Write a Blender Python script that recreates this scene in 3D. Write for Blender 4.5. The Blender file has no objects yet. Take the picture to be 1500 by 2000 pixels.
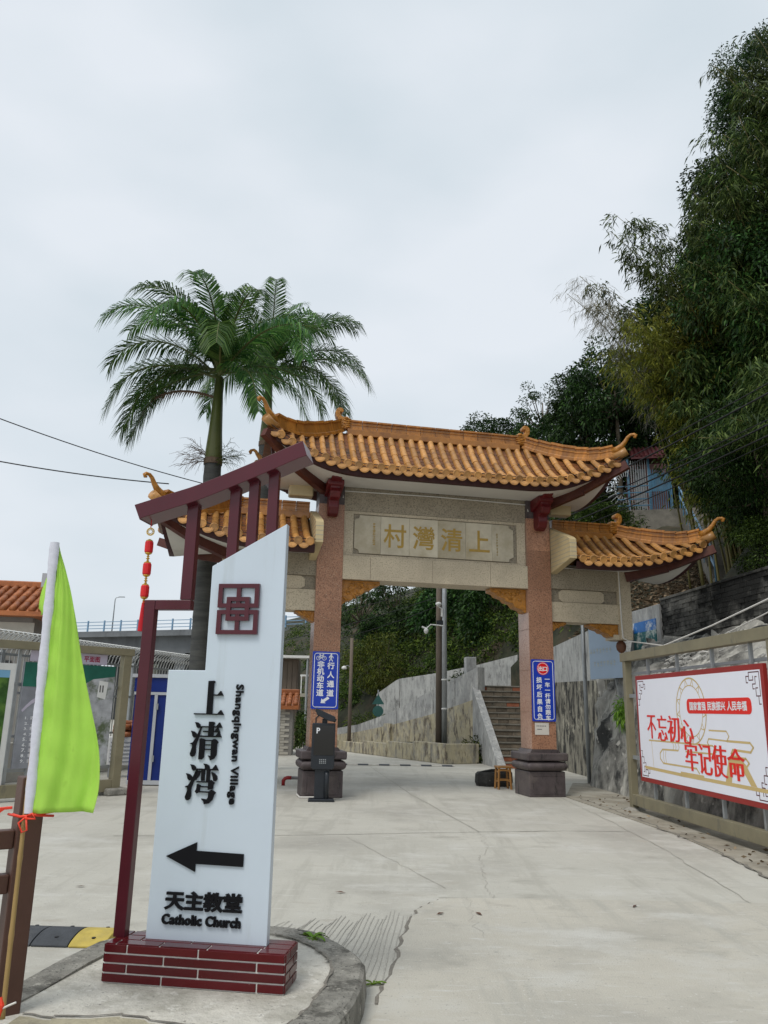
import bpy, bmesh, math, random
import numpy as np
from mathutils import Vector, Matrix, Quaternion
random.seed(7)
R_ = math.radians
scene = bpy.context.scene
col = scene.collection

# ------------------------------------------------------------------ camera
F_PX = 1520.0
PITCH = math.atan(385 / 1520.0)
ROLL = R_(1.15)
CAM = Vector((0, 0, 1.55))
FW = Vector((0, math.cos(PITCH), math.sin(PITCH)))
U0 = Vector((0, -math.sin(PITCH), math.cos(PITCH)))
RT = Vector((1, 0, 0)) * math.cos(ROLL) + U0 * math.sin(ROLL)
UP = Vector((-1, 0, 0)) * math.sin(ROLL) + U0 * math.cos(ROLL)
cd = bpy.data.cameras.new('camera')
cam = bpy.data.objects.new('camera', cd)
col.objects.link(cam)
cd.sensor_fit = 'VERTICAL'
cd.sensor_height = 36.0
cd.lens = 36.0 * F_PX / 2000.0
cd.clip_start = 0.05
cd.clip_end = 2000
m = Matrix.Identity(4)
for i in range(3):
    m[i][0] = RT[i]; m[i][1] = UP[i]; m[i][2] = -FW[i]; m[i][3] = CAM[i]
cam.matrix_world = m
scene.camera = cam

# ------------------------------------------------------------------ world, sun, exposure
SUN_EL, SUN_AZ = R_(58), R_(-35)          # azimuth measured from behind the camera, to its left
w = bpy.data.worlds.new('World')
scene.world = w
w.use_nodes = True
nt = w.node_tree
nt.nodes.clear()
out = nt.nodes.new('ShaderNodeOutputWorld')
bg = nt.nodes.new('ShaderNodeBackground')
bg.inputs['Strength'].default_value = 0.1
sky = nt.nodes.new('ShaderNodeTexSky')
sky.sky_type = 'NISHITA'
sky.sun_disc = False
sky.sun_elevation = SUN_EL
sky.sun_rotation = R_(180) + R_(35)
sky.dust_density = 4.0
tc = nt.nodes.new('ShaderNodeTexCoord')
mp = nt.nodes.new('ShaderNodeMapping')
mp.inputs['Scale'].default_value = (1.0, 1.0, 2.2)
mp.inputs['Rotation'].default_value = (0.2, 0.5, 0.3)
n1 = nt.nodes.new('ShaderNodeTexNoise')
n1.inputs['Scale'].default_value = 3.0
n1.inputs['Detail'].default_value = 6
n1.inputs['Roughness'].default_value = 0.4
rmp = nt.nodes.new('ShaderNodeValToRGB')
rmp.color_ramp.elements[0].position = 0.36
rmp.color_ramp.elements[0].color = (0.60, 0.672, 0.725, 1)
rmp.color_ramp.elements[1].position = 0.64
rmp.color_ramp.elements[1].color = (0.725, 0.77, 0.82, 1)
sc10 = nt.nodes.new('ShaderNodeVectorMath')
sc10.operation = 'SCALE'
sc10.inputs['Scale'].default_value = 10.0
mix = nt.nodes.new('ShaderNodeMix')
mix.data_type = 'RGBA'
mix.inputs['Factor'].default_value = 0.92
nt.links.new(tc.outputs['Generated'], mp.inputs['Vector'])
nt.links.new(mp.outputs['Vector'], n1.inputs['Vector'])
nt.links.new(n1.outputs['Fac'], rmp.inputs['Fac'])
nt.links.new(rmp.outputs['Color'], sc10.inputs[0])
nt.links.new(sky.outputs['Color'], mix.inputs['A'])
nt.links.new(sc10.outputs['Vector'], mix.inputs['B'])
nt.links.new(mix.outputs['Result'], bg.inputs['Color'])
nt.links.new(bg.outputs['Background'], out.inputs['Surface'])

sl = bpy.data.lights.new('sun', 'SUN')
sl.energy = 1.5
sl.angle = R_(22)
sl.color = (1.0, 0.96, 0.9)
sun = bpy.data.objects.new('sun', sl)
col.objects.link(sun)
sd = Vector((math.sin(SUN_AZ) * math.cos(SUN_EL), -math.cos(SUN_AZ) * math.cos(SUN_EL), math.sin(SUN_EL)))
sun.rotation_euler = sd.to_track_quat('Z', 'Y').to_euler()
sun.location = (0, -5, 20)
vs = scene.view_settings
vs.view_transform = 'Standard'
vs.look = 'None'
vs.gamma = 1.0
vs.exposure = 0.2
vs.use_curve_mapping = False
scene.cycles.max_bounces = 6
scene.cycles.transparent_max_bounces = 6

# ------------------------------------------------------------------ helpers
def ray(px, py):
    return FW + RT * ((px - 750) / F_PX) - UP * ((py - 1000) / F_PX)
def G(px, py, z=0.0):
    d = ray(px, py)
    return CAM + d * ((z - CAM.z) / d.z)
def at(px, py, Y):
    d = ray(px, py)
    return CAM + d * (Y / d.y)

class MB:
    def __init__(s):
        s.v = []; s.f = []
    def add(s, vs_, fs):
        o = len(s.v)
        s.v += [tuple(p) for p in vs_]
        s.f += [tuple(i + o for i in f) for f in fs]
        return s
    def box(s, x0, x1, y0, y1, z0, z1):
        return s.add([(x0,y0,z0),(x1,y0,z0),(x1,y1,z0),(x0,y1,z0),(x0,y0,z1),(x1,y0,z1),(x1,y1,z1),(x0,y1,z1)],
                     [(0,3,2,1),(4,5,6,7),(0,1,5,4),(1,2,6,5),(2,3,7,6),(3,0,4,7)])
    def beam(s, a, b, w, h, up=(0,0,1)):
        a = Vector(a); b = Vector(b); d = (b - a).normalized()
        x = d.cross(Vector(up))
        if x.length < 1e-4: x = d.cross(Vector((1, 0, 0)))
        x.normalize(); z = x.cross(d)
        q = []
        for p in (a, b):
            for sx, sz in ((-1,-1),(1,-1),(1,1),(-1,1)):
                q.append(p + x * (sx * w / 2) + z * (sz * h / 2))
        return s.add(q, [(0,1,2,3),(7,6,5,4),(0,4,5,1),(1,5,6,2),(2,6,7,3),(3,7,4,0)])
    def prism(s, poly, c0, c1, axes='xz'):
        """polygon in the two named axes, extruded along the third"""
        n = len(poly); ia = 'xyz'.index(axes[0]); ib = 'xyz'.index(axes[1]); ic = 3 - ia - ib
        q = []
        for c in (c0, c1):
            for a, b in poly:
                p = [0, 0, 0]; p[ia] = a; p[ib] = b; p[ic] = c
                q.append(p)
        return s.add(q, [tuple(range(n)), tuple(range(2*n-1, n-1, -1))] + [(i, i+n, (i+1) % n + n, (i+1) % n) for i in range(n)])
    def tube(s, path, r, n=8, cap=True):
        path = [Vector(p) for p in path]; k = len(path)
        rs = r if isinstance(r, (list, tuple)) else [r] * k
        q = []; fs = []
        ref = None
        for i, p in enumerate(path):
            d = (path[min(i+1, k-1)] - path[max(i-1, 0)]).normalized()
            if ref is None:
                ref = d.cross(Vector((0, 0, 1)))
                if ref.length < 1e-3: ref = d.cross(Vector((1, 0, 0)))
            x = (ref - d * ref.dot(d)).normalized(); ref = x; y = d.cross(x)
            for j in range(n):
                a = 2 * math.pi * j / n
                q.append(p + (x * math.cos(a) + y * math.sin(a)) * rs[i])
        for i in range(k - 1):
            for j in range(n):
                fs.append((i*n+j, i*n+(j+1) % n, (i+1)*n+(j+1) % n, (i+1)*n+j))
        if cap:
            fs.append(tuple(range(n-1, -1, -1))); fs.append(tuple(range((k-1)*n, k*n)))
        return s.add(q, fs)
    def lathe(s, prof, n=16, c=(0, 0, 0)):
        q = []; fs = []; k = len(prof)
        for r, z in prof:
            for j in range(n):
                a = 2 * math.pi * j / n
                q.append((c[0] + r * math.cos(a), c[1] + r * math.sin(a), c[2] + z))
        for i in range(k - 1):
            for j in range(n):
                fs.append((i*n+j, i*n+(j+1) % n, (i+1)*n+(j+1) % n, (i+1)*n+j))
        fs.append(tuple(range(n-1, -1, -1))); fs.append(tuple(range((k-1)*n, k*n)))
        return s.add(q, fs)
    def grid(s, pts):
        nu = len(pts); nv = len(pts[0])
        return s.add([p for row in pts for p in row],
                     [(i*nv+j, i*nv+j+1, (i+1)*nv+j+1, (i+1)*nv+j) for i in range(nu-1) for j in range(nv-1)])
    def ribbon(s, pts, wd, z=None):
        """flat strip on the ground along pts"""
        pts = [Vector(p) for p in pts]; L = []; Rr = []
        for i, p in enumerate(pts):
            d = pts[min(i+1, len(pts)-1)] - pts[max(i-1, 0)]
            d.z = 0; d.normalize(); nrm = Vector((-d.y, d.x, 0))
            ww = wd * (0.6 + 0.8 * random.random())
            q = p.copy()
            if z is not None: q.z = z
            L.append(q + nrm * ww / 2); Rr.append(q - nrm * ww / 2)
        return s.grid([L, Rr])
    def mesh(s, name, smooth=False, recalc=True):
        me = bpy.data.meshes.new(name)
        me.from_pydata(s.v, [], s.f)
        if recalc:
            bm = bmesh.new(); bm.from_mesh(me)
            bmesh.ops.recalc_face_normals(bm, faces=bm.faces)
            bm.to_mesh(me); bm.free()
        if smooth:
            me.polygons.foreach_set('use_smooth', [True] * len(me.polygons))
        me.update()
        return me
    def build(s, name, mt, parent=None, smooth=False, bevel=0, recalc=True, loc=None, rot=None):
        me = s.mesh(name, smooth, recalc)
        me.materials.append(mt)
        return link(name, me, parent, bevel, loc, rot)

def link(name, me, parent=None, bevel=0, loc=None, rot=None, scale=None):
    o = bpy.data.objects.new(name, me)
    col.objects.link(o)
    if parent: o.parent = parent
    if loc is not None: o.location = loc
    if rot is not None: o.rotation_euler = rot
    if scale is not None: o.scale = scale
    if bevel:
        b = o.modifiers.new('bevel', 'BEVEL'); b.width = bevel; b.segments = 2; b.limit_method = 'ANGLE'; b.angle_limit = R_(35)
    return o
def tag(o, label, cat, group=None):
    o['label'] = label; o['category'] = cat
    if group: o['group'] = group
    return o
def struct(o):
    o['kind'] = 'structure'; return o
def stuff(o):
    o['kind'] = 'stuff'; return o
def thing(name, label, cat, loc=(0, 0, 0), rz=0.0, group=None):
    o = bpy.data.objects.new(name, None)
    col.objects.link(o)
    o.location = loc; o.rotation_euler = (0, 0, rz); o.empty_display_size = 0.2
    return tag(o, label, cat, group)
def basis(o, x, y, z, p):
    mm = Matrix.Identity(4)
    for i in range(3):
        mm[i][0] = x[i]; mm[i][1] = y[i]; mm[i][2] = z[i]; mm[i][3] = p[i]
    o.matrix_local = mm

# ------------------------------------------------------------------ materials
def mat(name, c, rough=0.65, var=0.12, scale=6.0, c2=None, c2lo=0.5, c2hi=0.7, bump=0.0, bscale=60.0, metal=0.0,
        streak=None, rand=0.0, spec=0.4, stretch=(1, 1, 1), speck=None, coat=0.0, sss=0.0, grain=None, world=False, extra=(), sz=0.3):
    M = bpy.data.materials.new(name); M.use_nodes = True
    nt = M.node_tree; N = nt.nodes; L = nt.links
    b = N['Principled BSDF']
    b.inputs['Roughness'].default_value = rough
    b.inputs['Metallic'].default_value = metal
    b.inputs['Specular IOR Level'].default_value = spec
    b.inputs['Coat Weight'].default_value = coat
    b.inputs['Coat Roughness'].default_value = 0.08
    t = N.new('ShaderNodeTexCoord')
    if world:
        gm = N.new('ShaderNodeNewGeometry'); src = gm.outputs['Position']
    else:
        src = t.outputs['Object']
    if rand:
        oi = N.new('ShaderNodeObjectInfo')
        ad = N.new('ShaderNodeVectorMath'); ad.operation = 'ADD'
        sc = N.new('ShaderNodeVectorMath'); sc.operation = 'SCALE'; sc.inputs['Scale'].default_value = 37.0
        cx = N.new('ShaderNodeCombineXYZ')
        for k in range(3): L.new(oi.outputs['Random'], cx.inputs[k])
        L.new(cx.outputs[0], sc.inputs[0]); L.new(src, ad.inputs[0]); L.new(sc.outputs[0], ad.inputs[1])
        if not world: src = ad.outputs[0]
    mpn = N.new('ShaderNodeMapping'); mpn.inputs['Scale'].default_value = stretch
    L.new(src, mpn.inputs['Vector'])
    def noise(s, d=5, r=0.6, vec=None):
        n = N.new('ShaderNodeTexNoise'); n.inputs['Scale'].default_value = s; n.inputs['Detail'].default_value = d
        n.inputs['Roughness'].default_value = r
        L.new(vec if vec is not None else mpn.outputs[0], n.inputs['Vector']); return n.outputs['Fac']
    def ramp(f, lo, hi, ca=(0, 0, 0, 1), cb=(1, 1, 1, 1)):
        r = N.new('ShaderNodeValToRGB'); e = r.color_ramp.elements
        e[0].position = lo; e[1].position = hi; e[0].color = ca; e[1].color = cb
        L.new(f, r.inputs['Fac']); return r.outputs['Color']
    def mixc(f, A, B, mode='MIX'):
        x = N.new('ShaderNodeMix'); x.data_type = 'RGBA'; x.blend_type = mode
        for so, k in ((f, 'Factor'), (A, 'A'), (B, 'B')):
            if isinstance(so, (int, float)): x.inputs[k].default_value = so
            elif isinstance(so, tuple): x.inputs[k].default_value = so
            else: L.new(so, x.inputs[k])
        return x.outputs['Result']
    lo = tuple(max(0, k * (1 - var)) for k in c) + (1,); hi = tuple(min(1, k * (1 + var)) for k in c) + (1,)
    cur = ramp(noise(scale), 0.3, 0.7, lo, hi)
    if c2 is not None:
        cur = mixc(ramp(noise(scale * 0.37, 8, 0.68), c2lo, c2hi), cur, tuple(c2) + (1,))
    if grain is not None:      # fine two-colour grain, as in granite
        cur = mixc(ramp(noise(grain[0], 2, 0.8), grain[2], grain[3]), cur, tuple(grain[1]) + (1,))
    if streak is not None:     # stains that run down a wall: (colour, lo, hi, scale)
        m2 = N.new('ShaderNodeMapping'); m2.inputs['Scale'].default_value = (1, 1, sz)
        L.new(src, m2.inputs['Vector'])
        f1 = noise(streak[3], 7, 0.65, m2.outputs[0])
        cur = mixc(ramp(f1, streak[1], streak[2]), cur, tuple(streak[0]) + (1,))
        if len(streak) > 4:
            m3 = N.new('ShaderNodeMapping'); m3.inputs['Scale'].default_value = (1, 1, min(1, sz * 2)); m3.inputs['Location'].default_value = (7, 3, 5)
            L.new(src, m3.inputs['Vector'])
            f2 = noise(streak[3] * 0.6, 8, 0.7, m3.outputs[0])
            cur = mixc(ramp(f2, streak[5], streak[6]), cur, tuple(streak[4]) + (1,))
    for (ec, es, elo, ehi, est) in extra:
        mE = N.new('ShaderNodeMapping'); mE.inputs['Scale'].default_value = est; mE.inputs['Location'].default_value = (es, es * 2, 3)
        L.new(src, mE.inputs['Vector'])
        cur = mixc(ramp(noise(es, 8, 0.66, mE.outputs[0]), elo, ehi), cur, tuple(ec) + (1,))
    if speck is not None:
        cur = mixc(ramp(noise(speck[0], 2, 0.5), speck[2], speck[2] + 0.06), cur, tuple(speck[1]) + (1,))
    if rand:
        h = N.new('ShaderNodeHueSaturation')
        mr = N.new('ShaderNodeMapRange'); mr.inputs['To Min'].default_value = 1 - rand; mr.inputs['To Max'].default_value = 1 + rand
        L.new(oi.outputs['Random'], mr.inputs['Value']); L.new(mr.outputs[0], h.inputs['Value'])
        L.new(cur, h.inputs['Color']); cur = h.outputs['Color']
    L.new(cur, b.inputs['Base Color'])
    if bump:
        bn = N.new('ShaderNodeBump'); bn.inputs['Strength'].default_value = min(1, bump); bn.inputs['Distance'].default_value = 0.02
        L.new(noise(bscale, 6, 0.65), bn.inputs['Height']); L.new(bn.outputs[0], b.inputs['Normal'])
    return M

def leafmat(name, ca, cb, rough=0.5, trans=0.25):
    M = bpy.data.materials.new(name); M.use_nodes = True
    nt = M.node_tree; N = nt.nodes; L = nt.links
    b = N['Principled BSDF']; b.inputs['Roughness'].default_value = rough; b.inputs['Specular IOR Level'].default_value = 0.16
    g = N.new('ShaderNodeNewGeometry'); oi = N.new('ShaderNodeObjectInfo')
    r = N.new('ShaderNodeValToRGB'); e = r.color_ramp.elements
    e[0].color = tuple(ca) + (1,); e[1].color = tuple(min(0.6, k * 1.5) for k in cb) + (1,)
    em = r.color_ramp.elements.new(0.72); em.color = tuple(0.45 * p_ + 0.55 * q_ for p_, q_ in zip(ca, cb)) + (1,)
    L.new(g.outputs['Random Per Island'], r.inputs['Fac'])
    h = N.new('ShaderNodeHueSaturation')
    mr = N.new('ShaderNodeMapRange'); mr.inputs['To Min'].default_value = 0.7; mr.inputs['To Max'].default_value = 1.3
    mh = N.new('ShaderNodeMapRange'); mh.inputs['To Min'].default_value = 0.482; mh.inputs['To Max'].default_value = 0.515
    L.new(oi.outputs['Random'], mr.inputs['Value']); L.new(mr.outputs[0], h.inputs['Value'])
    L.new(oi.outputs['Random'], mh.inputs['Value']); L.new(mh.outputs[0], h.inputs['Hue'])
    L.new(r.outputs['Color'], h.inputs['Color']); L.new(h.outputs['Color'], b.inputs['Base Color'])
    tr = N.new('ShaderNodeBsdfTranslucent'); L.new(h.outputs['Color'], tr.inputs['Color'])
    mx = N.new('ShaderNodeMixShader'); mx.inputs[0].default_value = trans
    L.new(b.outputs[0], mx.inputs[1]); L.new(tr.outputs[0], mx.inputs[2])
    L.new(mx.outputs[0], N['Material Output'].inputs['Surface'])
    return M

M = {}
CONC = [((0.36, 0.345, 0.305), 0.35, 0.50, 0.66, (1, 1, 1)), ((0.35, 0.335, 0.29), 1.3, 0.56, 0.72, (1, 1.4, 1)), ((0.41, 0.395, 0.345), 0.9, 0.52, 0.64, (4.0, 0.35, 1)), ((0.54, 0.53, 0.485), 0.9, 0.54, 0.70, (1, 1.6, 1)), ((0.40, 0.375, 0.32), 2.6, 0.58, 0.74, (1, 2.2, 1)),
        ((0.55, 0.54, 0.50), 7.0, 0.58, 0.70, (0.5, 2.5, 1)), ((0.33, 0.32, 0.285), 16.0, 0.62, 0.70, (0.6, 1.8, 1)), ((0.60, 0.59, 0.55), 34.0, 0.62, 0.70, (1, 1, 1)), ((0.30, 0.22, 0.17), 0.8, 0.68, 0.82, (1, 1, 1))]
M['ground'] = mat('concrete_ground', (0.475, 0.46, 0.405), 0.85, 0.08, 0.55, bump=0.3, bscale=55, extra=CONC, speck=(42, (0.27, 0.26, 0.23), 0.68))
M['slab'] = mat('concrete_slab', (0.485, 0.46, 0.395), 0.85, 0.08, 0.8, bump=0.35, bscale=70, extra=CONC, speck=(60, (0.30, 0.29, 0.26), 0.67))
M['crack'] = mat('crack_dark', (0.19, 0.175, 0.15), 0.95, 0.3, 20)
M['joint'] = mat('joint_grey', (0.36, 0.345, 0.30), 0.95, 0.2, 20)
M['groove'] = mat('groove_grey', (0.38, 0.365, 0.325), 0.95, 0.2, 20)
M['dirt'] = mat('dirt_verge', (0.27, 0.245, 0.195), 0.95, 0.3, 3, c2=(0.40, 0.375, 0.315), c2lo=0.45, c2hi=0.62, bump=0.6, bscale=40)
M['kerb'] = mat('kerb_concrete', (0.25, 0.24, 0.21), 0.9, 0.3, 9, extra=[((0.11, 0.105, 0.09), 5.0, 0.52, 0.62, (1, 1, 1)), ((0.42, 0.40, 0.35), 13.0, 0.58, 0.66, (1, 1, 1)), ((0.07, 0.07, 0.06), 28.0, 0.62, 0.68, (1, 1, 1))], c2=(0.36, 0.34, 0.30), c2lo=0.48, c2hi=0.66, bump=1.0, bscale=30, speck=(70, (0.06, 0.06, 0.055), 0.64))
M['plaster'] = mat('island_plaster', (0.58, 0.555, 0.49), 0.85, 0.10, 6, extra=[((0.40, 0.38, 0.325), 3.0, 0.50, 0.64, (1, 1, 1)), ((0.66, 0.64, 0.58), 12.0, 0.56, 0.68, (1, 1, 1)), ((0.30, 0.28, 0.24), 24.0, 0.63, 0.70, (1, 1, 1))], c2=(0.44, 0.42, 0.37), c2lo=0.5, c2hi=0.7, bump=0.9, bscale=22, speck=(40, (0.25, 0.24, 0.22), 0.68))
M['oldcon'] = mat('old_yellow_concrete', (0.42, 0.38, 0.27), 0.9, 0.25, 10, c2=(0.22, 0.2, 0.16), c2lo=0.5, c2hi=0.68, bump=0.7, bscale=60)
M['maroon'] = mat('maroon_paint', (0.075, 0.006, 0.014), 0.28, 0.12, 3, spec=0.5)
M['maroon_tile'] = mat('maroon_glazed_tile', (0.085, 0.005, 0.008), 0.2, 0.15, 4, spec=0.35, rand=0.18, speck=(120, (0.3, 0.2, 0.18), 0.76))
M['grout'] = mat('white_grout', (0.72, 0.70, 0.66), 0.9, 0.1, 20)
M['acrylic'] = mat('white_sign_panel', (0.56, 0.635, 0.715), 0.28, 0.02, 2.5, c2=(0.52, 0.59, 0.655), c2lo=0.5, c2hi=0.9, spec=0.4, streak=((0.44, 0.49, 0.52), 0.58, 0.85, 7, (0.40, 0.43, 0.44), 0.62, 0.85), sz=0.08)
M['acrylic_edge'] = M['acrylic']
M['black'] = mat('black_letter', (0.006, 0.006, 0.008), 0.5, 0.1, 10, spec=0.15)
M['brown'] = mat('brown_fence_paint', (0.085, 0.040, 0.028), 0.5, 0.12, 5, bump=0.1, bscale=60)
M['bamboo'] = mat('bamboo_cane', (0.36, 0.24, 0.09), 0.5, 0.2, 12, stretch=(1, 1, 0.2))
M['flag'] = mat('lime_flag_cloth', (0.58, 0.86, 0.17), 0.8, 0.07, 3, speck=(14, (0.22, 0.36, 0.04), 0.735), spec=0.1, bump=0.12, bscale=420, extra=[((0.36, 0.60, 0.08), 5.0, 0.58, 0.74, (1, 1, 0.5))])
def add_translucent(Mt, f):
    N = Mt.node_tree.nodes; L = Mt.node_tree.links; b = N['Principled BSDF']
    tr = N.new('ShaderNodeBsdfTranslucent'); mx = N.new('ShaderNodeMixShader'); mx.inputs[0].default_value = f
    L.new(b.inputs['Base Color'].links[0].from_socket, tr.inputs['Color'])
    L.new(b.outputs[0], mx.inputs[1]); L.new(tr.outputs[0], mx.inputs[2]); L.new(mx.outputs[0], N['Material Output'].inputs['Surface'])
add_translucent(M['flag'], 0.45)
M['sleeve'] = mat('white_flag_sleeve', (0.62, 0.63, 0.70), 0.75, 0.06, 30, stretch=(1, 1, 2), spec=0.1)
M['redplastic'] = mat('red_ribbon', (0.75, 0.05, 0.02), 0.4, 0.15, 10)
M['rubber'] = mat('black_rubber', (0.055, 0.06, 0.068), 0.8, 0.2, 8, bump=0.4, bscale=30, c2=(0.11, 0.11, 0.11), c2lo=0.5, c2hi=0.75)
M['yellow'] = mat('yellow_rubber', (0.52, 0.40, 0.09), 0.75, 0.2, 8, bump=0.4, bscale=30, c2=(0.38, 0.31, 0.12), c2lo=0.5, c2hi=0.7)
M['whiterub'] = mat('pale_rubber', (0.45, 0.43, 0.38), 0.8, 0.2, 8)
M['lantern'] = mat('red_lantern', (0.62, 0.012, 0.016), 0.5, 0.1, 20)
M['gold'] = mat('gold_trim', (0.62, 0.40, 0.08), 0.3, 0.15, 20, metal=0.75)
M['tassel'] = mat('red_tassel', (0.55, 0.010, 0.02), 0.7, 0.25, 60, stretch=(1, 1, 0.1))
M['granite_red'] = mat('red_granite', (0.41, 0.21, 0.125), 0.4, 0.2, 1.6, c2=(0.32, 0.155, 0.092), c2lo=0.45, c2hi=0.7, grain=(42, (0.20, 0.10, 0.062), 0.50, 0.62), speck=(50, (0.52, 0.36, 0.25), 0.64), rand=0.12, spec=0.4)
M['granite_side'] = mat('polished_red_granite', (0.42, 0.26, 0.19), 0.2, 0.15, 2.5, grain=(34, (0.31, 0.17, 0.12), 0.5, 0.62), spec=0.5)
M['granite_yel'] = mat('yellow_granite', (0.56, 0.475, 0.345), 0.55, 0.10, 2.2, c2=(0.42, 0.355, 0.255), c2lo=0.48, c2hi=0.75, grain=(40, (0.34, 0.28, 0.20), 0.52, 0.64), speck=(50, (0.66, 0.58, 0.46), 0.66))
M['granite_dark'] = mat('grey_granite', (0.31, 0.265, 0.195), 0.6, 0.12, 3, grain=(36, (0.18, 0.15, 0.11), 0.5, 0.62), rand=0.10)
M['marble'] = mat('beige_marble', (0.58, 0.515, 0.39), 0.35, 0.15, 2.2, c2=(0.38, 0.31, 0.19), c2lo=0.45, c2hi=0.68, rand=0.10)
M['goldpaint'] = mat('gold_paint', (0.42, 0.265, 0.05), 0.45, 0.12, 20)
M['goldfaint'] = mat('faded_gold_paint', (0.34, 0.24, 0.09), 0.5, 0.12, 20)
M['base_stone'] = mat('dark_mauve_stone', (0.078, 0.062, 0.063), 0.5, 0.25, 5, c2=(0.14, 0.115, 0.105), c2lo=0.5, c2hi=0.72, bump=0.35, bscale=35, streak=((0.022, 0.02, 0.02), 0.58, 0.68, 8), speck=(60, (0.25, 0.17, 0.09), 0.72))
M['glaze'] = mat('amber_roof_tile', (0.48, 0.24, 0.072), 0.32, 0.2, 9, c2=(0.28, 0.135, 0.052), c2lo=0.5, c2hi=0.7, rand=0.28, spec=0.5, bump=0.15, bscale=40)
M['glaze_pan_shaded'] = mat('shaded_amber_pan_tile', (0.17, 0.06, 0.016), 0.45, 0.3, 9, c2=(0.05, 0.03, 0.018), c2lo=0.46, c2hi=0.66, spec=0.5)  # amber darkened: the shade between cover rows is put into this colour
M['glaze_ridge'] = mat('ochre_ridge_tile', (0.40, 0.165, 0.030), 0.28, 0.2, 6, c2=(0.22, 0.088, 0.025), c2lo=0.47, c2hi=0.70, rand=0.2, spec=0.5)
M['carve'] = mat('ochre_carved_tile', (0.40, 0.165, 0.02), 0.28, 0.3, 14, bump=1.0, bscale=16, spec=0.5)
M['soffit'] = mat('white_soffit', (0.60, 0.58, 0.54), 0.85, 0.05, 2, c2=(0.44, 0.42, 0.38), c2lo=0.58, c2hi=0.8)
M['fascia'] = mat('dark_red_fascia', (0.045, 0.012, 0.012), 0.6, 0.25, 8)
M['rafter'] = mat('red_brown_beam', (0.085, 0.022, 0.014), 0.5, 0.25, 6, c2=(0.15, 0.06, 0.03), c2lo=0.55, c2hi=0.75)
M['bracket'] = mat('red_bracket', (0.11, 0.010, 0.012), 0.35, 0.2, 6)
M['cream'] = mat('cream_tile', (0.55, 0.44, 0.25), 0.45, 0.06, 4, rand=0.06)
M['cable_white'] = mat('white_cable', (0.68, 0.66, 0.62), 0.6, 0.05, 8)
M['cable'] = mat('black_cable', (0.012, 0.013, 0.015), 0.6, 0.1, 8)
M['signblue'] = mat('blue_sign', (0.010, 0.045, 0.42), 0.35, 0.04, 3)
M['signwhite'] = mat('white_print', (0.80, 0.81, 0.84), 0.4, 0.02, 3)
M['signred'] = mat('red_print', (0.70, 0.010, 0.012), 0.4, 0.04, 3)
M['paper'] = mat('paper_notice', (0.62, 0.58, 0.52), 0.8, 0.06, 10)
M['greyink'] = mat('grey_print', (0.12, 0.12, 0.12), 0.7, 0.1, 10)
M['kiosk'] = mat('charcoal_kiosk_metal', (0.018, 0.022, 0.028), 0.4, 0.1, 5)
M['screen'] = mat('dark_glass_screen', (0.008, 0.007, 0.007), 0.08, 0.1, 2, spec=0.6)
M['steel'] = mat('champagne_steel_frame', (0.28, 0.25, 0.165), 0.5, 0.12, 2.5, c2=(0.20, 0.185, 0.13), c2lo=0.5, c2hi=0.75, metal=0.35, streak=((0.16, 0.15, 0.12), 0.58, 0.72, 6))
M['galv'] = mat('galvanised_steel', (0.36, 0.38, 0.39), 0.45, 0.12, 6, metal=0.5)
M['grate'] = mat('pale_railing_steel', (0.50, 0.51, 0.50), 0.4, 0.1, 6, metal=0.5)
M['bbwhite'] = mat('billboard_print_white', (0.85, 0.86, 0.94), 0.45, 0.02, 2)
M['bbred'] = mat('billboard_red_border', (0.30, 0.022, 0.018), 0.45, 0.06, 3)
M['bbgold'] = mat('billboard_gold_print', (0.62, 0.46, 0.20), 0.5, 0.03, 3)
M['bbtext'] = mat('billboard_red_text', (0.78, 0.022, 0.012), 0.45, 0.06, 3)
M['bbfret'] = mat('billboard_maroon_fret', (0.10, 0.012, 0.02), 0.5, 0.06, 3)
M['wall_grey'] = mat('grey_rendered_wall', (0.33, 0.335, 0.33), 0.9, 0.14, 1.5, streak=((0.48, 0.48, 0.46), 0.48, 0.64, 6.5, (0.17, 0.17, 0.165), 0.52, 0.70), extra=[((0.20, 0.20, 0.195), 14.0, 0.56, 0.70, (1, 1, 0.2)), ((0.55, 0.55, 0.53), 22.0, 0.60, 0.72, (1, 1, 0.3))], bump=0.4, bscale=14, world=True)
M['wall_cream'] = mat('cream_peeling_wall', (0.43, 0.385, 0.265), 0.9, 0.14, 1.5, streak=((0.13, 0.11, 0.085), 0.50, 0.60, 6.0, (0.27, 0.26, 0.23), 0.46, 0.64), extra=[((0.50, 0.45, 0.33), 11.0, 0.54, 0.66, (1, 1, 0.3)), ((0.10, 0.09, 0.07), 20.0, 0.62, 0.72, (1, 1, 0.25))], bump=0.5, bscale=14, world=True)
M['wall_pale'] = mat('pale_weathered_wall', (0.42, 0.425, 0.41), 0.9, 0.12, 1.2, streak=((0.24, 0.245, 0.24), 0.46, 0.66, 5.5, (0.13, 0.13, 0.125), 0.55, 0.72), extra=[((0.17, 0.17, 0.165), 14.0, 0.57, 0.70, (1, 1, 0.2)), ((0.55, 0.55, 0.53), 20.0, 0.58, 0.70, (1, 1, 0.3))], bump=0.4, bscale=12, world=True)
M['wall_dark'] = mat('black_stained_wall', (0.25, 0.235, 0.19), 0.92, 0.2, 1.4, streak=((0.028, 0.028, 0.026), 0.44, 0.57, 4.5, (0.40, 0.375, 0.30), 0.54, 0.62), bump=0.7, bscale=10, world=True)
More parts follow.
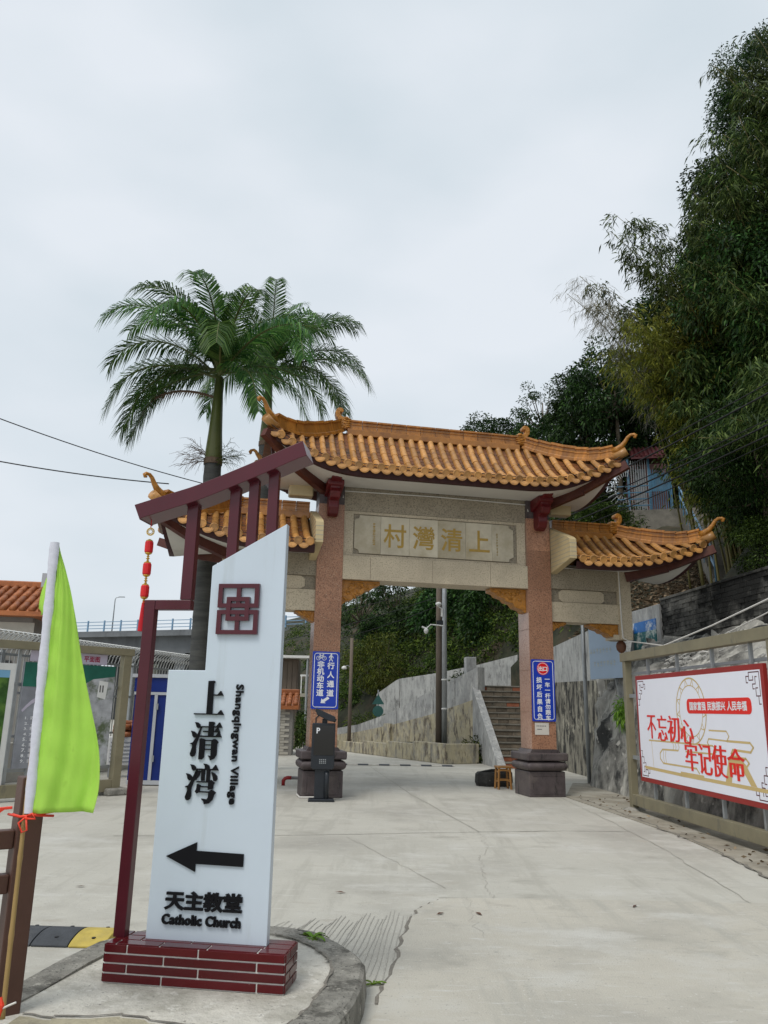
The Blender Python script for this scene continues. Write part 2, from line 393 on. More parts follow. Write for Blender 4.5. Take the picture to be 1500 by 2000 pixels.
M['rock'] = mat('rock_rubble', (0.30, 0.29, 0.26), 0.92, 0.35, 2.4, c2=(0.035, 0.035, 0.033), c2lo=0.47, c2hi=0.60, bump=1.0, bscale=6, streak=((0.46, 0.45, 0.40), 0.52, 0.64, 2.2), speck=(5, (0.5, 0.48, 0.43), 0.64))
M['stone'] = mat('revetment_stone', (0.46, 0.45, 0.42), 0.9, 0.25, 3, c2=(0.13, 0.13, 0.12), c2lo=0.48, c2hi=0.64, bump=0.8, bscale=9, rand=0.28)
M['mortar'] = mat('revetment_mortar', (0.23, 0.225, 0.205), 0.92, 0.3, 2, c2=(0.07, 0.07, 0.065), c2lo=0.45, c2hi=0.62, bump=0.9, bscale=8)
M['brick_dark'] = mat('blackened_brick', (0.13, 0.127, 0.115), 0.95, 0.4, 2.4, c2=(0.012, 0.012, 0.011), c2lo=0.44, c2hi=0.57, rand=0.3, world=True, bump=0.6, bscale=20)
M['brick_mortar'] = mat('blackened_mortar', (0.11, 0.107, 0.097), 0.95, 0.4, 2.4, c2=(0.012, 0.012, 0.011), c2lo=0.42, c2hi=0.53, world=True)
M['step'] = mat('step_brick', (0.19, 0.155, 0.115), 0.92, 0.25, 4, c2=(0.09, 0.08, 0.065), c2lo=0.5, c2hi=0.68, rand=0.35, bump=0.5, bscale=20)
M['step_red'] = mat('step_red_brick', (0.28, 0.10, 0.055), 0.92, 0.25, 4, rand=0.25, bump=0.5, bscale=20)
M['tread'] = mat('tread_concrete', (0.20, 0.185, 0.155), 0.92, 0.25, 4, c2=(0.08, 0.08, 0.065), c2lo=0.5, c2hi=0.7)
M['pole_wood'] = mat('brown_concrete_pole', (0.15, 0.12, 0.095), 0.85, 0.2, 4, stretch=(1, 1, 0.2))
M['whitepaint'] = mat('white_paint', (0.70, 0.70, 0.68), 0.5, 0.06, 5)
M['signback'] = mat('teal_sign_back', (0.025, 0.095, 0.085), 0.5, 0.1, 5)
M['bridge'] = mat('bridge_concrete', (0.15, 0.16, 0.17), 0.9, 0.15, 0.4, streak=((0.09, 0.095, 0.10), 0.50, 0.7, 0.6))
M['bridge_pale'] = mat('bridge_pale_girder', (0.36, 0.34, 0.28), 0.9, 0.1, 0.4)
M['rail_blue'] = mat('blue_railing', (0.17, 0.29, 0.42), 0.5, 0.1, 2)
M['shelter_blue'] = mat('faded_blue_paint', (0.06, 0.16, 0.25), 0.6, 0.25, 3, c2=(0.12, 0.15, 0.165), c2lo=0.5, c2hi=0.7)
M['shelter_pink'] = mat('faded_pink_wall', (0.30, 0.16, 0.15), 0.85, 0.2, 2)
M['shelter_roof'] = mat('dark_red_roof', (0.075, 0.014, 0.016), 0.5, 0.2, 4, rand=0.2)
M['orange_tile'] = mat('orange_roof_tile', (0.34, 0.115, 0.038), 0.5, 0.22, 6, c2=(0.22, 0.07, 0.03), c2lo=0.5, c2hi=0.7, rand=0.2)
M['housewall'] = mat('house_grey_wall', (0.22, 0.21, 0.195), 0.85, 0.1, 2)
M['whitebrick'] = mat('white_brick', (0.42, 0.40, 0.35), 0.8, 0.12, 3, rand=0.12)
M['booth'] = mat('blue_booth_panel', (0.005, 0.022, 0.17), 0.35, 0.08, 3)
M['booth_trim'] = mat('pale_booth_trim', (0.45, 0.47, 0.50), 0.4, 0.06, 3)
M['poster_green'] = mat('poster_teal_print', (0.015, 0.12, 0.085), 0.4, 0.25, 2.5)
M['poster_grey'] = mat('poster_grey_print', (0.24, 0.25, 0.28), 0.4, 0.3, 2.2, c2=(0.09, 0.13, 0.06), c2lo=0.55, c2hi=0.68)
M['poster_relief'] = mat('poster_landscape_print', (0.38, 0.39, 0.41), 0.4, 0.35, 5, c2=(0.10, 0.13, 0.07), c2lo=0.5, c2hi=0.6)
M['poster_forest'] = mat('poster_forest_print', (0.035, 0.10, 0.018), 0.4, 0.5, 9, c2=(0.10, 0.20, 0.035), c2lo=0.48, c2hi=0.62)
M['poster_skyblue'] = mat('poster_sky_print', (0.20, 0.42, 0.62), 0.4, 0.1, 3)
M['lilac'] = mat('lilac_banner', (0.50, 0.46, 0.56), 0.5, 0.04, 3)
M['darkred'] = mat('dark_red_print', (0.30, 0.01, 0.05), 0.5, 0.05, 3)
M['boardblue'] = mat('pale_blue_board', (0.37, 0.49, 0.64), 0.35, 0.05, 1.5)
M['boardyellow'] = mat('faded_yellow_print', (0.50, 0.53, 0.50), 0.5, 0.1, 9)
M['poster_peel'] = mat('peeling_blue_poster', (0.02, 0.13, 0.14), 0.5, 0.2, 4, c2=(0.52, 0.58, 0.55), c2lo=0.5, c2hi=0.56)
M['poster_peel_top'] = mat('peeling_poster_sky', (0.02, 0.15, 0.45), 0.5, 0.2, 4, c2=(0.55, 0.60, 0.64), c2lo=0.52, c2hi=0.58)
M['bark'] = mat('tree_bark', (0.10, 0.08, 0.055), 0.9, 0.3, 6, bump=0.6, bscale=20)
M['palm_trunk'] = mat('palm_trunk_grey', (0.075, 0.077, 0.072), 0.8, 0.22, 5, stretch=(0.4, 0.4, 3), c2=(0.04, 0.042, 0.042), c2lo=0.46, c2hi=0.66, bump=0.4, bscale=14)
M['palm_shaft'] = mat('palm_green_shaft', (0.085, 0.105, 0.028), 0.4, 0.25, 3, stretch=(1, 1, 0.3), c2=(0.13, 0.12, 0.04), c2lo=0.5, c2hi=0.75)
M['palm_dry'] = mat('dry_frond', (0.14, 0.095, 0.065), 0.8, 0.3, 5)
M['hillsoil'] = mat('hillside_soil', (0.030, 0.034, 0.018), 0.95, 0.5, 1.5, c2=(0.075, 0.055, 0.035), c2lo=0.5, c2hi=0.68, bump=0.8, bscale=5)
M['leaf_palm'] = leafmat('palm_leaflet', (0.020, 0.075, 0.018), (0.120, 0.220, 0.050), 0.36, 0.33)
M['leaf_dark'] = leafmat('dark_tree_leaf', (0.007, 0.022, 0.006), (0.040, 0.085, 0.018), 0.45, 0.2)
M['leaf_mid'] = leafmat('green_tree_leaf', (0.013, 0.036, 0.007), (0.080, 0.135, 0.024), 0.45, 0.25)
M['leaf_olive'] = leafmat('olive_tree_leaf', (0.035, 0.050, 0.009), (0.105, 0.115, 0.018), 0.5, 0.25)
M['leaf_bamboo'] = leafmat('bamboo_leaf', (0.013, 0.036, 0.007), (0.115, 0.155, 0.040), 0.45, 0.25)
M['leaf_bamboo_y'] = leafmat('yellow_bamboo_leaf', (0.07, 0.085, 0.010), (0.20, 0.19, 0.03), 0.5, 0.3)
M['leaf_dry'] = leafmat('dry_bamboo_twig', (0.16, 0.15, 0.12), (0.26, 0.24, 0.20), 0.7, 0.2)
M['leaf_under'] = leafmat('undergrowth_leaf', (0.010, 0.028, 0.005), (0.10, 0.14, 0.022), 0.5, 0.25)
M['leaf_litter'] = leafmat('leaf_litter', (0.08, 0.055, 0.03), (0.26, 0.20, 0.13), 0.8, 0.1)
M['weed'] = leafmat('weed_leaf', (0.10, 0.22, 0.02), (0.22, 0.34, 0.05), 0.5, 0.3)
M['culm'] = mat('bamboo_culm', (0.15, 0.13, 0.04), 0.5, 0.3, 4, stretch=(1, 1, 0.3))
M['wood'] = mat('stool_wood', (0.33, 0.16, 0.045), 0.5, 0.2, 8, stretch=(1, 1, 0.2))
M['trough'] = mat('black_stone_trough', (0.028, 0.027, 0.025), 0.8, 0.4, 7, bump=0.7, bscale=16, speck=(20, (0.10, 0.10, 0.09), 0.68))
M['pvc_red'] = mat('red_pipe', (0.26, 0.012, 0.014), 0.4, 0.1, 8)
M['pvc_grey'] = mat('grey_pipe', (0.20, 0.19, 0.19), 0.6, 0.1, 8)
M['ball'] = mat('rusty_ball', (0.13, 0.055, 0.03), 0.6, 0.25, 12)
M['deadleaf'] = mat('fallen_leaf', (0.10, 0.045, 0.025), 0.8, 0.3, 20)

# ------------------------------------------------------------------ lettering
_glyph = {}
def glyph(s, ax=0.0, by=0.0, res=3, spacing=1.0):
    """flat triangulated lettering in em units; ax / by grow (or thin) strokes across x / y"""
    key = (s, ax, by, res, spacing)
    if key in _glyph: return _glyph[key]
    cu = bpy.data.curves.new('lettering', 'FONT')
    cu.body = s; cu.size = 1.0; cu.resolution_u = res; cu.fill_mode = 'FRONT'; cu.space_character = spacing
    o = bpy.data.objects.new('lettering', cu); col.objects.link(o)
    dg = bpy.context.evaluated_depsgraph_get(); dg.update()
    me = bpy.data.meshes.new_from_object(o.evaluated_get(dg))
    bpy.data.objects.remove(o); bpy.data.curves.remove(cu)
    bm = bmesh.new(); bm.from_mesh(me); bpy.data.meshes.remove(me)
    bmesh.ops.remove_doubles(bm, verts=bm.verts, dist=1e-5)
    if ax or by:
        acc = {}
        for e in bm.edges:
            if len(e.link_faces) == 1:
                a, b = e.verts; d = (b.co - a.co)
                if d.length < 1e-9: continue
                nrm = Vector((d.y, -d.x, 0)).normalized()
                c = e.link_faces[0].calc_center_median() - a.co
                if c.dot(nrm) > 0: nrm = -nrm
                acc.setdefault(a, []).append(nrm); acc.setdefault(b, []).append(nrm)
        mv = []
        for v, ns in acc.items():
            if len(ns) >= 2:
                mm_ = (ns[0] + ns[1]) / max(0.45, 1 + ns[0].dot(ns[1]))
            else: mm_ = ns[0]
            mv.append((v, mm_))
        for v, mm_ in mv:
            v.co.x += ax * mm_.x; v.co.y += by * mm_.y
    bm.verts.ensure_lookup_table()
    V = [(v.co.x, v.co.y) for v in bm.verts]; Fc = [tuple(v.index for v in f.verts) for f in bm.faces]
    bm.verts.index_update()
    Fc = [tuple(v.index for v in f.verts) for f in bm.faces]
    E = [(e.verts[0].index, e.verts[1].index) for e in bm.edges if len(e.link_faces) == 1]
    bm.free()
    _glyph[key] = (V, Fc, E)
    return _glyph[key]

def put_glyph(mb, g, fx, fz, y0, thick):
    """map glyph (a,b) to x,z; the front faces -y at y0 - thick"""
    V, Fc, E = g; n = len(V)
    q = [(fx(a, b), y0 - thick, fz(a, b)) for a, b in V]
    if thick > 0.003:
        q2 = [(p[0], y0, p[2]) for p in q]
        mb.add(q + q2, [f for f in Fc] + [(a, b, b + n, a + n) for a, b in E])
    else:
        mb.add(q, Fc)

def text_box(mb, s, x0, x1, z0, z1, y0, thick=0.002, ax=0.02, by=0.02, res=3, spacing=1.0):
    g = glyph(s, ax, by, res, spacing)
    xs = [v[0] for v in g[0]]; ys = [v[1] for v in g[0]]
    a0, a1, b0, b1 = min(xs), max(xs), min(ys), max(ys)
    put_glyph(mb, g, lambda a, b: x0 + (a - a0) / (a1 - a0) * (x1 - x0), lambda a, b: z0 + (b - b0) / (b1 - b0) * (z1 - z0), y0, thick)

def text_em(mb, ch, xc, zc, w_, h_, y0, thick=0.002, ax=0.03, by=0.03, res=2):
    """one CJK character centred in its em square"""
    g = glyph(ch, ax, by, res)
    put_glyph(mb, g, lambda a, b: xc + (a - 0.5) * w_, lambda a, b: zc + (b - 0.36) * h_, y0, thick)

# ================================================================== SETTING
g = MB(); g.add([(-300, -40, 0), (300, -40, 0), (300, 500, 0), (-300, 500, 0)], [(0, 1, 2, 3)])
ground = struct(g.build('ground', M['ground']))

def jitter_line(pts, n, amp):
    o = []
    for (a, b) in zip(pts[:-1], pts[1:]):
        for k in range(n):
            t = k / n
            o.append((a[0] + (b[0]-a[0])*t + random.gauss(0, amp), a[1] + (b[1]-a[1])*t + random.gauss(0, amp), 0))
    o.append((pts[-1][0], pts[-1][1], 0))
    return o

# newer slab in the right foreground, its ragged left edge a small step
edge = [(-0.06, 3.2), (-0.02, 4.0), (-0.005, 4.55), (0.06, 5.0), (0.15, 5.47), (0.19, 5.9), (0.25, 6.4), (0.36, 6.85), (0.54, 7.16)]
edge = [(p[0], p[1]) for p in jitter_line(edge, 5, 0.012)]
top = [(0.9, 7.20), (1.6, 7.22), (2.4, 7.22), (3.32, 7.21)]
right = [(3.34, 6.6), (3.4, 4.0), (3.4, 3.0)]
g = MB(); g.prism(edge + top + right, 0.002, 0.014, 'xy')
slab = struct(g.build('concrete_slab', M['slab']))
def crack(pts, wd, n=6, amp=0.02, z=0.004, mt='crack', parent=None, name='crack'):
    q = jitter_line(pts, n, amp)
    b = MB(); b.ribbon(q, wd, z)
    return b.build(name, M[mt], parent or ground, recalc=False)
b = MB(); b.ribbon([(p[0] - 0.012, p[1], 0) for p in edge[12:]], 0.026, 0.0045); b.build('crack', M['crack'], ground, recalc=False)
crack([(0.54, 7.235), (2.0, 7.25), (3.4, 7.24)], 0.013, 10, 0.004, 0.0045, 'joint')
crack([(1.34, 11.01), (0.62, 15.5), (-0.29, 23.0)], 0.02, 12, 0.006, 0.004, 'joint')
crack([(-3.2, 10.1), (-1.13, 10.4), (1.34, 11.0), (2.51, 11.25), (3.4, 11.3)], 0.02, 8, 0.008, 0.0042, 'joint')
crack([(1.34, 11.0), (1.3, 9.8), (1.1, 9.0), (1.02, 8.0), (0.98, 7.25)], 0.004, 14, 0.022, 0.0044, 'joint')
crack([(0.78, 7.2), (0.74, 6.6), (0.76, 6.0)], 0.003, 8, 0.02, 0.0155, 'joint', slab)
crack([(-0.4, 10.4), (0.2, 8.8), (0.62, 7.6)], 0.006, 8, 0.012, 0.0041, 'joint')
crack([(3.42, 15.6), (3.45, 13.0), (3.41, 9.9), (3.2, 7.2), (3.1, 6.4)], 0.009, 16, 0.012, 0.005, 'joint')
crack([(3.75, 15.4), (3.95, 12.5), (4.0, 9.9), (3.85, 8.1)], 0.03, 16, 0.03, 0.0135)
for k in range(34):       # broom grooves of the ramp beside the island
    t = k / 33
    x0 = -0.95 + 1.05 * t
    y1 = 6.75 - 0.5 * (1 - t) + 0.12 * math.sin(k)
    y0 = 5.95 - 0.7 * t + 0.08 * math.sin(k * 1.7)
    if k > 20: y0 = 5.45 - 0.045 * (k - 20)
    b = MB(); b.ribbon(jitter_line([(x0 + 0.10, y0), (x0 + 0.24, y1)], 5, 0.006), 0.006, 0.004)
    b.build('groove', M['groove'], ground, recalc=False)
# verge of soil and leaves under the billboard
b = MB(); vp = [(3.55, 15.6), (3.75, 13.5), (3.98, 11), (3.95, 9), (3.7, 7), (3.6, 5), (6, 5), (6, 18.6), (4.4, 18.6)]
b.prism(vp, 0.001, 0.012, 'xy')
verge = struct(b.build('verge', M['dirt']))

# kerbed island that carries the sign
outer = [(-2.25, 3.2), (-1.98, 3.9), (-1.86, 4.45), (-1.78, 4.85), (-1.69, 5.22), (-1.50, 5.52), (-1.2, 5.68), (-0.85, 5.70), (-0.58, 5.65), (-0.38, 5.52), (-0.22, 5.33), (-0.11, 5.1),
         (-0.055, 4.9), (-0.065, 4.6), (-0.10, 4.3), (-0.17, 4.05), (-0.26, 3.85), (-0.4, 3.2)]
def inset(pts, dd):
    o = []
    for i, p in enumerate(pts):
        a = Vector(pts[max(i-1, 0)]); b_ = Vector(pts[min(i+1, len(pts)-1)])
        d = (b_ - a).normalized(); nrm = Vector((d.y, -d.x))
        o.append((p[0] + nrm.x * dd, p[1] + nrm.y * dd))
    return o
inner = inset(outer, 0.19)
island = struct(bpy.data.objects.new('traffic_island', None)); col.objects.link(island)
b = MB(); b.prism(inset(outer, 0.08), 0.0, 0.138, 'xy')
b.build('island_top', M['plaster'], island)
bz = []
def kerb_piece(i0, i1, name='kerb_stone'):
    rows = []
    for i in range(i0, i1 + 1):
        o_, n_ = outer[i], inner[i]
        jt = 0.006 * math.sin(i * 2.3)
        lo = inset(outer, -0.012)[i]
        rows.append([(lo[0], lo[1], 0), (o_[0], o_[1], 0.135 + jt), (o_[0] + (n_[0]-o_[0])*0.12, o_[1] + (n_[1]-o_[1])*0.12, 0.152 + jt),
                     (n_[0], n_[1], 0.15 + jt), (n_[0], n_[1], 0.10)])
    q = MB(); q.grid(rows)
    e0 = rows[0]; e1 = rows[-1]
    q.add(e0, [(0, 1, 2, 3, 4)]); q.add(e1, [(0, 1, 2, 3, 4)])
    return q.build(name, M['kerb'], island, smooth=False)
kerb_piece(0, 2); kerb_piece(2, 5); kerb_piece(5, 8); kerb_piece(8, 11); kerb_piece(11, 14); kerb_piece(14, 17)
# broken front of the island: older yellow concrete with a jagged lip
jag = jitter_line([(-1.62, 4.10), (-1.45, 4.06), (-1.2, 4.12), (-0.9, 4.02), (-0.66, 3.98)], 5, 0.015)
b = MB(); b.prism([(p[0], p[1] - 0.03) for p in jag] + [(-0.60, 3.2), (-1.75, 3.2)], 0.10, 0.142, 'xy')
b.build('broken_edge', M['oldcon'], island)
b = MB(); b.ribbon([(p[0], p[1], 0) for p in jag], 0.014, 0.1445); b.build('crack', M['crack'], island, recalc=False)
b = MB(); b.ribbon([(p[0], p[1], 0) for p in jitter_line([(inner[i][0], inner[i][1]) for i in range(8, 16)], 6, 0.008)], 0.014, 0.1535); b.build('crack', M['crack'], island, recalc=False)
b = MB(); b.ribbon(jitter_line([(-0.30, 4.15), (-0.45, 4.0), (-0.62, 3.98)], 6, 0.01), 0.012, 0.1425); b.build('crack', M['crack'], island, recalc=False)

# ------------------------------------------------------------------ hill
HL = [(9.0, -4, 4.3), (8.0, 6, 4.3), (7.35, 14.5, 4.15), (6.65, 20, 4.0), (6.0, 25, 3.6), (4.4, 29.6, 3.0), (0.8, 34.5, 1.6), (-4, 43, 0.7), (-14, 62, 0.3), (-40, 110, 0.3)]
def hill_sd(x, y):
    best = None
    for (ax, ay, az), (bx, by_, bz_) in zip(HL[:-1], HL[1:]):
        dx, dy = bx - ax, by_ - ay; L2 = dx*dx + dy*dy
        t = max(0, min(1, ((x-ax)*dx + (y-ay)*dy) / L2))
        qx, qy = ax + dx*t, ay + dy*t
        d = math.hypot(x-qx, y-qy)
        if best is None or d < best[0]:
            side = dx * (y-ay) - dy * (x-ax)
            best = (d, -1 if side > 0 else 1, az + (bz_-az)*t)
    return best[0] * best[1], best[2]
STA = at(1272, 998, 28.0) + Vector((0.9, -0.5, -0.1)); STB = at(1400, 1150, 18.6)      # the hillside stair cut into the slope
def stair_near(x, y):
    dx, dy = STB.x - STA.x, STB.y - STA.y
    t = max(0, min(1, ((x - STA.x) * dx + (y - STA.y) * dy) / (dx*dx + dy*dy)))
    return math.hypot(x - STA.x - dx*t, y - STA.y - dy*t), STA.z + (STB.z - STA.z) * t
def hz(x, y):
    d, z0 = hill_sd(x, y)
    if d <= 0: return z0
    z = z0 + 13.5 * (1 - math.exp(-d / 9.5)) + 0.25 * math.sin(x*1.3 + y*0.7) * min(1, d/2)
    ds, zs = stair_near(x, y)
    if ds < 3.2: z = min(z, zs - 0.45 + max(0, ds - 1.6) * 2.2)
    return z
rows = []
segs = []
for (a, b_) in zip(HL[:-1], HL[1:]):
    n = max(2, int(math.hypot(b_[0]-a[0], b_[1]-a[1]) / 1.5))
    for k in range(n):
        t = k / n; segs.append(Vector((a[0]+(b_[0]-a[0])*t, a[1]+(b_[1]-a[1])*t)))
segs.append(Vector(HL[-1][:2]))
for i, p in enumerate(segs):
    d = (segs[min(i+2, len(segs)-1)] - segs[max(i-2, 0)]).normalized(); nrm = Vector((d.y, -d.x))
    r = [(p.x, p.y, -0.2)]
    for dd in (0.0, 0.7, 1.5, 2.5, 3.6, 5, 6.5, 8.5, 11, 15, 20, 28, 40, 60):
        q = p + nrm * dd
        r.append((q.x, q.y, hz(q.x, q.y) if dd > 0 else hill_sd(p.x, p.y)[1]))
    rows.append(r)
b = MB(); b.grid(rows)
hill = struct(b.build('hill', M['hillsoil'], smooth=True, recalc=True))

# ================================================================== GATE
GA = R_(12.0)
gl = G(590, 1559)
gorg = gl + Vector((math.cos(GA), math.sin(GA), 0)) * 2.5
gate = thing('village_gate', 'tall granite village gateway with amber tiled upturned roofs spanning the road', 'gateway', gorg, GA)
OC = 0.38                                    # local y of the roof's centre line
# columns on dark stone bases
def base(sx):
    cx = sx * 2.145
    root = None
    p = [(0.365, 0.0), (0.365, 0.42), (0.34, 0.47)]
    b = MB()
    b.box(cx-0.365, cx+0.365, 0.0, 0.76, 0.0, 0.46)
    o = b.build('column_base', M['base_stone'], gate, bevel=0.015)
    q = MB()                                   # torus moulding, square in plan with rounded profile
    ring = []
    for k in range(9):
        a = -math.pi/2 + math.pi * k / 8
        e = 0.335 + 0.085 * math.cos(a); z = 0.555 + 0.085 * math.sin(a)
        ring.append((e, z))
    pts = []
    for e, z in ring:
        rr = 0.06; lp = []
        for (qx, qy, a0) in ((1, 1, 0), (-1, 1, 90), (-1, -1, 180), (1, -1, 270)):
            for da in (0, 30, 60, 90):
                a = R_(a0 + da)
                lp.append((cx + qx*(e-rr) + rr*math.cos(a), 0.38 + qy*(e+0.015-rr) + rr*math.sin(a), z))
        pts.append(lp + [lp[0]])
    q.grid(pts); q.build('base_moulding', M['base_stone'], o, smooth=True)
    q = MB(); q.box(cx-0.42, cx+0.42, -0.055, 0.815, 0.655, 0.80); q.build('base_cap', M['base_stone'], o, bevel=0.025)
    q = MB(); q.prism([(cx-0.31, 0.80), (cx+0.31, 0.80), (cx+0.27, 0.86), (cx-0.27, 0.86)], 0.065, 0.695, 'xz'); q.build('base_collar', M['base_stone'], o)
    fr = MB()                                  # raised frame line on the front face
    for (x0, x1, z0, z1) in ((-0.29, 0.29, 0.385, 0.40), (-0.29, 0.29, 0.06, 0.075), (-0.30, -0.285, 0.10, 0.36), (0.285, 0.30, 0.10, 0.36)):
        fr.box(cx+x0, cx+x1, -0.008, 0.01, z0, z1)
    fr.build('carved_frame', M['base_stone'], o)
    return o
for sx in (-1, 1):
    base(sx)
    cx = sx * 2.145
    b = MB()
    zc = [0.86, 1.55, 2.35, 3.15, 3.95, 4.75, 5.42]
    colm = None
    for i in range(len(zc) - 1):               # granite cladding slabs, one above the other
        q = MB(); q.box(cx-0.25, cx+0.25, 0.10, 0.66, zc[i] + 0.0006, zc[i+1] - 0.0006)
        o = q.build('column', M['granite_red'], gate, bevel=0.0015)
        q = MB(); q.box(cx-0.254, cx-0.249, 0.108, 0.652, zc[i] + 0.006, zc[i+1] - 0.004)
        q.build('side_slab', M['granite_side'], o)
    q = MB(); q.box(cx-0.246, cx+0.246, 0.104, 0.656, 5.42, 5.95); q.build('column_head', M['base_stone'], gate)
# lintel, frieze and plaque
b = MB()
for i, (x0, x1) in enumerate(((-1.895, -1.35), (-1.35, -0.1), (-0.1, 1.1), (1.1, 1.895))):
    q = MB(); q.box(x0 + 0.002, x1 - 0.002, 0.10, 0.66, 3.96, 4.42); q.build('lintel_slab', M['granite_yel'], gate, bevel=0.004)
q = MB(); q.box(-1.895, 1.895, 0.19, 0.57, 4.42, 5.90); q.build('frieze', M['granite_dark'], gate)
q = MB(); q.box(-1.895, 1.895, 0.165, 0.19, 5.33, 5.90); q.build('frieze_slab', M['granite_dark'], gate)
q = MB(); q.box(-1.885, -1.70, 0.17, 0.19, 4.42, 5.325); q.box(1.70, 1.885, 0.17, 0.19, 4.42, 5.325); q.box(-1.70, 1.70, 0.168, 0.19, 5.27, 5.325); q.box(-1.70, 1.70, 0.168, 0.19, 4.42, 4.47)
q.build('plaque_frame', M['granite_yel'], gate)
px_ = [-1.68, -1.15, -0.57, 0.02, 0.60, 1.16, 1.62]
nt_ = 0.10
for i in range(6):
    x0, x1 = px_[i] + 0.002, px_[i+1] - 0.002; z0, z1 = 4.49, 5.25
    if i == 0: poly = [(x0+nt_, z0), (x1, z0), (x1, z1), (x0+nt_, z1), (x0+nt_*0.9, z1-nt_*0.6), (x0, z1-nt_), (x0, z0+nt_), (x0+nt_*0.9, z0+nt_*0.6)]
    elif i == 5: poly = [(x0, z0), (x1-nt_, z0), (x1-nt_*0.9, z0+nt_*0.6), (x1, z0+nt_), (x1, z1-nt_), (x1-nt_*0.9, z1-nt_*0.6), (x1-nt_, z1), (x0, z1)]
    else: poly = [(x0, z0), (x1, z0), (x1, z1), (x0, z1)]
    q = MB(); q.prism(poly, 0.155, 0.19, 'xz'); q.build('plaque_slab', M['marble'], gate)
for ch, xc in (('村', -0.86), ('灣', -0.27), ('清', 0.31), ('上', 0.89)):
    q = MB(); text_em(q, ch, xc, 4.86, 0.47, 0.50, 0.155, 0.006, 0.014, 0.012); q.build('character', M['goldpaint'], gate)
def illegible(x, z1, z0, n, wd, mt, name):
    """a column of small characters too worn to read: short crossing strokes"""
    q = MB(); st = (z1 - z0) / n
    for k in range(n):
        zc = z1 - (k + 0.5) * st
        for j in range(4):
            hw = wd * random.uniform(0.25, 0.5); zz = zc + st * random.uniform(-0.36, 0.36)
            q.box(x - hw, x + hw, 0.151, 0.1545, zz - 0.004, zz + 0.004)
        xx = x + wd * random.uniform(-0.3, 0.3)
        q.box(xx - 0.004, xx + 0.004, 0.150, 0.1535, zc - st * 0.4, zc + st * 0.4)
    return stuff(q.build(name, mt, gate))
illegible(-1.285, 5.12, 4.66, 7, 0.06, M['goldpaint'], 'worn_inscription')
illegible(1.27, 5.07, 4.60, 8, 0.035, M['goldfaint'], 'worn_inscription')
q = MB(); q.tube([(-1.93, 0.09, 5.56), (-1.93, 0.16, 5.72), (0, 0.15, 5.74), (1.93, 0.16, 5.72), (1.93, 0.085, 5.56)], 0.011, 6); q.build('cable', M['cable_white'], gate)
# carved ochre corner brackets under the lintels
def spandrel(x0, sx, w_, h_, ztop, name='carved_bracket', y0=0.22, y1=0.52):
    prof = [(0, 0), (1.0, 0), (1.0, -0.16), (0.86, -0.22), (0.80, -0.34), (0.62, -0.42), (0.55, -0.56), (0.38, -0.62), (0.30, -0.80), (0.14, -0.86), (0.06, -1.0), (0, -1.0)]
    q = MB(); q.prism([(x0 + sx * a * w_, ztop + b_ * h_) for a, b_ in prof], y0, y1, 'xz')
    o = q.build(name, M['carve'], gate, bevel=0.012)
    r = MB()                                    # carved scrolls in relief
    for k in range(int(7 + 14 * w_)):
        a = random.uniform(0.08, 0.85); c_ = -random.uniform(0.1, max(0.12, 0.92 * (1 - a)))
        ang = random.uniform(-0.6, 0.6); L_ = random.uniform(0.08, 0.2) * w_
        cx, cz = x0 + sx * a * w_, ztop + c_ * h_
        pts = [(cx + L_ * (t - 0.5), y0 - 0.004, cz + 0.03 * math.sin(t * 6 + ang) + (t - 0.5) * ang * L_) for t in (0, .25, .5, .75, 1)]
        r.tube(pts, [0.008, 0.016, 0.02, 0.016, 0.006], 6)
    stuff(r.build('carved_scrolls', M['carve'], o, smooth=True))
    return o
spandrel(-1.893, 1, 0.76, 0.47, 3.957); spandrel(1.893, -1, 0.76, 0.47, 3.957)
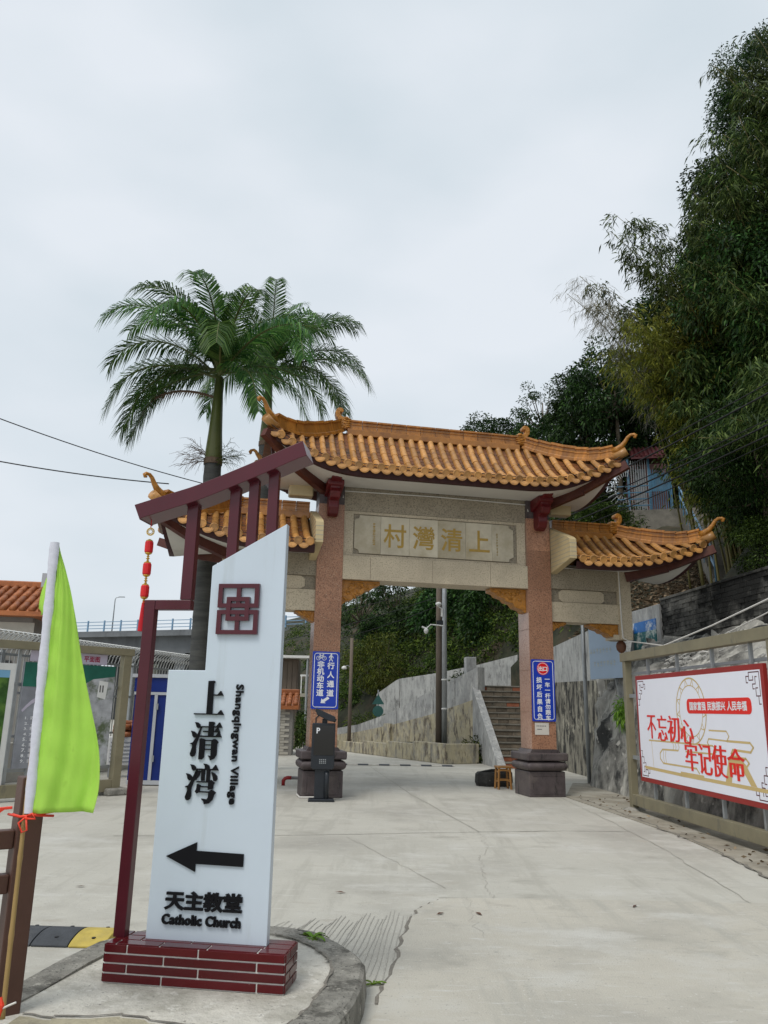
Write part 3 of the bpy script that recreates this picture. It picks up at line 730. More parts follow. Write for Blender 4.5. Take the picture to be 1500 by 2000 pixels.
# side wings: stacked beams, hanging end posts
for sx in (-1, 1):
    def B(x0, x1, *r): return MB().box(min(sx*x0, sx*x1), max(sx*x0, sx*x1), *r)
    B(2.395, 3.90, 0.16, 0.60, 3.33, 3.73).build('wing_beam', M['granite_yel'], gate, bevel=0.006)
    B(2.395, 3.90, 0.22, 0.54, 3.732, 4.00).build('wing_panel', M['granite_dark'], gate)
    B(2.395, 3.90, 0.16, 0.60, 4.002, 4.50).build('wing_beam', M['granite_dark'], gate, bevel=0.006)
    q = MB(); cx = sx * 3.10; oc = [(-0.50, -0.07), (-0.42, -0.125), (0.42, -0.125), (0.50, -0.07), (0.50, 0.07), (0.42, 0.125), (-0.42, 0.125), (-0.50, 0.07)]
    q.prism([(cx + a, 3.866 + c_) for a, c_ in oc], 0.20, 0.225, 'xz'); q.build('wing_plaque', M['granite_yel'], gate)
    B(3.90, 4.17, 0.12, 0.64, 3.02, 4.46).build('hanging_post', M['granite_yel'], gate, bevel=0.006)
    B(3.78, 3.898, 0.20, 0.56, 3.02, 3.12).build('post_foot', M['granite_yel'], gate)
    q = MB(); q.lathe([(0.03, 0.20), (0.05, 0.16), (0.05, 0.13), (0.09, 0.09), (0.105, 0.03), (0.09, -0.05), (0.05, -0.10), (0.01, -0.115)], 14, (sx*4.03, 0.38, 2.88))
    q.build('pendant_ball', M['ball'], gate, smooth=True)
    spandrel(sx*2.397, sx, 0.36, 0.20, 3.327); spandrel(sx*3.896, -sx, 0.62, 0.30, 3.327)
    # cream tiled end slab that closes the wing roof against the column
    prof = [(0.30, 4.27), (0.30, 5.30), (-0.20, 5.10), (-0.70, 4.90), (-0.79, 4.84), (-0.79, 4.46)]
    q = MB(); x0, x1 = sorted((sx*2.41, sx*2.55)); q.prism(prof, x0, x1, 'yz'); o = q.build('cream_end_slab', M['cream'], gate, bevel=0.004)
    for k in range(9):
        z = 4.42 + k * 0.085
        t = MB(); ye = -0.785 if 4.47 < z < 4.83 else None
        yf = -0.79 + (4.46 - z) * 5.7 if z < 4.46 else (-0.79 if z < 4.84 else -0.79 + (z - 4.84) * 2.4)
        if yf > 0.25: continue
        t.box(x0 - 0.003, x1 + 0.003, yf - (0.003 if ye else -0.02), 0.28, z, z + 0.008); t.build('tile_joint', M['joint'], o)
if True:
    q = MB(); q.tube([(2.42, 0.15, 4.50), (3.2, 0.15, 4.48), (3.86, 0.10, 4.46), (3.905, 0.10, 4.40), (3.915, 0.105, 3.4), (3.93, 0.105, 3.05), (4.05, 0.1, 2.99), (4.3, -0.2, 2.93), (4.95, -1.6, 2.66)], 0.013, 6)
    q.build('cable', M['cable_white'], gate)

# roofs ------------------------------------------------------------
half_tube = MB()
n = 8
hv = []
for yy in (0.0, 1.0):
    rr = 0.062 if yy == 0 else 0.069
    for k in range(n + 1):
        a = math.pi * k / n
        hv.append((rr * math.cos(a), yy, rr * math.sin(a)))
half_tube.add(hv, [(k, k+1, n+1+k+1, n+1+k) for k in range(n)])
half_tube.add([(0.069*math.cos(math.pi*k/n), 1.0, 0.069*math.sin(math.pi*k/n)) for k in range(n+1)], [tuple(range(n+1))])
ME_cover = half_tube.mesh('cover_tile', True); ME_cover.materials.append(M['glaze'])
dd_ = MB(); dd_.lathe([(0.074, -0.02), (0.080, 0.0), (0.080, 0.02), (0.066, 0.026), (0.060, 0.016), (0.01, 0.016)], 14); 
ME_disc = dd_.mesh('eave_disc', False); ME_disc.materials.append(M['glaze'])
dp = MB(); arc = [(0.100 * math.cos(a), 0.105 * math.sin(a)) for a in [math.pi + math.pi * k / 10 for k in range(11)]]
dp.prism(arc, -0.012, 0.010, 'xz'); dp.prism([(a * 0.8, c_ * 0.8 - 0.004) for a, c_ in arc], -0.018, -0.012, 'xz')
ME_drip = dp.mesh('drip_tile'); ME_drip.materials.append(M['glaze'])
rg = MB()                                     # ridge tile: unit length along x, base at z=0
def ridge_section(h_):
    return [(-0.075, 0), (-0.075, 0.05), (-0.05, 0.065), (-0.05, h_*0.52), (-0.064, h_*0.56), (-0.064, h_*0.62), (-0.05, h_*0.66), (-0.05, h_-0.05), (-0.085, h_-0.04), (-0.085, h_), (0.085, h_), (0.085, h_-0.04), (0.05, h_-0.05), (0.05, 0.065), (0.075, 0.05), (0.075, 0)]
rg.prism(ridge_section(0.26), 0.018, 0.982, 'yz')
ME_ridge = rg.mesh('ridge_tile'); ME_ridge.materials.append(M['glaze_ridge'])

def finial(root, x, z, sx, s=1.0):
    """dragon-head ridge ornament with a curled horn"""
    prof = [(-0.17, -0.20), (-0.08, -0.24), (0.05, -0.22), (0.10, -0.12), (0.11, 0.0), (0.16, 0.06), (0.18, 0.15), (0.165, 0.235), (0.11, 0.285), (0.04, 0.29), (-0.01, 0.255), (-0.015, 0.20), (0.02, 0.165), (0.06, 0.185), (0.065, 0.14), (0.04, 0.085), (-0.01, 0.06), (-0.06, 0.065), (-0.10, 0.085), (-0.155, 0.045), (-0.13, 0.015), (-0.20, -0.015), (-0.14, -0.045), (-0.205, -0.09), (-0.14, -0.115)]
    q = MB(); q.prism([(x + sx * a * s, z + c_ * s) for a, c_ in prof], OC - 0.10 * s, OC + 0.10 * s, 'xz')
    o = q.build('dragon_finial', M['carve'], root, bevel=0.02)
    r = MB()
    for k, (za, L_) in enumerate(((-0.20, 0.2), (-0.15, 0.24), (-0.09, 0.22), (-0.03, 0.2), (0.02, 0.16))):
        r.tube([(x + sx * s * (-0.2 + L_ * t), OC - 0.105 * s, z + s * (za + 0.02 * math.sin(t * 5 + k))) for t in (0, .33, .66, 1)], [0.006, 0.02*s, 0.016*s, 0.005], 6)
    r.lathe([(0.0, -0.03), (0.025, -0.02), (0.03, 0), (0.025, 0.02), (0.0, 0.03)], 8, (x - sx * 0.08 * s, OC - 0.11 * s, z + 0.03 * s))
    r.build('finial_relief', M['carve'], o, smooth=True)

def interp(tab, x):
    for (a, ya), (b_, yb) in zip(tab[:-1], tab[1:]):
        if x <= b_:
            t = (x - a) / (b_ - a); t = max(0, t); return ya + (yb - ya) * t
    return tab[-1][1]
def smooth_tab(tab, n=24):
    """Catmull-Rom resample of (x, y) control points"""
    o = []
    for i in range(len(tab) - 1):
        p0 = tab[max(i-1, 0)]; p1 = tab[i]; p2 = tab[i+1]; p3 = tab[min(i+2, len(tab)-1)]
        for k in range(n):
            t = k / n
            o.append(tuple(0.5 * ((2*p1[c]) + (-p0[c]+p2[c])*t + (2*p0[c]-5*p1[c]+4*p2[c]-p3[c])*t*t + (-p0[c]+3*p1[c]-3*p2[c]+p3[c])*t**3) for c in (0, 1)))
    o.append(tab[-1]); return o

def make_roof(name, u_in, u_f, u_c, z_ridge, z_eave, z_cor, hip, wall_end, z_soff, sides, offc=-1.0, offm=-0.80, spacing=0.212):
    """hip-and-ridge roof; local x mirrored for each side in sides"""
    root = MB()
    hipt = smooth_tab(hip)
    def s_(u): return max(0.0, min(1.0, (u - u_f * 0.75) / (u_c - u_f * 0.75)))
    def eoff(u): return offm + (offc - offm) * s_(u) ** 2
    def ez(u): return z_eave + (z_cor - z_eave) * s_(u) ** 2.4
    def top(u):
        if u <= u_f: return OC, z_ridge
        h = (u - u_f) / (u_c - u_f)
        return OC + (offc - OC) * h, interp(hipt, h)
    def P(u, t):
        to, tz = top(u); eo, e_z = eoff(u), ez(u)
        h = max(0, (u - u_f) / (u_c - u_f))
        ex = 1.55 - 0.5 * h
        return to + (eo - to) * t, max(e_z, e_z + (tz - e_z) * (1 - t) ** ex)
    under = MB()
    # deck under the tiles (front, back) and the end slope
    us = [u_in + (u_c - u_in) * k / 30 for k in range(31)]
    for sx in sides:
        for fb in (1, -1):
            under.grid([[(sx*u, OC + fb * (P(u, t/8)[0] - OC), P(u, t/8)[1] - 0.012) for t in range(9)] for u in us])
        hs = [k / 12 for k in range(13)]
        g_ = []
        for h in hs:
            u = u_f + (u_c - u_f) * h; o_, z_ = top(u)
            g_.append([(sx * (u + 0.02), OC + (o_ - OC) * k, z_ - 0.02 - 0.35 * h * (z_cor - z_eave) * (1 - k*k)) for k in (-1, -.75, -.5, -.25, 0, .25, .5, .75, 1)])
        under.grid(g_)
    deck = under.build(name, M['glaze_pan_shaded'], gate, smooth=True, recalc=False)
    # pan tiles: stepped shells between the cover rows
    pan = MB(); backt = MB()
    nrow = int((u_c - u_in) / spacing)
    for sx in sides:
        rows_u = [u_in + spacing * (k + 0.5) for k in range(nrow + 1) if u_in + spacing * (k + 0.5) < u_c - 0.05]
        for u in rows_u:
            pts = [P(u, t/10) for t in range(11)]
            L_ = sum(math.hypot(pts[i+1][0]-pts[i][0], pts[i+1][1]-pts[i][1]) for i in range(10))
            ns = max(1, round(L_ / 0.30))
            for k in range(ns):
                a = P(u, k/ns); c_ = P(u, (k+1)/ns)
                p0 = Vector((sx*u, a[0], a[1] + 0.022)); p1 = Vector((sx*u, c_[0], c_[1] + 0.022))
                d = p1 - p0; ln = d.length
                if ln < 0.03: continue
                y = d.normalized(); x = Vector((1, 0, 0)); z = x.cross(y)
                if z.z < 0: x = -x; z = x.cross(y)
                o = link('cover_tile', ME_cover, deck)
                jr = random.uniform(-0.015, 0.015)
                basis(o, x, y * (ln * 1.03), z, p0 + Vector((jr * 0.3, 0, random.uniform(-0.003, 0.003))))
            e = P(u, 1.0); e0 = P(u, 0.85)
            y = Vector((0, e[0]-e0[0], e[1]-e0[1])).normalized() if L_ > 0.05 else Vector((0, -1, 0))
            y = (y + Vector((0, -0.8, 0))).normalized()
            x = Vector((1, 0, 0)); zz = y; yy = zz.cross(x)
            o = link('eave_disc', ME_disc, deck); basis(o, x, yy, zz, Vector((sx*u, e[0], e[1] + 0.030)) + y * 0.03)
            # mirrored cover row at the back, joined
            for k in range(ns):
                a = P(u, k/ns); c_ = P(u, (k+1)/ns)
                backt.tube([(sx*u, 2*OC-a[0], a[1]+0.01), (sx*u, 2*OC-c_[0], c_[1]+0.01)], 0.06, 6)
        pu = [u_in + spacing * k for k in range(1, nrow + 1) if u_in + spacing * k < u_c - 0.06]
        if u_in < 0.01 and sx == sides[0]: pu = [0.0] + pu
        for u in pu:
            pts = [P(u, t/10) for t in range(11)]
            L_ = sum(math.hypot(pts[i+1][0]-pts[i][0], pts[i+1][1]-pts[i][1]) for i in range(10))
            ns = max(2, round(L_ / 0.125))
            for k in range(ns):
                a = P(u, k/ns); c_ = P(u, min(1, (k+1.25)/ns))
                r0 = []; r1 = []; r2 = []
                for j in range(5):
                    q_ = -1 + j / 2; dx = q_ * spacing * 0.5; lift = 0.028 * q_ * q_
                    r0.append((sx*u + dx, a[0], a[1] + 0.004 + lift)); r1.append((sx*u + dx, c_[0], c_[1] + 0.022 + lift)); r2.append((sx*u + dx, c_[0], c_[1] + 0.004 + lift))
                pan.grid([r0, r1, r2])
            e = P(u, 1.0)
            o = link('drip_tile', ME_drip, deck); o.location = (sx*u, e[0] - 0.02, e[1] - 0.012); o.rotation_euler = (R_(-16), 0, 0)
    stuff(pan.build('pan_tiles', M['glaze_pan_shaded'], deck, recalc=False))
    stuff(backt.build('back_cover_tiles', M['glaze'], deck, smooth=True))
    # eave perimeter for fascia and soffit
    per = []
    S = sorted(sides)
    def front(fb):
        o = []
        if len(sides) == 2:
            rng = [(-u_c + 2*u_c*k/48) for k in range(49)]
        else:
            sx = sides[0]; rng = [sx * (u_in + (u_c - u_in) * k / 24) for k in range(25)]
        for u in rng:
            o.append((u, OC + fb * (eoff(abs(u)) - OC), ez(abs(u))))
        return o
    def end(sx):
        o = []
        for k in range(1, 12):
            v = -1 + 2 * k / 12; y = OC - (offc - OC) * v
            o.append((sx * (u_c - 0.14 * (1 - v*v)), y, z_eave + (z_cor - z_eave) * abs(v) ** 2.2))
        return o
    fr = front(1); bk = front(-1)
    if len(sides) == 2: per = fr + end(1) + bk[::-1] + [(p[0], p[1], p[2]) for p in end(-1)[::-1]] ; closed = True
    else: per = fr + end(sides[0]) + bk[::-1]; closed = False
    if closed: per = per + [per[0]]
    fas = MB()
    def inw(p, d): 
        c0 = Vector((max(-wall_end, min(wall_end, p[0])) if len(sides) == 2 else sides[0] * min(abs(p[0]), wall_end), OC))
        v = Vector((p[0], p[1])) - c0; L_ = v.length
        if L_ < 1e-6: return (p[0], p[1])
        v = c0 + v * ((L_ - d) / L_); return (v.x, v.y)
    A = [];B_ = []; C_ = []
    for p in per:
        q1 = inw(p, 0.03); q2 = inw(p, 0.07); q3 = inw(p, 0.16)
        A.append((q1[0], q1[1], p[2] - 0.015)); B_.append((q2[0], q2[1], p[2] - 0.15)); C_.append((q3[0], q3[1], p[2] - 0.155))
    fas.grid([A, B_, C_]); fas.build('fascia', M['fascia'], deck, smooth=False, recalc=False)
    so = MB(); I_ = []; M1 = []
    for p, c_ in zip(per, C_):
        if len(sides) == 2: ix = max(-wall_end, min(wall_end, p[0]))
        else: ix = sides[0] * max(u_in, min(abs(p[0]), wall_end))
        iy = max(0.13, min(0.63, p[1]))
        I_.append((ix, iy, z_soff))
        M1.append(((ix + c_[0]) / 2, (iy + c_[1]) / 2, z_soff + (c_[2] - z_soff) * 0.38))
    so.grid([C_, M1, I_]); so.build('soffit', M['soffit'], deck, smooth=True, recalc=False)
    # ridge and hips
    if len(sides) == 2: x0, x1 = -u_f + 0.1, u_f - 0.1
    else: x0, x1 = sorted((sides[0] * (u_in), sides[0] * (u_f - 0.1)))
    nn = round((x1 - x0) / 0.30)
    lowb = MB(); lowb.box(x0, x1, OC - 0.12, OC + 0.12, z_ridge - 0.06, z_ridge + 0.065); lowb.build('ridge_foot', M['glaze_ridge'], deck, bevel=0.01)
    for k in range(nn):
        L_ = (x1 - x0) / nn
        o = link('ridge_tile', ME_ridge, deck); basis(o, Vector((L_, 0, 0)), Vector((0, 1, 0)), Vector((0, 0, 0.85)), Vector((x0 + k * L_, OC, z_ridge + 0.06)))
    for sx in sides:
        finial(deck, sx * u_f, z_ridge + 0.28, sx, 0.86)
        for fb in (1, -1):
            hp = []
            for k in range(8):
                h = k / 7 * 0.93; u = u_f + (u_c - u_f) * h; o_, z_ = top(u)
                hp.append(Vector((sx * u, OC + fb * (o_ - OC), z_ + 0.02)))
            for k in range(7):
                a, c_ = hp[k], hp[k+1]
                x = c_ - a; y = Vector((0, 0, 1)).cross(x).normalized(); z = x.cross(y).normalized()
                if z.z < 0: z = -z; y = -y
                hh = 0.92 + 0.28 * (1 - abs(k - 2.5) / 4.5)
                o = link('ridge_tile', ME_ridge, deck); basis(o, x * 1.01, y, z * hh, a)
            # upturned tip
            a = hp[-1]; d = (hp[-1] - hp[-3]).normalized(); dh = Vector((d.x, d.y, 0)).normalized()
            tip = [(-0.05, 0.16), (0.06, 0.19), (0.15, 0.25), (0.22, 0.33), (0.27, 0.41), (0.33, 0.455), (0.40, 0.455), (0.435, 0.43), (0.42, 0.395), (0.385, 0.40)]
            rr = [0.070, 0.068, 0.056, 0.044, 0.036, 0.032, 0.032, 0.034, 0.030, 0.018]
            t = MB(); t.tube([a + dh * p[0] + Vector((0, 0, p[1] - 0.02)) for p in tip], rr, 8); t.build('upturned_tip', M['carve'], deck, smooth=True)
            t = MB(); q_ = hp[-1]
            t.tube([q_ + Vector((0, 0, 0.0)) - dh * 0.1, q_ + dh * 0.13 + Vector((0, 0, 0.06)), q_ + dh * 0.24 + Vector((0, 0, 0.11))], [0.075, 0.085, 0.09], 10); t.build('corner_tile', M['glaze'], deck, smooth=True)
            # hip rafter below
            rfa = Vector((sx * (wall_end - 0.02), OC + fb * (0.12 - OC), z_soff - 0.11)); rfb = Vector((sx * (u_c + 0.02), OC + fb * (offc - OC), z_cor - 0.16))
            mid = (rfa + rfb) / 2 - Vector((0, 0, 0.06))
            t = MB(); t.beam(rfa, mid, 0.13, 0.20); t.beam(mid, rfb + (rfb - mid).normalized() * 0.08, 0.12, 0.17); t.build('hip_rafter', M['rafter'], deck)
    # festoon cable along the eave
    cb = MB(); cb.tube([(p[0], p[1] - 0.02, p[2] + 0.07) for p in fr], 0.008, 5); cb.build('eave_cable', M['cable'], deck)
    return deck

make_roof('main_roof', 0.0, 1.96, 3.52, 7.00, 5.93, 6.50, [(0, 7.0), (0.25, 6.76), (0.5, 6.58), (0.75, 6.50), (1.0, 6.54)], 2.30, 5.80, (-1, 1))
for sx in (-1, 1):
    d_ = make_roof('wing_roof', 2.55, 4.02, 5.36, 5.20, 4.43, 4.92, [(0, 5.20), (0.25, 5.04), (0.5, 4.93), (0.75, 4.89), (1.0, 4.96)], 4.10, 4.42, (sx,), offc=-0.95)
# carved red corbels in front of the column heads
for sx in (-1, 1):
    cx = sx * 2.145
    prof = [(0.11, 5.92), (-0.52, 5.92), (-0.50, 5.80), (-0.34, 5.74), (-0.30, 5.64), (-0.36, 5.56), (-0.30, 5.46), (-0.16, 5.42), (-0.18, 5.30), (-0.10, 5.18), (0.02, 5.14), (0.11, 5.22)]
    q = MB(); q.prism(prof, cx - 0.10, cx + 0.10, 'yz'); q.build('corbel', M['bracket'], gate, bevel=0.02)
    q = MB(); q.prism([(0.11, 5.80), (-0.36, 5.80), (-0.36, 5.70), (-0.2, 5.62), (0.11, 5.55)], cx - 0.16, cx + 0.16, 'yz'); q.build('corbel_wing', M['bracket'], gate, bevel=0.02)
for sx in (-1, 1):
    q = MB(); q.box(min(sx*2.5, sx*2.98), max(sx*2.5, sx*2.98), 0.25, 0.5, 5.58, 5.86); q.build('cream_beam_end', M['cream'], gate, bevel=0.03)

# ================================================================== VILLAGE SIGN
SA = R_(-8.19)
sorg = G(197.5, 1919, 0.139)
sgn = thing('village_sign', 'white village direction sign with maroon frame and black arrow on tiled plinth', 'sign', (sorg.x, sorg.y, 0.139), SA)
ZT = 0.325 - 0.139            # plinth height above the island
b = MB(); b.box(0.004, 0.976, 0.004, 0.246, 0, ZT - 0.004); plinth = b.build('plinth', M['grout'], sgn)
def tile(x0, x1, y0, y1, z0, z1):
    MB().box(x0, x1, y0, y1, z0, z1).build('tile', M['maroon_tile'], plinth, bevel=0.0025)
rh = ZT / 4; gp = 0.0042
jn = [[0, 0.125, 0.515, 0.98], [0, 0.33, 0.83, 0.98], [0, 0.13, 0.52, 0.98], [0, 0.325, 0.835, 0.98]]
for r in range(4):
    z1 = ZT - 0.003 - r * rh; z0 = z1 - rh + 2 * gp
    j = jn[r]
    for a, c_ in zip(j[:-1], j[1:]): tile(a + gp, c_ - gp, -0.004, 0.006, z0, z1)
    jy = [0, 0.16, 0.25] if r % 2 else [0, 0.09, 0.25]
    for a, c_ in zip(jy[:-1], jy[1:]):
        tile(0.974, 0.984, a + gp, c_ - gp, z0, z1); tile(-0.004, 0.006, a + gp, c_ - gp, z0, z1)
for (y0, y1, j) in ((0, 0.083, [0, 0.06, 0.30, 0.56, 0.83, 0.98]), (0.083, 0.166, [0, 0.16, 0.44, 0.84, 0.98]), (0.166, 0.25, [0, 0.06, 0.32, 0.62, 0.98])):
    for a, c_ in zip(j[:-1], j[1:]): tile(a + gp, c_ - gp, y0 + gp, y1 - gp, ZT - 0.006, ZT + 0.002)
zo = 0.139
YP0, YP1 = 0.115, 0.172
pp = [(0.172, 0.325), (0.846, 0.325), (0.840, 2.615), (0.392, 2.36), (0.395, 1.748), (0.172, 1.748)]
b = MB(); b.prism([(a, z - zo) for a, z in pp], YP0, YP1, 'xz'); panel = b.build('panel', M['acrylic'], sgn, bevel=0.004)
def bar(name, x0, x1, z0, z1, y0=0.115, y1=0.175, mt='maroon', par=None):
    return MB().box(x0, x1, y0, y1, z0 - zo, z1 - zo).build(name, M[mt], par or sgn, bevel=0.003)
bar('post', -0.014, 0.052, 0.325, 2.158)
bar('elbow', 0.054, 0.274, 2.100, 2.158)
bar('post', 0.204, 0.273, 2.160, 2.80, 0.118, 0.178)
# swept roof beam
cur = smooth_tab([(-0.115, 2.735), (0.10, 2.800), (0.30, 2.862), (0.616, 2.988), (0.925, 3.120)], 5)
tp = cur; lo_ = [(a + 0.018, z - 0.095) for a, z in cur]; lo_[0] = (lo_[0][0] + 0.025, lo_[0][1] + 0.0); lo_[-1] = (lo_[-1][0] + 0.012, lo_[-1][1])
b = MB(); b.prism([(a, z - zo) for a, z in tp] + [(a, z - zo) for a, z in lo_[::-1]], 0.06, 0.245, 'xz'); b.build('roof_beam', M['maroon'], sgn, bevel=0.003)
for x0, x1, zb, ztp in ((0.470, 0.532, 2.36, 2.86), (0.587, 0.648, 2.42, 2.90), (0.708, 0.770, 2.48, 2.95)):
    bar('strut', x0, x1, zb, ztp, 0.122, 0.168)
b = MB(); b.box(0.03, 0.09, 0.13, 0.16, 2.692 - zo, 2.70 - zo); b.build('sticker', M['bamboo'], sgn, rot=(0, R_(-16), 0), loc=(0.72, 0, 0.0)) if False else None
# emblem of interlocked frames
em = sgn
ex0, ex1, ez0, ez1 = 0.450, 0.698, 1.955, 2.250
def ebar(name, x0, x1, z0, z1):
    fx = lambda a: ex0 + a * (ex1 - ex0); fz = lambda a: ez0 + a * (ez1 - ez0)
    return (fx(x0), fx(x1), fz(z0), fz(z1))
eb = MB()
tks = 0.105; tkz = 0.082
def eframe(mb, x0, x1, z0, z1, y0):
    for r in ((x0, x1, z1 - tkz, z1), (x0, x1, z0, z0 + tkz), (x0, x0 + tks, z0 + tkz, z1 - tkz), (x1 - tks, x1, z0 + tkz, z1 - tkz)):
        q = ebar('', *r); mb.box(q[0], q[1], y0, YP0 - 0.001, q[2] - zo, q[3] - zo)
outer_u = MB(); eframe(outer_u, 0.0, 1.0, 0.525, 1.0, 0.092)
outer_u.build('emblem_frame', M['maroon'], panel)
outer_l = MB(); eframe(outer_l, 0.0, 1.0, 0.0, 0.475, 0.092); outer_l.build('emblem_frame', M['maroon'], panel)
inn = MB(); eframe(inn, 0.22, 0.78, 0.265, 0.735, 0.090); inn.build('emblem_core', M['maroon'], panel)
cr = MB()
for r in ((0.45, 0.55, 0.735, 0.93), (0.45, 0.55, 0.07, 0.265), (0.45, 0.55, 0.60, 0.655), (0.45, 0.55, 0.345, 0.40)):
    q = ebar('', *r); cr.box(q[0], q[1], 0.094, YP0 - 0.001, q[2] - zo, q[3] - zo)
for r in ((0.32, 0.68, 0.525, 0.60), (0.32, 0.68, 0.40, 0.475)):
    q = ebar('', *r); cr.box(q[0], q[1], 0.093, YP0 - 0.001, q[2] - zo, q[3] - zo)
cr.build('emblem_bars', M['maroon'], panel)
# three large characters drawn stroke by stroke
TRI = lambda x1, y, s=1.0, tri=19: [(x1 - tri, y + 3.6), (x1 - tri * 0.55, y + 14 * s), (x1 - tri * 0.45, y + 13.5 * s), (x1, y), (x1 - tri, y)]
def hbar(x0, x1, y, s=1.0, tri=19): return [[(x0, y), (x1 - tri + 1, y), (x1 - tri + 1, y + 3.6), (x0, y + 3.6)], TRI(x1, y, s, tri)]
WATER = [[(12, 98), (22, 97), (29, 92), (31, 87), (28, 83), (23, 82), (18, 86), (16, 92)],
         [(1, 75), (12, 73), (19, 68), (21, 62), (18, 58), (12, 57), (7, 62), (5, 69)],
         [(33, 87), (35.5, 86.5), (27, 56), (22, 43), (20, 34), (21, 18), (18, 10), (12, 7), (6, 9), (3, 15), (6, 24), (9, 33), (8, 39), (0, 41.5), (10, 45), (17, 55)]]
CH = {
 '上': [[(41, 99), (60, 100), (64, 97), (60, 92), (60, 2), (41, 2)]] + hbar(59, 94, 56) + hbar(0, 100, 0, 1.0, 22),
 '清': WATER + [[(57, 100), (71, 100), (76, 97), (73, 93), (73, 60), (57, 60)]] + hbar(35, 100, 84.5) + hbar(40, 95, 72, .9) + hbar(30, 100, 59.5) + [
   [(31, 54), (36, 56), (48, 53), (48, 7), (42, 1), (31, 1)], [(69, 51), (76, 55), (82, 54), (91, 47), (87, 42), (87, 13), (81, 4), (69, -1), (66, 6), (60, 11.5), (69, 10.5)],
   [(47, 49), (70, 49), (70, 52), (47, 52)], [(47, 37.5), (70, 37.5), (70, 40.5), (47, 40.5)], [(47, 26), (70, 26), (70, 29), (47, 29)]],
 '湾': WATER + [[(52, 101), (62, 100), (70, 96), (72, 90), (70, 87), (58, 87), (57, 95)]] + hbar(32, 99, 84.5, 1.0) + [
   [(36, 82), (46, 82), (42, 70), (33, 59), (26, 58), (31, 66)], [(48, 86), (58, 86), (58, 58), (48, 57)], [(64, 86), (74, 86), (74, 56), (64, 56)],
   [(78, 80), (88, 77), (96, 70), (97, 62), (93, 57), (86, 58), (83, 68)],
   [(35, 53), (73, 53), (73, 56), (35, 56)], [(71, 56), (79, 60), (90, 53), (86, 47), (86, 38), (71, 35)], [(42, 41), (72, 41), (72, 44), (42, 44)],
   [(37, 49), (48, 46), (46, 40), (46, 29), (38, 25), (32, 30), (36, 36)], [(45, 28), (75, 28), (75, 31), (45, 31)],
   [(73, 30), (82, 36), (95, 29), (90, 22), (86, 10), (76, 1), (62, -1), (60, 6), (52, 12.5), (69, 11), (73, 17)]],
}
for ch, (x0, x1, z0, z1) in {'上': (0.352, 0.530, 1.500, 1.690), '清': (0.340, 0.525, 1.254, 1.462), '湾': (0.330, 0.522, 1.022, 1.232)}.items():
    q = MB()
    for k, st in enumerate(CH[ch]):
        e = 0.0004 * (k % 5)
        q.prism([(x0 + a / 100 * (x1 - x0), z0 + c_ / 100 * (z1 - z0) - zo) for a, c_ in st], YP0 - 0.012 - e, YP0 - 0.0005, 'xz')
    q.build('character', M['black'], panel)
q = MB()
tb = MB(); text_box(tb, 'Shangqingwan Village', 0, 0.650, 0, 0.058, YP0, 0.011, 0.032, 0.024, 3, 1.08)
q.add([(0.578 + p[2] , p[1], 1.672 - zo - p[0]) for p in tb.v], tb.f); q.build('lettering', M['black'], panel)
q = MB(); text_box(q, '天主教堂', 0.266, 0.702, 0.476 - zo, 0.574 - zo, YP0, 0.013, 0.040, 0.034, 3); q.build('lettering', M['black'], panel)
q = MB(); text_box(q, 'Catholic Church', 0.258, 0.700, 0.405 - zo, 0.457 - zo, YP0, 0.013, 0.050, 0.034, 3, 1.08); q.build('lettering', M['black'], panel)
q = MB(); q.prism([(a, z - zo) for a, z in ((0.254, 0.745), (0.425, 0.822), (0.425, 0.778), (0.694, 0.772), (0.694, 0.708), (0.425, 0.712), (0.425, 0.672))], YP0 - 0.010, YP0 - 0.0005, 'xz'); q.build('arrow', M['black'], panel)

# lantern string hanging from the sign's beam
cs, sn = math.cos(SA), math.sin(SA)
def S(x, y, z): return Vector((sorg.x + cs * x - sn * y, sorg.y + sn * x + cs * y, z))
lt = S(-0.036, 0.15, 2.640)
lan = thing('lantern_string', 'string of three red lanterns with red tassel hanging from the sign\'s maroon beam', 'lanterns', lt)
b = MB(); b.tube([(0, 0, 0.03), (0, 0, -0.03)], 0.003, 6); b.build('cord', M['lantern'], lan)
b = MB()
for k in range(10):
    a = 2 * math.pi * k / 10
    b.tube([(0.010*math.cos(a), 0, -0.055 + 0.010*math.sin(a)), (0.022*math.cos(a), 0, -0.055 + 0.022*math.sin(a))], 0.003, 5)
b.tube([(0.022*math.cos(2*math.pi*k/16), 0.0, -0.055+0.022*math.sin(2*math.pi*k/16)) for k in range(17)], 0.004, 5)
b.build('gold_medallion', M['gold'], lan)
for k in range(3):
    zc = -0.152 - 0.137 * k
    b = MB(); b.lathe([(0.010, 0.038), (0.021, 0.036), (0.0255, 0.029), (0.026, 0), (0.0255, -0.029), (0.021, -0.036), (0.010, -0.038)], 12, (0, 0, zc)); o = b.build('lantern', M['lantern'], lan)
    c_ = MB(); c_.lathe([(0.005, 0.050), (0.014, 0.045), (0.022, 0.039), (0.020, 0.034)], 12, (0, 0, zc)); c_.lathe([(0.020, -0.034), (0.022, -0.039), (0.014, -0.045), (0.005, -0.050)], 12, (0, 0, zc)); c_.build('gold_cap', M['gold'], o)
    c_ = MB(); c_.lathe([(0.003, -0.050), (0.010, -0.058), (0.004, -0.066), (0.013, -0.072), (0.004, -0.079), (0.009, -0.086), (0.003, -0.092)], 8, (0, 0, zc)); c_.build('gold_beads', M['gold'], o)
b = MB(); b.lathe([(0.006, -0.485), (0.011, -0.50), (0.014, -0.53), (0.018, -0.60), (0.021, -0.665), (0.012, -0.667)], 12); b.build('tassel', M['tassel'], lan)

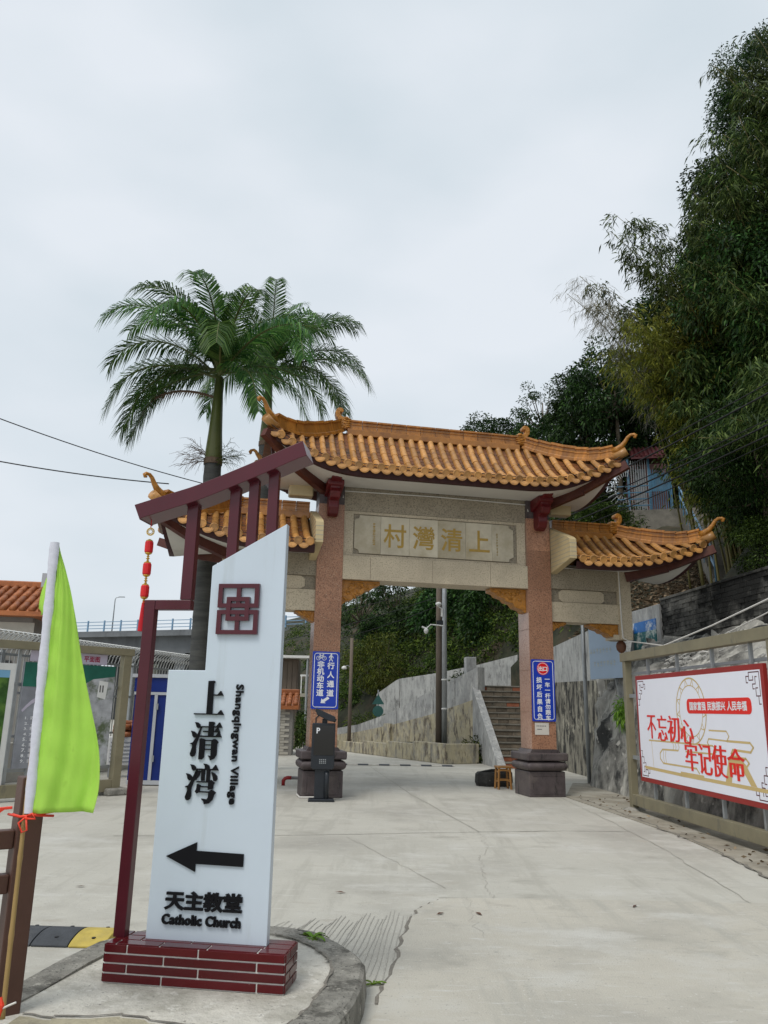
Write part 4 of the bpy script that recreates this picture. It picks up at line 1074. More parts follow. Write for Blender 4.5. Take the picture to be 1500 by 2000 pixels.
# ================================================================== FENCE, FLAG, SPEED BUMP
pb = Vector((-1.735, 4.12, 0))
fen = thing('fence', 'brown painted rail fence ending in a square post at the left foreground', 'fence', pb, R_(38))
MB().box(-0.058, 0.058, -0.058, 0.058, 0, 1.19).build('post', M['brown'], fen, bevel=0.006)
for z0 in (0.86, 0.66):
    q = MB(); q.box(-2.0, -0.060, -0.035, 0.035, z0, z0 + 0.085); q.build('rail', M['brown'], fen, bevel=0.006)
for k in range(4):
    q = MB(); x = -0.5 - 0.42 * k; q.box(x - 0.03, x + 0.03, -0.025, 0.025, 0.05, 0.657); q.build('baluster', M['brown'], fen)
q = MB(); q.box(-2.0, -0.078, -0.04, 0.04, 0.09, 0.15); q.build('rail', M['brown'], fen, bevel=0.006)

f0 = at(4, 1990, 3.83); f1 = at(57, 1588, 3.86); f2 = at(108, 1060, 3.9)
f0.z = max(f0.z, 0.16)
fl = thing('flag', 'lime green flag with white sleeve on a bamboo cane tied to the fence post', 'flag', f0)
def L(p): return p - f0
b = MB(); pts = [f0 + (f2 - f0) * (k / 12) for k in range(13)]
cane = []; rad = []
for k in range(60):
    t = k / 59; cane.append(L(f0 + (f2 - f0) * t)); rad.append(0.0115 - 0.003 * t + (0.002 if k % 9 == 0 else 0))
b.tube(cane, rad, 8); b.build('bamboo_cane', M['bamboo'], fl, smooth=True)
# cloth: sleeve edge along the cane, free edge traced as the hanging outline
ax = (f2 - f1); fd = Vector((0, -1, 0))
free = smooth_tab([(0.0, 0.004), (0.04, 0.018), (0.20, 0.087), (0.42, 0.150), (0.62, 0.222), (0.74, 0.275), (0.82, 0.300), (0.92, 0.310), (1.0, 0.296)], 6)
rows = []
for i in range(49):
    v = i / 48; base_p = f2 + (f1 - f2) * v
    wdt = interp(free, v)
    row = []
    for j in range(25):
        u = j / 24
        sag = Vector((0, 0, -0.012 * u * (1 - v)))
        fold = 0.024 * math.sin(u * 7.0 + v * 3.5) * min(1, v * 2) * (0.25 + u) + 0.010 * math.sin(u * 15 + v * 9) * v + 0.004 * math.sin(u * 6 - v * 46) * (1 - u) + 0.003 * math.sin(u * 31 + v * 23)
        row.append(L(base_p + Vector((1, 0, 0.03)) * (0.012 + wdt * u) + sag + Vector((0, -0.008 + fold * 1.2 * min(1, u * 6) + 0.02 * u, 0))))
    rows.append(row)
b = MB(); b.grid(rows); cl = b.build('cloth', M['flag'], fl, smooth=True, recalc=False)
so = cl.modifiers.new('solid', 'SOLIDIFY'); so.thickness = 0.0015
rows = []
for i in range(60):
    v = i / 59; p = f2 + (f1 - f2) * v
    row = []
    for j in range(11):
        a = 2 * math.pi * j / 10
        rx = 0.0235 + 0.0012 * math.sin(i * 1.9 + j) + 0.002 * math.sin(i * 0.5); ry = 0.017 + 0.002 * math.sin(i * 2.3 + j * 1.7)
        row.append(L(p + Vector((math.cos(a) * rx, math.sin(a) * ry - 0.006, 0))))
    rows.append(row)
b = MB(); b.grid(rows); b.build('sleeve', M['sleeve'], fl, smooth=True)
# short flap that hangs behind the cane near the top
rows = []
for i in range(16):
    v = i / 15; p = f2 + (f1 - f2) * (0.06 + 0.21 * v); wd = 0.058 * math.sin(min(1, v * 1.15) * math.pi * 0.55) * (1 if v < 0.9 else 0.75)
    rows.append([L(p + Vector((-0.006 - wd * u, 0.012 + 0.02 * u, -0.02 * u))) for u in (0, 0.33, 0.66, 1)])
b = MB(); b.grid(rows); o = b.build('flap', M['flag'], fl, smooth=True); so = o.modifiers.new('solid', 'SOLIDIFY'); so.thickness = 0.0015
# ties of red ribbon
tie = thing('ribbon_tie', 'red ribbon bow tying the flag cane to the fence post', 'ribbon', f1)
b = MB(); c0 = Vector((0, -0.02, -0.01))
for k in range(2):
    b.tube([c0 + Vector((-0.09 - 0.02*k, 0.05, 0.0)), c0 + Vector((-0.03, 0.0, -0.004)), c0 + Vector((0.03, 0.0, 0.004)), c0 + Vector((0.10, 0.06, 0.015 - 0.02*k))], 0.006, 5)
b.tube([c0, c0 + Vector((-0.03, -0.012, -0.03)), c0 + Vector((-0.01, -0.012, -0.07)), c0 + Vector((0.012, -0.012, -0.06)), c0 + Vector((0.0, -0.01, 0))], 0.005, 5)
b.tube([c0, c0 + Vector((0.03, -0.012, 0.012)), c0 + Vector((0.045, -0.012, -0.01)), c0 + Vector((0, -0.012, -0.01))], 0.005, 5)
b.build('bow', M['redplastic'], tie, smooth=True)
b = MB(); b.tube([c0 + Vector((-0.09, 0.04, 0.03)), c0 + Vector((-0.2, 0.0, 0.02)), c0 + Vector((-0.5, -0.2, -0.02))], 0.007, 5)
b.add([c0 + Vector(p) for p in ((-0.11, 0.03, 0.03), (-0.5, -0.2, 0.02), (-0.5, -0.2, -0.10), (-0.2, -0.02, -0.05))], [(0, 1, 2, 3)])
o = b.build('streamer', M['redplastic'], tie); so = o.modifiers.new('solid', 'SOLIDIFY'); so.thickness = 0.0015
p_ = at(8, 1960, 3.84)
tie2 = thing('ribbon_knot', 'short red and white ribbon knot low on the flag cane', 'ribbon', p_)
b = MB(); b.tube([(-0.01, -0.015, 0.03), (0.0, -0.02, 0.0), (-0.005, -0.02, -0.05)], [0.006, 0.010, 0.004], 6); b.build('knot', M['redplastic'], tie2)
b = MB(); b.tube([(0, -0.018, -0.015), (0.03, -0.022, 0.0), (0.06, -0.02, 0.012)], 0.0045, 5); b.build('cord_end', M['cable_white'], tie2)

def speed_bump(name, label, p0, p1, wd, ht, seg, cols, dz=0.003):
    p0 = Vector(p0); p1 = Vector(p1); d = p1 - p0; L_ = d.length
    t = thing(name, label, 'speed bump', p0, math.atan2(d.y, d.x))
    x = 0; k = 0
    while x < L_ - 0.02:
        s = seg[k % len(seg)]; x2 = min(L_, x + s)
        q = MB(); ring = []
        prof = [(-wd/2, 0), (-wd/2, 0.012)] + [(-wd/2 + wd * j / 10, 0.012 + (ht - 0.012) * math.sin(math.pi * j / 10) ** 0.8) for j in range(1, 10)] + [(wd/2, 0.012), (wd/2, 0)]
        q.prism(prof, x + 0.004, x2 - 0.004, 'yz')
        o = q.build('segment', M[cols[k % len(cols)]], t, bevel=0.004)
        if wd > 0.3:
            for yy in (-wd * 0.3, wd * 0.3):
                hh = MB(); zt = 0.012 + (ht - 0.012) * math.sin(math.pi * (0.5 + yy / wd)) ** 0.8
                hh.lathe([(0.014, -0.004), (0.014, 0.003), (0.004, 0.003)], 10, (x + s * 0.55, yy, zt)); hh.build('bolt_hole', M['cable'], o)
        x = x2; k += 1
    return t
speed_bump('speed_bump', 'black and yellow rubber speed bump beside the kerbed island', (-3.75, 5.90, 0.002), (-1.76, 5.83, 0.002), 0.42, 0.055, [0.25], ['rubber', 'rubber', 'rubber', 'yellow'][::1])
speed_bump('speed_bump', 'low dark striped speed strip across the road behind the gate', (-1.2, 23.15, 0.002), (2.15, 23.35, 0.002), 0.28, 0.035, [0.3], ['rubber', 'whiterub'])

# ================================================================== SMALL THINGS AT THE GATE
kp = G(627, 1565)
kio = thing('parking_kiosk', 'dark parking payment terminal with screen and camera before the left column', 'parking terminal', kp, R_(6))
b = MB(); b.prism([(-0.23, 0), (0.23, 0), (0.21, 0.05), (-0.21, 0.05)], -0.13, 0.13, 'xz'); b.build('foot', M['kiosk'], kio, bevel=0.01)
b = MB(); b.box(-0.125, 0.125, -0.07, 0.07, 0.05, 0.62); pl = b.build('stand', M['kiosk'], kio, bevel=0.01)
b = MB(); b.tube([(0.08, -0.085, 0.05), (0.08, -0.085, 0.46), (0.07, -0.05, 0.50)], 0.045, 10); b.build('side_tube', M['kiosk'], kio, smooth=True)
b = MB(); b.prism([(-0.17, 0.55), (0.17, 0.55), (0.20, 0.60), (0.20, 1.36), (-0.20, 1.36), (-0.20, 0.60)], -0.11, 0.09, 'xz'); bd = b.build('housing', M['kiosk'], kio, bevel=0.012)
b = MB(); b.box(-0.165, 0.180, -0.116, -0.109, 0.80, 1.32); b.build('screen', M['screen'], bd)
b = MB(); text_box(b, 'P', -0.125, -0.065, 1.18, 1.28, -0.116, 0.002, 0.02, 0.02); b.build('lettering', M['signwhite'], bd)
b = MB()
for i in range(4):
    for j in range(3): b.box(-0.06 + 0.032*i, -0.042 + 0.032*i, -0.114, -0.109, 0.655 + 0.03*j, 0.672 + 0.03*j)
stuff(b.build('speaker_holes', M['galv'], bd))
b = MB(); b.box(-0.03, 0.06, -0.05, 0.04, 1.36, 1.44); b.tube([(-0.14, 0, 1.36), (-0.14, 0, 1.45), (-0.07, 0, 1.52)], 0.014, 6); b.build('camera_mount', M['kiosk'], kio)
b = MB(); b.prism([(-0.16, 1.58), (-0.15, 1.63), (0.17, 1.49), (0.20, 1.46), (0.16, 1.39), (0.08, 1.40), (-0.12, 1.50)], -0.16, 0.0, 'xz'); b.build('camera_head', M['kiosk'], kio, bevel=0.012)
b = MB(); b.tube([(0.15, -0.08, 1.43), (0.205, -0.08, 1.40)], 0.035, 10); b.build('lens', M['screen'], kio)
kio.scale = (1.0, 1.0, 0.95)

cg, sg_ = math.cos(GA), math.sin(GA)
def GL(x, y, z): return Vector((gorg.x + cg*x - sg_*y, gorg.y + sg_*x + cg*y, z))
def rounded(x0, x1, z0, z1, r, n=4):
    o = []
    for cx, cz, a0 in ((x1-r, z1-r, 0), (x0+r, z1-r, 90), (x0+r, z0+r, 180), (x1-r, z0+r, 270)):
        for k in range(n + 1):
            a = R_(a0 + 90 * k / n); o.append((cx + r*math.cos(a), cz + r*math.sin(a)))
    return o
def outline(mb, poly, wd, y0, y1, closed=True):
    n = len(poly)
    for i in range(n if closed else n - 1):
        a = Vector((poly[i][0], 0, poly[i][1])); b_ = Vector((poly[(i+1) % n][0], 0, poly[(i+1) % n][1]))
        if (b_ - a).length < 1e-5: continue
        d = (b_ - a).normalized(); nn = Vector((-d.z, 0, d.x)) * wd / 2
        q = [a + nn - d*wd*.3, b_ + nn + d*wd*.3, b_ - nn + d*wd*.3, a - nn - d*wd*.3]
        mb.add([(p.x, y0, p.z) for p in q], [(0, 1, 2, 3)])
def blue_sign(name, label, x0, x1, z0, z1):
    t = thing(name, label, 'sign', GL((x0+x1)/2, 0.096, z0), GA)
    w_ = (x1 - x0) / 2; h_ = z1 - z0
    b = MB(); b.prism(rounded(-w_, w_, 0, h_, 0.02), -0.018, -0.001, 'xz'); pl = b.build('plate', M['signblue'], t)
    b = MB(); outline(b, rounded(-w_+0.035, w_-0.035, 0.035, h_-0.035, 0.045), 0.012, -0.0195, -0.0195); b.build('border_line', M['signwhite'], t, recalc=False)
    return t, w_, h_
t, w_, h_ = blue_sign('lane_sign', 'blue sign with bicycle and walker symbols on the gate\'s left column', -2.405, -1.90, 1.53, 2.57)
yS = -0.0195
b = MB()
for k, ch in enumerate('非机动车道'): text_em(b, ch, -0.095, 0.80 - 0.128*k, 0.135, 0.128, yS, 0.001, 0.028, 0.028)
b.build('lettering', M['signwhite'], t, recalc=False)
b = MB()
for k, ch in enumerate('行人通道'): text_em(b, ch, 0.095, 0.78 - 0.165*k, 0.135, 0.128, yS, 0.001, 0.028, 0.028)
b.build('lettering', M['signwhite'], t, recalc=False)
b = MB()                                        # bicycle
for cx in (-0.145, -0.035):
    outline(b, [(cx + 0.035*math.cos(2*math.pi*k/18), 0.915 + 0.035*math.sin(2*math.pi*k/18)) for k in range(18)], 0.010, yS, yS)
for sgm in ([(-0.145, 0.915), (-0.115, 0.965), (-0.06, 0.965), (-0.09, 0.915), (-0.115, 0.965)], [(-0.145, 0.915), (-0.09, 0.915)], [(-0.035, 0.915), (-0.065, 0.985), (-0.045, 0.99)], [(-0.13, 0.985), (-0.105, 0.985)], [(-0.115, 0.965), (-0.12, 0.985)]):
    outline(b, sgm, 0.011, yS, yS, False)
b.build('bicycle_symbol', M['signwhite'], t, recalc=False)
b = MB()                                        # walking figure
b.prism([(0.095 + 0.016*math.cos(2*math.pi*k/12), 0.995 + 0.016*math.sin(2*math.pi*k/12)) for k in range(12)], yS - 0.001, yS, 'xz')
for sgm, ww in (([(0.093, 0.972), (0.092, 0.925)], 0.032), ([(0.092, 0.93), (0.10, 0.90), (0.12, 0.865)], 0.016), ([(0.09, 0.93), (0.078, 0.90), (0.062, 0.865)], 0.016), ([(0.10, 0.97), (0.125, 0.945), (0.13, 0.925)], 0.012), ([(0.085, 0.97), (0.062, 0.95), (0.058, 0.925)], 0.012)):
    outline(b, sgm, ww, yS, yS, False)
b.build('walker_symbol', M['signwhite'], t, recalc=False)
b = MB(); b.prism([(-0.075, 0.105), (-0.06, 0.19), (-0.035, 0.165), (0.055, 0.225), (0.085, 0.19), (-0.005, 0.125), (0.02, 0.105)], yS - 0.001, yS, 'xz'); b.build('arrow_symbol', M['signwhite'], t)
t, w_, h_ = blue_sign('exit_sign', 'blue exit sign with red disc on the gate\'s right column', 1.905, 2.39, 1.38, 2.56)
b = MB(); circ = lambda r: [(0.0 + r*math.cos(2*math.pi*k/32), 1.005 + r*math.sin(2*math.pi*k/32)) for k in range(32)]
b.prism(circ(0.125), yS - 0.001, yS, 'xz'); b.build('red_disc', M['signred'], t)
b = MB(); outline(b, circ(0.108), 0.009, yS - 0.0018, 0); b.build('disc_ring', M['signwhite'], t, recalc=False)
b = MB(); text_em(b, '出', -0.048, 1.0, 0.10, 0.095, yS - 0.001, 0.0012, 0.035, 0.035); text_em(b, '口', 0.048, 1.0, 0.10, 0.095, yS - 0.001, 0.0012, 0.035, 0.035); b.build('lettering', M['signwhite'], t, recalc=False)
b = MB()
for k, ch in enumerate('损坏后果自负'): text_em(b, ch, -0.085, 0.78 - 0.137*k, 0.118, 0.115, yS, 0.001, 0.026, 0.026)
b.build('lettering', M['signwhite'], t, recalc=False)
b = MB()
for k, ch in enumerate('一车一杆请勿跟车'): text_em(b, ch, 0.085, 0.80 - 0.105*k, 0.112, 0.10, yS, 0.001, 0.026, 0.026)
b.build('lettering', M['signwhite'], t, recalc=False)
t = thing('paper_notice', 'small worn paper notice below the blue exit sign', 'notice', GL(2.10, 0.096, 1.13), GA)
b = MB(); b.box(-0.145, 0.145, -0.004, -0.001, 0.0, 0.225); b.build('sheet', M['paper'], t)
b = MB()
for k in range(6): b.box(-0.11 + 0.034*k, -0.088 + 0.034*k, -0.0052, -0.0042, 0.155, 0.172)
b.box(-0.10, 0.0, -0.0052, -0.0042, 0.095, 0.108); stuff(b.build('faded_print', M['greyink'], t))

# stool, trough, pipe
sp = G(983, 1541)
t = thing('stool', 'small square wooden stool by the gate\'s right column base', 'stool', sp, R_(8))
MB().box(-0.15, 0.15, -0.14, 0.14, 0.42, 0.455).build('seat', M['wood'], t, bevel=0.006)
for sx in (-1, 1):
    for sy in (-1, 1):
        b = MB(); b.beam((sx*0.135, sy*0.125, 0), (sx*0.115, sy*0.105, 0.42), 0.036, 0.036); b.build('leg', M['wood'], t)
for z in (0.17, 0.36):
    for sy in (-1, 1): MB().box(-0.12, 0.12, sy*0.115-0.01, sy*0.115+0.01, z, z+0.03).build('stretcher', M['wood'], t)
    for sx in (-1, 1): MB().box(sx*0.122-0.01, sx*0.122+0.01, -0.11, 0.11, z-0.03, z).build('stretcher', M['wood'], t)
tp_ = G(968, 1537)
t = thing('stone_trough', 'blackened stone trough on the ground beside the wooden stool', 'trough', tp_ + Vector((0, 0.25, 0)), R_(5))
b = MB(); b.lathe([(0.33, 0), (0.36, 0.08), (0.35, 0.26), (0.31, 0.31), (0.24, 0.31), (0.22, 0.2), (0.1, 0.19)], 12)
b.v = [(x * 1.15 + 0.02*math.sin(9*y), y * 0.8 + 0.02*math.sin(11*x), z * (1 + 0.08*math.sin(7*x + 3*y))) for x, y, z in b.v]; b.build('bowl', M['trough'], t)
pr = G(553, 1534)
t = thing('drain_pipe', 'red and grey elbow pipe by the gate\'s left column base', 'pipe', (pr.x, pr.y, 0), 0.1)
b = MB(); b.tube([(0, 0, 0), (0, 0, 0.09), (0.03, 0, 0.135), (0.08, 0, 0.15), (0.16, 0, 0.15)], 0.038, 10); b.build('elbow', M['pvc_red'], t, smooth=True)
b = MB(); b.tube([(0.16, 0, 0.15), (0.48, -0.1, 0.15)], 0.032, 10); b.build('pipe', M['pvc_grey'], t, smooth=True)
t = thing('conduit', 'white conduit running round the foot of the gate\'s left column base', 'conduit', GL(-2.53, -0.02, 0.0), GA)
b = MB(); b.tube([(-0.02, 0.45, 0.022), (-0.02, -0.02, 0.02), (0.35, -0.03, 0.02)], 0.016, 6); b.build('tube', M['cable_white'], t)

# ================================================================== BILLBOARD (right)
BA = R_(-86.45)
bo = G(1240, 1583)
bb = thing('slogan_billboard', 'white slogan billboard with red border in a steel frame against the rock slope', 'billboard', bo, BA)
LB = 4.62
def bx(name, x0, x1, y0, y1, z0, z1, mt='steel', par=None, bevel=0.006):
    return MB().box(x0, x1, y0, y1, z0, z1).build(name, M[mt], par or bb, bevel=bevel)
bx('post', -0.06, 0.06, -0.06, 0.06, 0, 2.43); bx('post', LB - 0.06, LB + 0.06, -0.06, 0.06, 0, 2.43)
bx('top_rail', -0.14, LB + 0.14, -0.07, 0.07, 2.432, 2.58); bx('bottom_rail', 0.062, LB - 0.062, -0.055, 0.055, 0.10, 0.265)
b = MB(); b.lathe([(0.20, 0), (0.17, 0.03), (0.11, 0.05), (0.07, 0.055)], 10); b.build('footing', M['kerb'], bb)
for x in (0.85, 1.95, 3.05, 4.05):
    bx('upright', x - 0.022, x + 0.022, 0.01, 0.05, 0.267, 2.43, 'galv', None, 0)
bx('crossbar', 0.062, LB - 0.062, 0.052, 0.085, 2.20, 2.24, 'galv', None, 0)
for z in (1.85, 0.85):
    bx('clamp', 0.062, 0.47, -0.01, 0.03, z - 0.03, z + 0.03, 'galv', None, 0)
PX0, PX1, PZ0, PZ1 = 0.465, 4.42, 0.51, 2.165
bdr = bx('panel', PX0, PX1, -0.045, 0.008, PZ0, PZ1, 'bbred', None, 0.004)
bx('print_sheet', PX0 + 0.07, PX1 - 0.07, -0.048, -0.044, PZ0 + 0.07, PZ1 - 0.07, 'bbwhite', bdr, 0)
yb = -0.0485
def stripe(mb, pts, wd, dy=0.0, closed=False): outline(mb, pts, wd, yb - dy, 0, closed)
b = MB()
cx, cz = 2.45, 1.61
def ell(rx, rz, n=48, a0=0, a1=360): return [(cx + rx*math.cos(R_(a0 + (a1-a0)*k/n)), cz + rz*math.sin(R_(a0 + (a1-a0)*k/n))) for k in range(n + 1)]
stripe(b, ell(0.46, 0.45), 0.022, 0.0004); stripe(b, ell(0.36, 0.35), 0.014, 0.0004)
for k in range(26):
    a = 2*math.pi*k/26; a2 = a + 0.13 * (1 if k % 2 else -1)
    stripe(b, [(cx+0.36*math.cos(a), cz+0.35*math.sin(a)), (cx+0.46*math.cos(a2), cz+0.45*math.sin(a2))], 0.014, 0.0003)
b.build('gold_wheel', M['bbgold'], bdr, recalc=False)
b = MB()
stripe(b, [(0.90, 1.155), (3.02, 1.165), (3.10, 1.13), (3.10, 1.09), (3.02, 1.06), (2.2, 1.05)], 0.022, 0.0005)
stripe(b, [(2.95, 1.36), (3.42, 1.36), (3.48, 1.30), (3.42, 1.24), (2.92, 1.25), (2.88, 1.20), (2.92, 1.165)], 0.020, 0.0005)
stripe(b, [(3.42, 1.24), (3.98, 1.24), (4.05, 1.19), (3.98, 1.13), (3.55, 1.14), (3.50, 1.09), (3.58, 1.05), (3.85, 1.05), (3.92, 1.0), (3.85, 0.95)], 0.028, 0.0005)
stripe(b, [(1.95, 1.05), (1.40, 1.04), (1.30, 0.98), (1.30, 0.90), (1.40, 0.84), (2.5, 0.84), (2.58, 0.78)], 0.024, 0.0005)
for x in (1.44, 1.52): stripe(b, [(x, 1.03), (x - 0.03, 0.94), (x, 0.85)], 0.012, 0.0006)
for x in (1.78, 1.86, 1.96): stripe(b, [(x, 1.15), (x + 0.03, 1.10), (x, 1.05)], 0.012, 0.0006)
stripe(b, [(1.0, 1.15), (1.03, 0.74)], 0.010, 0.0006)
b.build('gold_clouds', M['bbgold'], bdr, recalc=False)
b = MB(); stripe(b, [(0.70, 0.735), (2.0, 0.72), (4.34, 0.715)], 0.045, 0.0005); stripe(b, [(2.0, 0.745), (2.7, 0.745)], 0.04, 0.0006)
b.add([(p[0], yb - 0.0007, p[1]) for p in ((3.30, 0.74), (3.42, 1.02), (3.62, 1.08), (3.84, 0.98), (4.06, 0.74), (3.92, 0.74), (3.74, 0.92), (3.60, 0.95), (3.5, 0.90), (3.46, 0.74))], [(0, 1, 2, 3, 6, 7, 8, 9), (3, 4, 5, 6)])
b.build('gold_ground', M['bbgold'], bdr, recalc=False)
b = MB(); b.prism(rounded(2.34, 4.10, 1.575, 1.775, 0.07), yb - 0.002, yb - 0.0008, 'xz'); b.build('red_pill', M['bbtext'], bdr)
for s, x0, x1 in (('国家富强', 2.43, 2.92), ('民族振兴', 2.965, 3.455), ('人民幸福', 3.50, 3.99)):
    b = MB(); text_box(b, s, x0, x1, 1.615, 1.735, yb - 0.002, 0.001, 0.030, 0.030, 2); b.build('lettering', M['signwhite'], bdr, recalc=False)
for ch, x0, x1, z0, z1 in (('不', 0.86, 1.22, 1.185, 1.54), ('忘', 1.25, 1.63, 1.165, 1.54), ('初', 1.63, 2.06, 1.165, 1.54), ('心', 2.06, 2.50, 1.16, 1.49),
                           ('牢', 2.17, 2.57, 0.80, 1.19), ('记', 2.58, 2.98, 0.78, 1.18), ('使', 2.96, 3.40, 0.78, 1.18), ('命', 3.38, 3.84, 0.775, 1.16)):
    b = MB(); text_box(b, ch, x0, x1, z0, z1, yb - 0.0025, 0.001, 0.042, -0.006, 3); b.build('character', M['bbtext'], bdr, recalc=False)
def fret(mx, mz, sx, sz):
    q = MB(); u = 0.047
    for pts in ([(0, 0), (5, 0), (5, 2), (3, 2), (3, 1)], [(0, 0), (0, 6), (2, 6), (2, 4), (1, 4)], [(1.2, 1.2), (2, 1.2), (2, 3), (3.4, 3), (3.4, 4.2), (2.6, 4.2)], [(5, 1), (6.4, 1), (6.4, 2.6), (5.6, 2.6)], [(0.9, 6), (0.9, 8), (0, 8)]):
        stripe(q, [(mx + sx * a * u, mz + sz * c_ * u) for a, c_ in pts], 0.013, 0.0004)
    return stuff(q.build('corner_fret', M['bbfret'], bdr, recalc=False))
fret(PX0 + 0.095, PZ1 - 0.095, 1, -1); fret(PX0 + 0.095, PZ0 + 0.095, 1, 1); fret(PX1 - 0.095, PZ1 - 0.095, -1, -1); fret(PX1 - 0.095, PZ0 + 0.095, -1, 1)

# ================================================================== NOTICE BOARD (left)
NA = R_(46.3)
no_ = G(222, 1552)
nb = thing('notice_board', 'steel framed notice board with a map poster behind the green flag', 'notice board', no_, NA)
def nx(name, x0, x1, y0, y1, z0, z1, mt='steel', par=None, bevel=0.006):
    return MB().box(x0, x1, y0, y1, z0, z1).build(name, M[mt], par or nb, bevel=bevel)
nx('post', -0.09, 0.06, -0.08, 0.08, 0, 2.40); nx('post', -4.55, -4.40, -0.08, 0.08, 0, 2.40)
nx('top_rail', -4.6, 0.10, -0.09, 0.09, 2.402, 2.53); nx('bottom_rail', -4.398, -0.092, -0.07, 0.07, 0.06, 0.26)
b = MB(); b.box(-0.22, 0.18, -0.2, 0.2, 0, 0.12); b.build('footing', M['kerb'], nb, bevel=0.03)
for x in (-0.5, -1.55, -1.9, -3.0): nx('upright', x - 0.025, x + 0.025, 0.05, 0.09, 0.262, 2.40, 'galv', None, 0)
nx('crossbar', -4.398, -0.092, 0.092, 0.12, 1.80, 1.86, 'galv', None, 0); nx('crossbar', -4.398, -0.092, 0.092, 0.12, 0.44, 0.50, 'galv', None, 0)
po = nx('map_poster', -1.83, -0.21, -0.02, 0.045, 0.50, 2.20, 'poster_grey', None, 0.003)
nx('poster_sky', -1.828, -0.212, -0.0225, -0.0195, 1.80, 2.198, 'poster_green', po, 0)
b = MB(); pts = [(-0.88, 1.80), (-0.62, 1.96), (-0.21, 2.02), (-0.21, 0.50), (-0.88, 0.50)]; b.prism([(a, z) for a, z in pts], -0.024, -0.0228, 'xz'); b.build('relief_picture', M['poster_relief'], po)
b = MB(); b.prism([(-0.52, 1.66), (-0.36, 1.62), (-0.33, 1.92), (-0.50, 1.94)], -0.0255, -0.0245, 'xz'); pw = b.build('pictured_house', M['whitepaint'], po)
for x in (-0.485, -0.435): MB().box(x, x + 0.025, -0.0265, -0.0257, 1.74, 1.86).build('pictured_window', M['greyink'], po)
q = MB(); q.add([(-1.80 + 0.07*k - 0.0, -0.0235, 1.42 + 0.22*math.sin(math.pi*k/8)) for k in range(9)] + [(-1.80 + 0.07*k + 0.02, -0.0235, 1.39 + 0.19*math.sin(math.pi*k/8)) for k in range(9)], [(k, k+1, k+10, k+9) for k in range(8)]); q.build('pictured_path', M['lilac'], po, recalc=False)
for k, s in enumerate(('1. 游客中心', '2. 上清湾', '3. 私人艺术', '4. 大师工作', '5.', '6.', '7.', '8.', '9.')):
    q = MB(); n_ = len(s); text_box(q, s, -1.72, -1.72 + (0.065 * n_ if n_ > 2 else 0.07), 1.27 - 0.085*k, 1.325 - 0.085*k, -0.0202, 0.001, 0.01, 0.01, 1); q.build('lettering', M['signwhite'], po, recalc=False)
    if n_ == 2:                               # too small to read in the photograph: worn strokes only
        q = MB()
        for j in range(5):
            for i in range(3): zz = 1.275 - 0.085*k + 0.018*i; q.box(-1.61 + 0.065*j, -1.565 + 0.065*j, -0.0212, -0.0203, zz, zz + 0.006)
            q.box(-1.59 + 0.065*j, -1.584 + 0.065*j, -0.0222, -0.0213, 1.27 - 0.085*k, 1.325 - 0.085*k)
        stuff(q.build('worn_print', M['signwhite'], po))
pf = nx('forest_poster', -3.6, -1.97, -0.03, 0.045, 0.18, 2.16, 'whitepaint', None, 0.003)
nx('forest_picture', -3.5, -2.06, -0.0325, -0.0295, 0.75, 2.05, 'poster_forest', pf, 0); nx('sky_picture', -3.498, -2.062, -0.0345, -0.0328, 1.93, 2.048, 'poster_skyblue', pf, 0)
t = thing('lilac_banner', 'small lilac banner with dark red characters under the notice board top rail', 'banner', no_ + Vector((0, 0, 0)), NA)
b = MB(); b.box(-1.75, -0.38, 0.0, 0.012, 2.215, 2.395); b.build('sheet', M['lilac'], t)
b = MB(); text_box(b, '平面图', -0.82, -0.52, 2.255, 2.355, -0.001, 0.0015, 0.025, 0.025, 2); b.build('lettering', M['darkred'], t, recalc=False)

# ================================================================== RETAINING WALLS AND STAIRS BEHIND THE GATE
def wall_run(name, mt, P0, P1, thick, poly, par=None, label=None, cat='wall'):
    """wall standing on the line P0-P1; poly gives (distance along in m, z)"""
    P0 = Vector((P0[0], P0[1], 0)); d = Vector((P1[0], P1[1], 0)) - P0
    rz = math.atan2(d.y, d.x)
    b = MB(); b.prism(poly, 0, thick, 'xz')
    o = b.build(name, M[mt], par)
    if par is None:
        o.location = P0; o.rotation_euler = (0, 0, rz); tag(o, label, cat)
    return o
W0 = Vector((-3.6, 34.0, 0)); W1 = Vector((3.15, 26.0, 0)); WL = (W1 - W0).length; WA = math.atan2((W1-W0).y, (W1-W0).x)
ramp = thing('ramp_wall', 'stained grey and cream ramp wall climbing to the steps behind the gate', 'wall', W0, WA)
lo1 = [(0, 0), (WL, 0), (WL, 1.95), (WL*0.80, 1.42), (WL*0.62, 1.05), (WL*0.40, 0.68), (0, 0.25)]
b = MB(); b.prism(lo1, 0.0, 0.35, 'xz'); b.build('lower_wall', M['wall_cream'], ramp)
xs = [0, 0.40*WL, 0.55*WL, 0.62*WL, 0.72*WL, 0.80*WL, 0.90*WL, WL]
def zlo(x): return interp([(0, 0.25), (WL*0.40, 0.68), (WL*0.62, 1.05), (WL*0.80, 1.42), (WL, 1.95)], x)
def zhi(x): return interp([(0, 0.42), (WL*0.45, 1.02), (WL*0.62, 1.55), (WL*0.80, 2.25), (WL, 2.95)], x)
for a, c_ in zip(xs[:-1], xs[1:]):
    off = random.uniform(0.02, 0.05)
    q = MB(); q.prism([(a + 0.006, zlo(a)), (c_ - 0.006, zlo(c_)), (c_ - 0.006, zhi(c_)), (a + 0.006, zhi(a))], off, 0.33 + off, 'xz'); q.build('parapet_panel', M['wall_grey'], ramp)
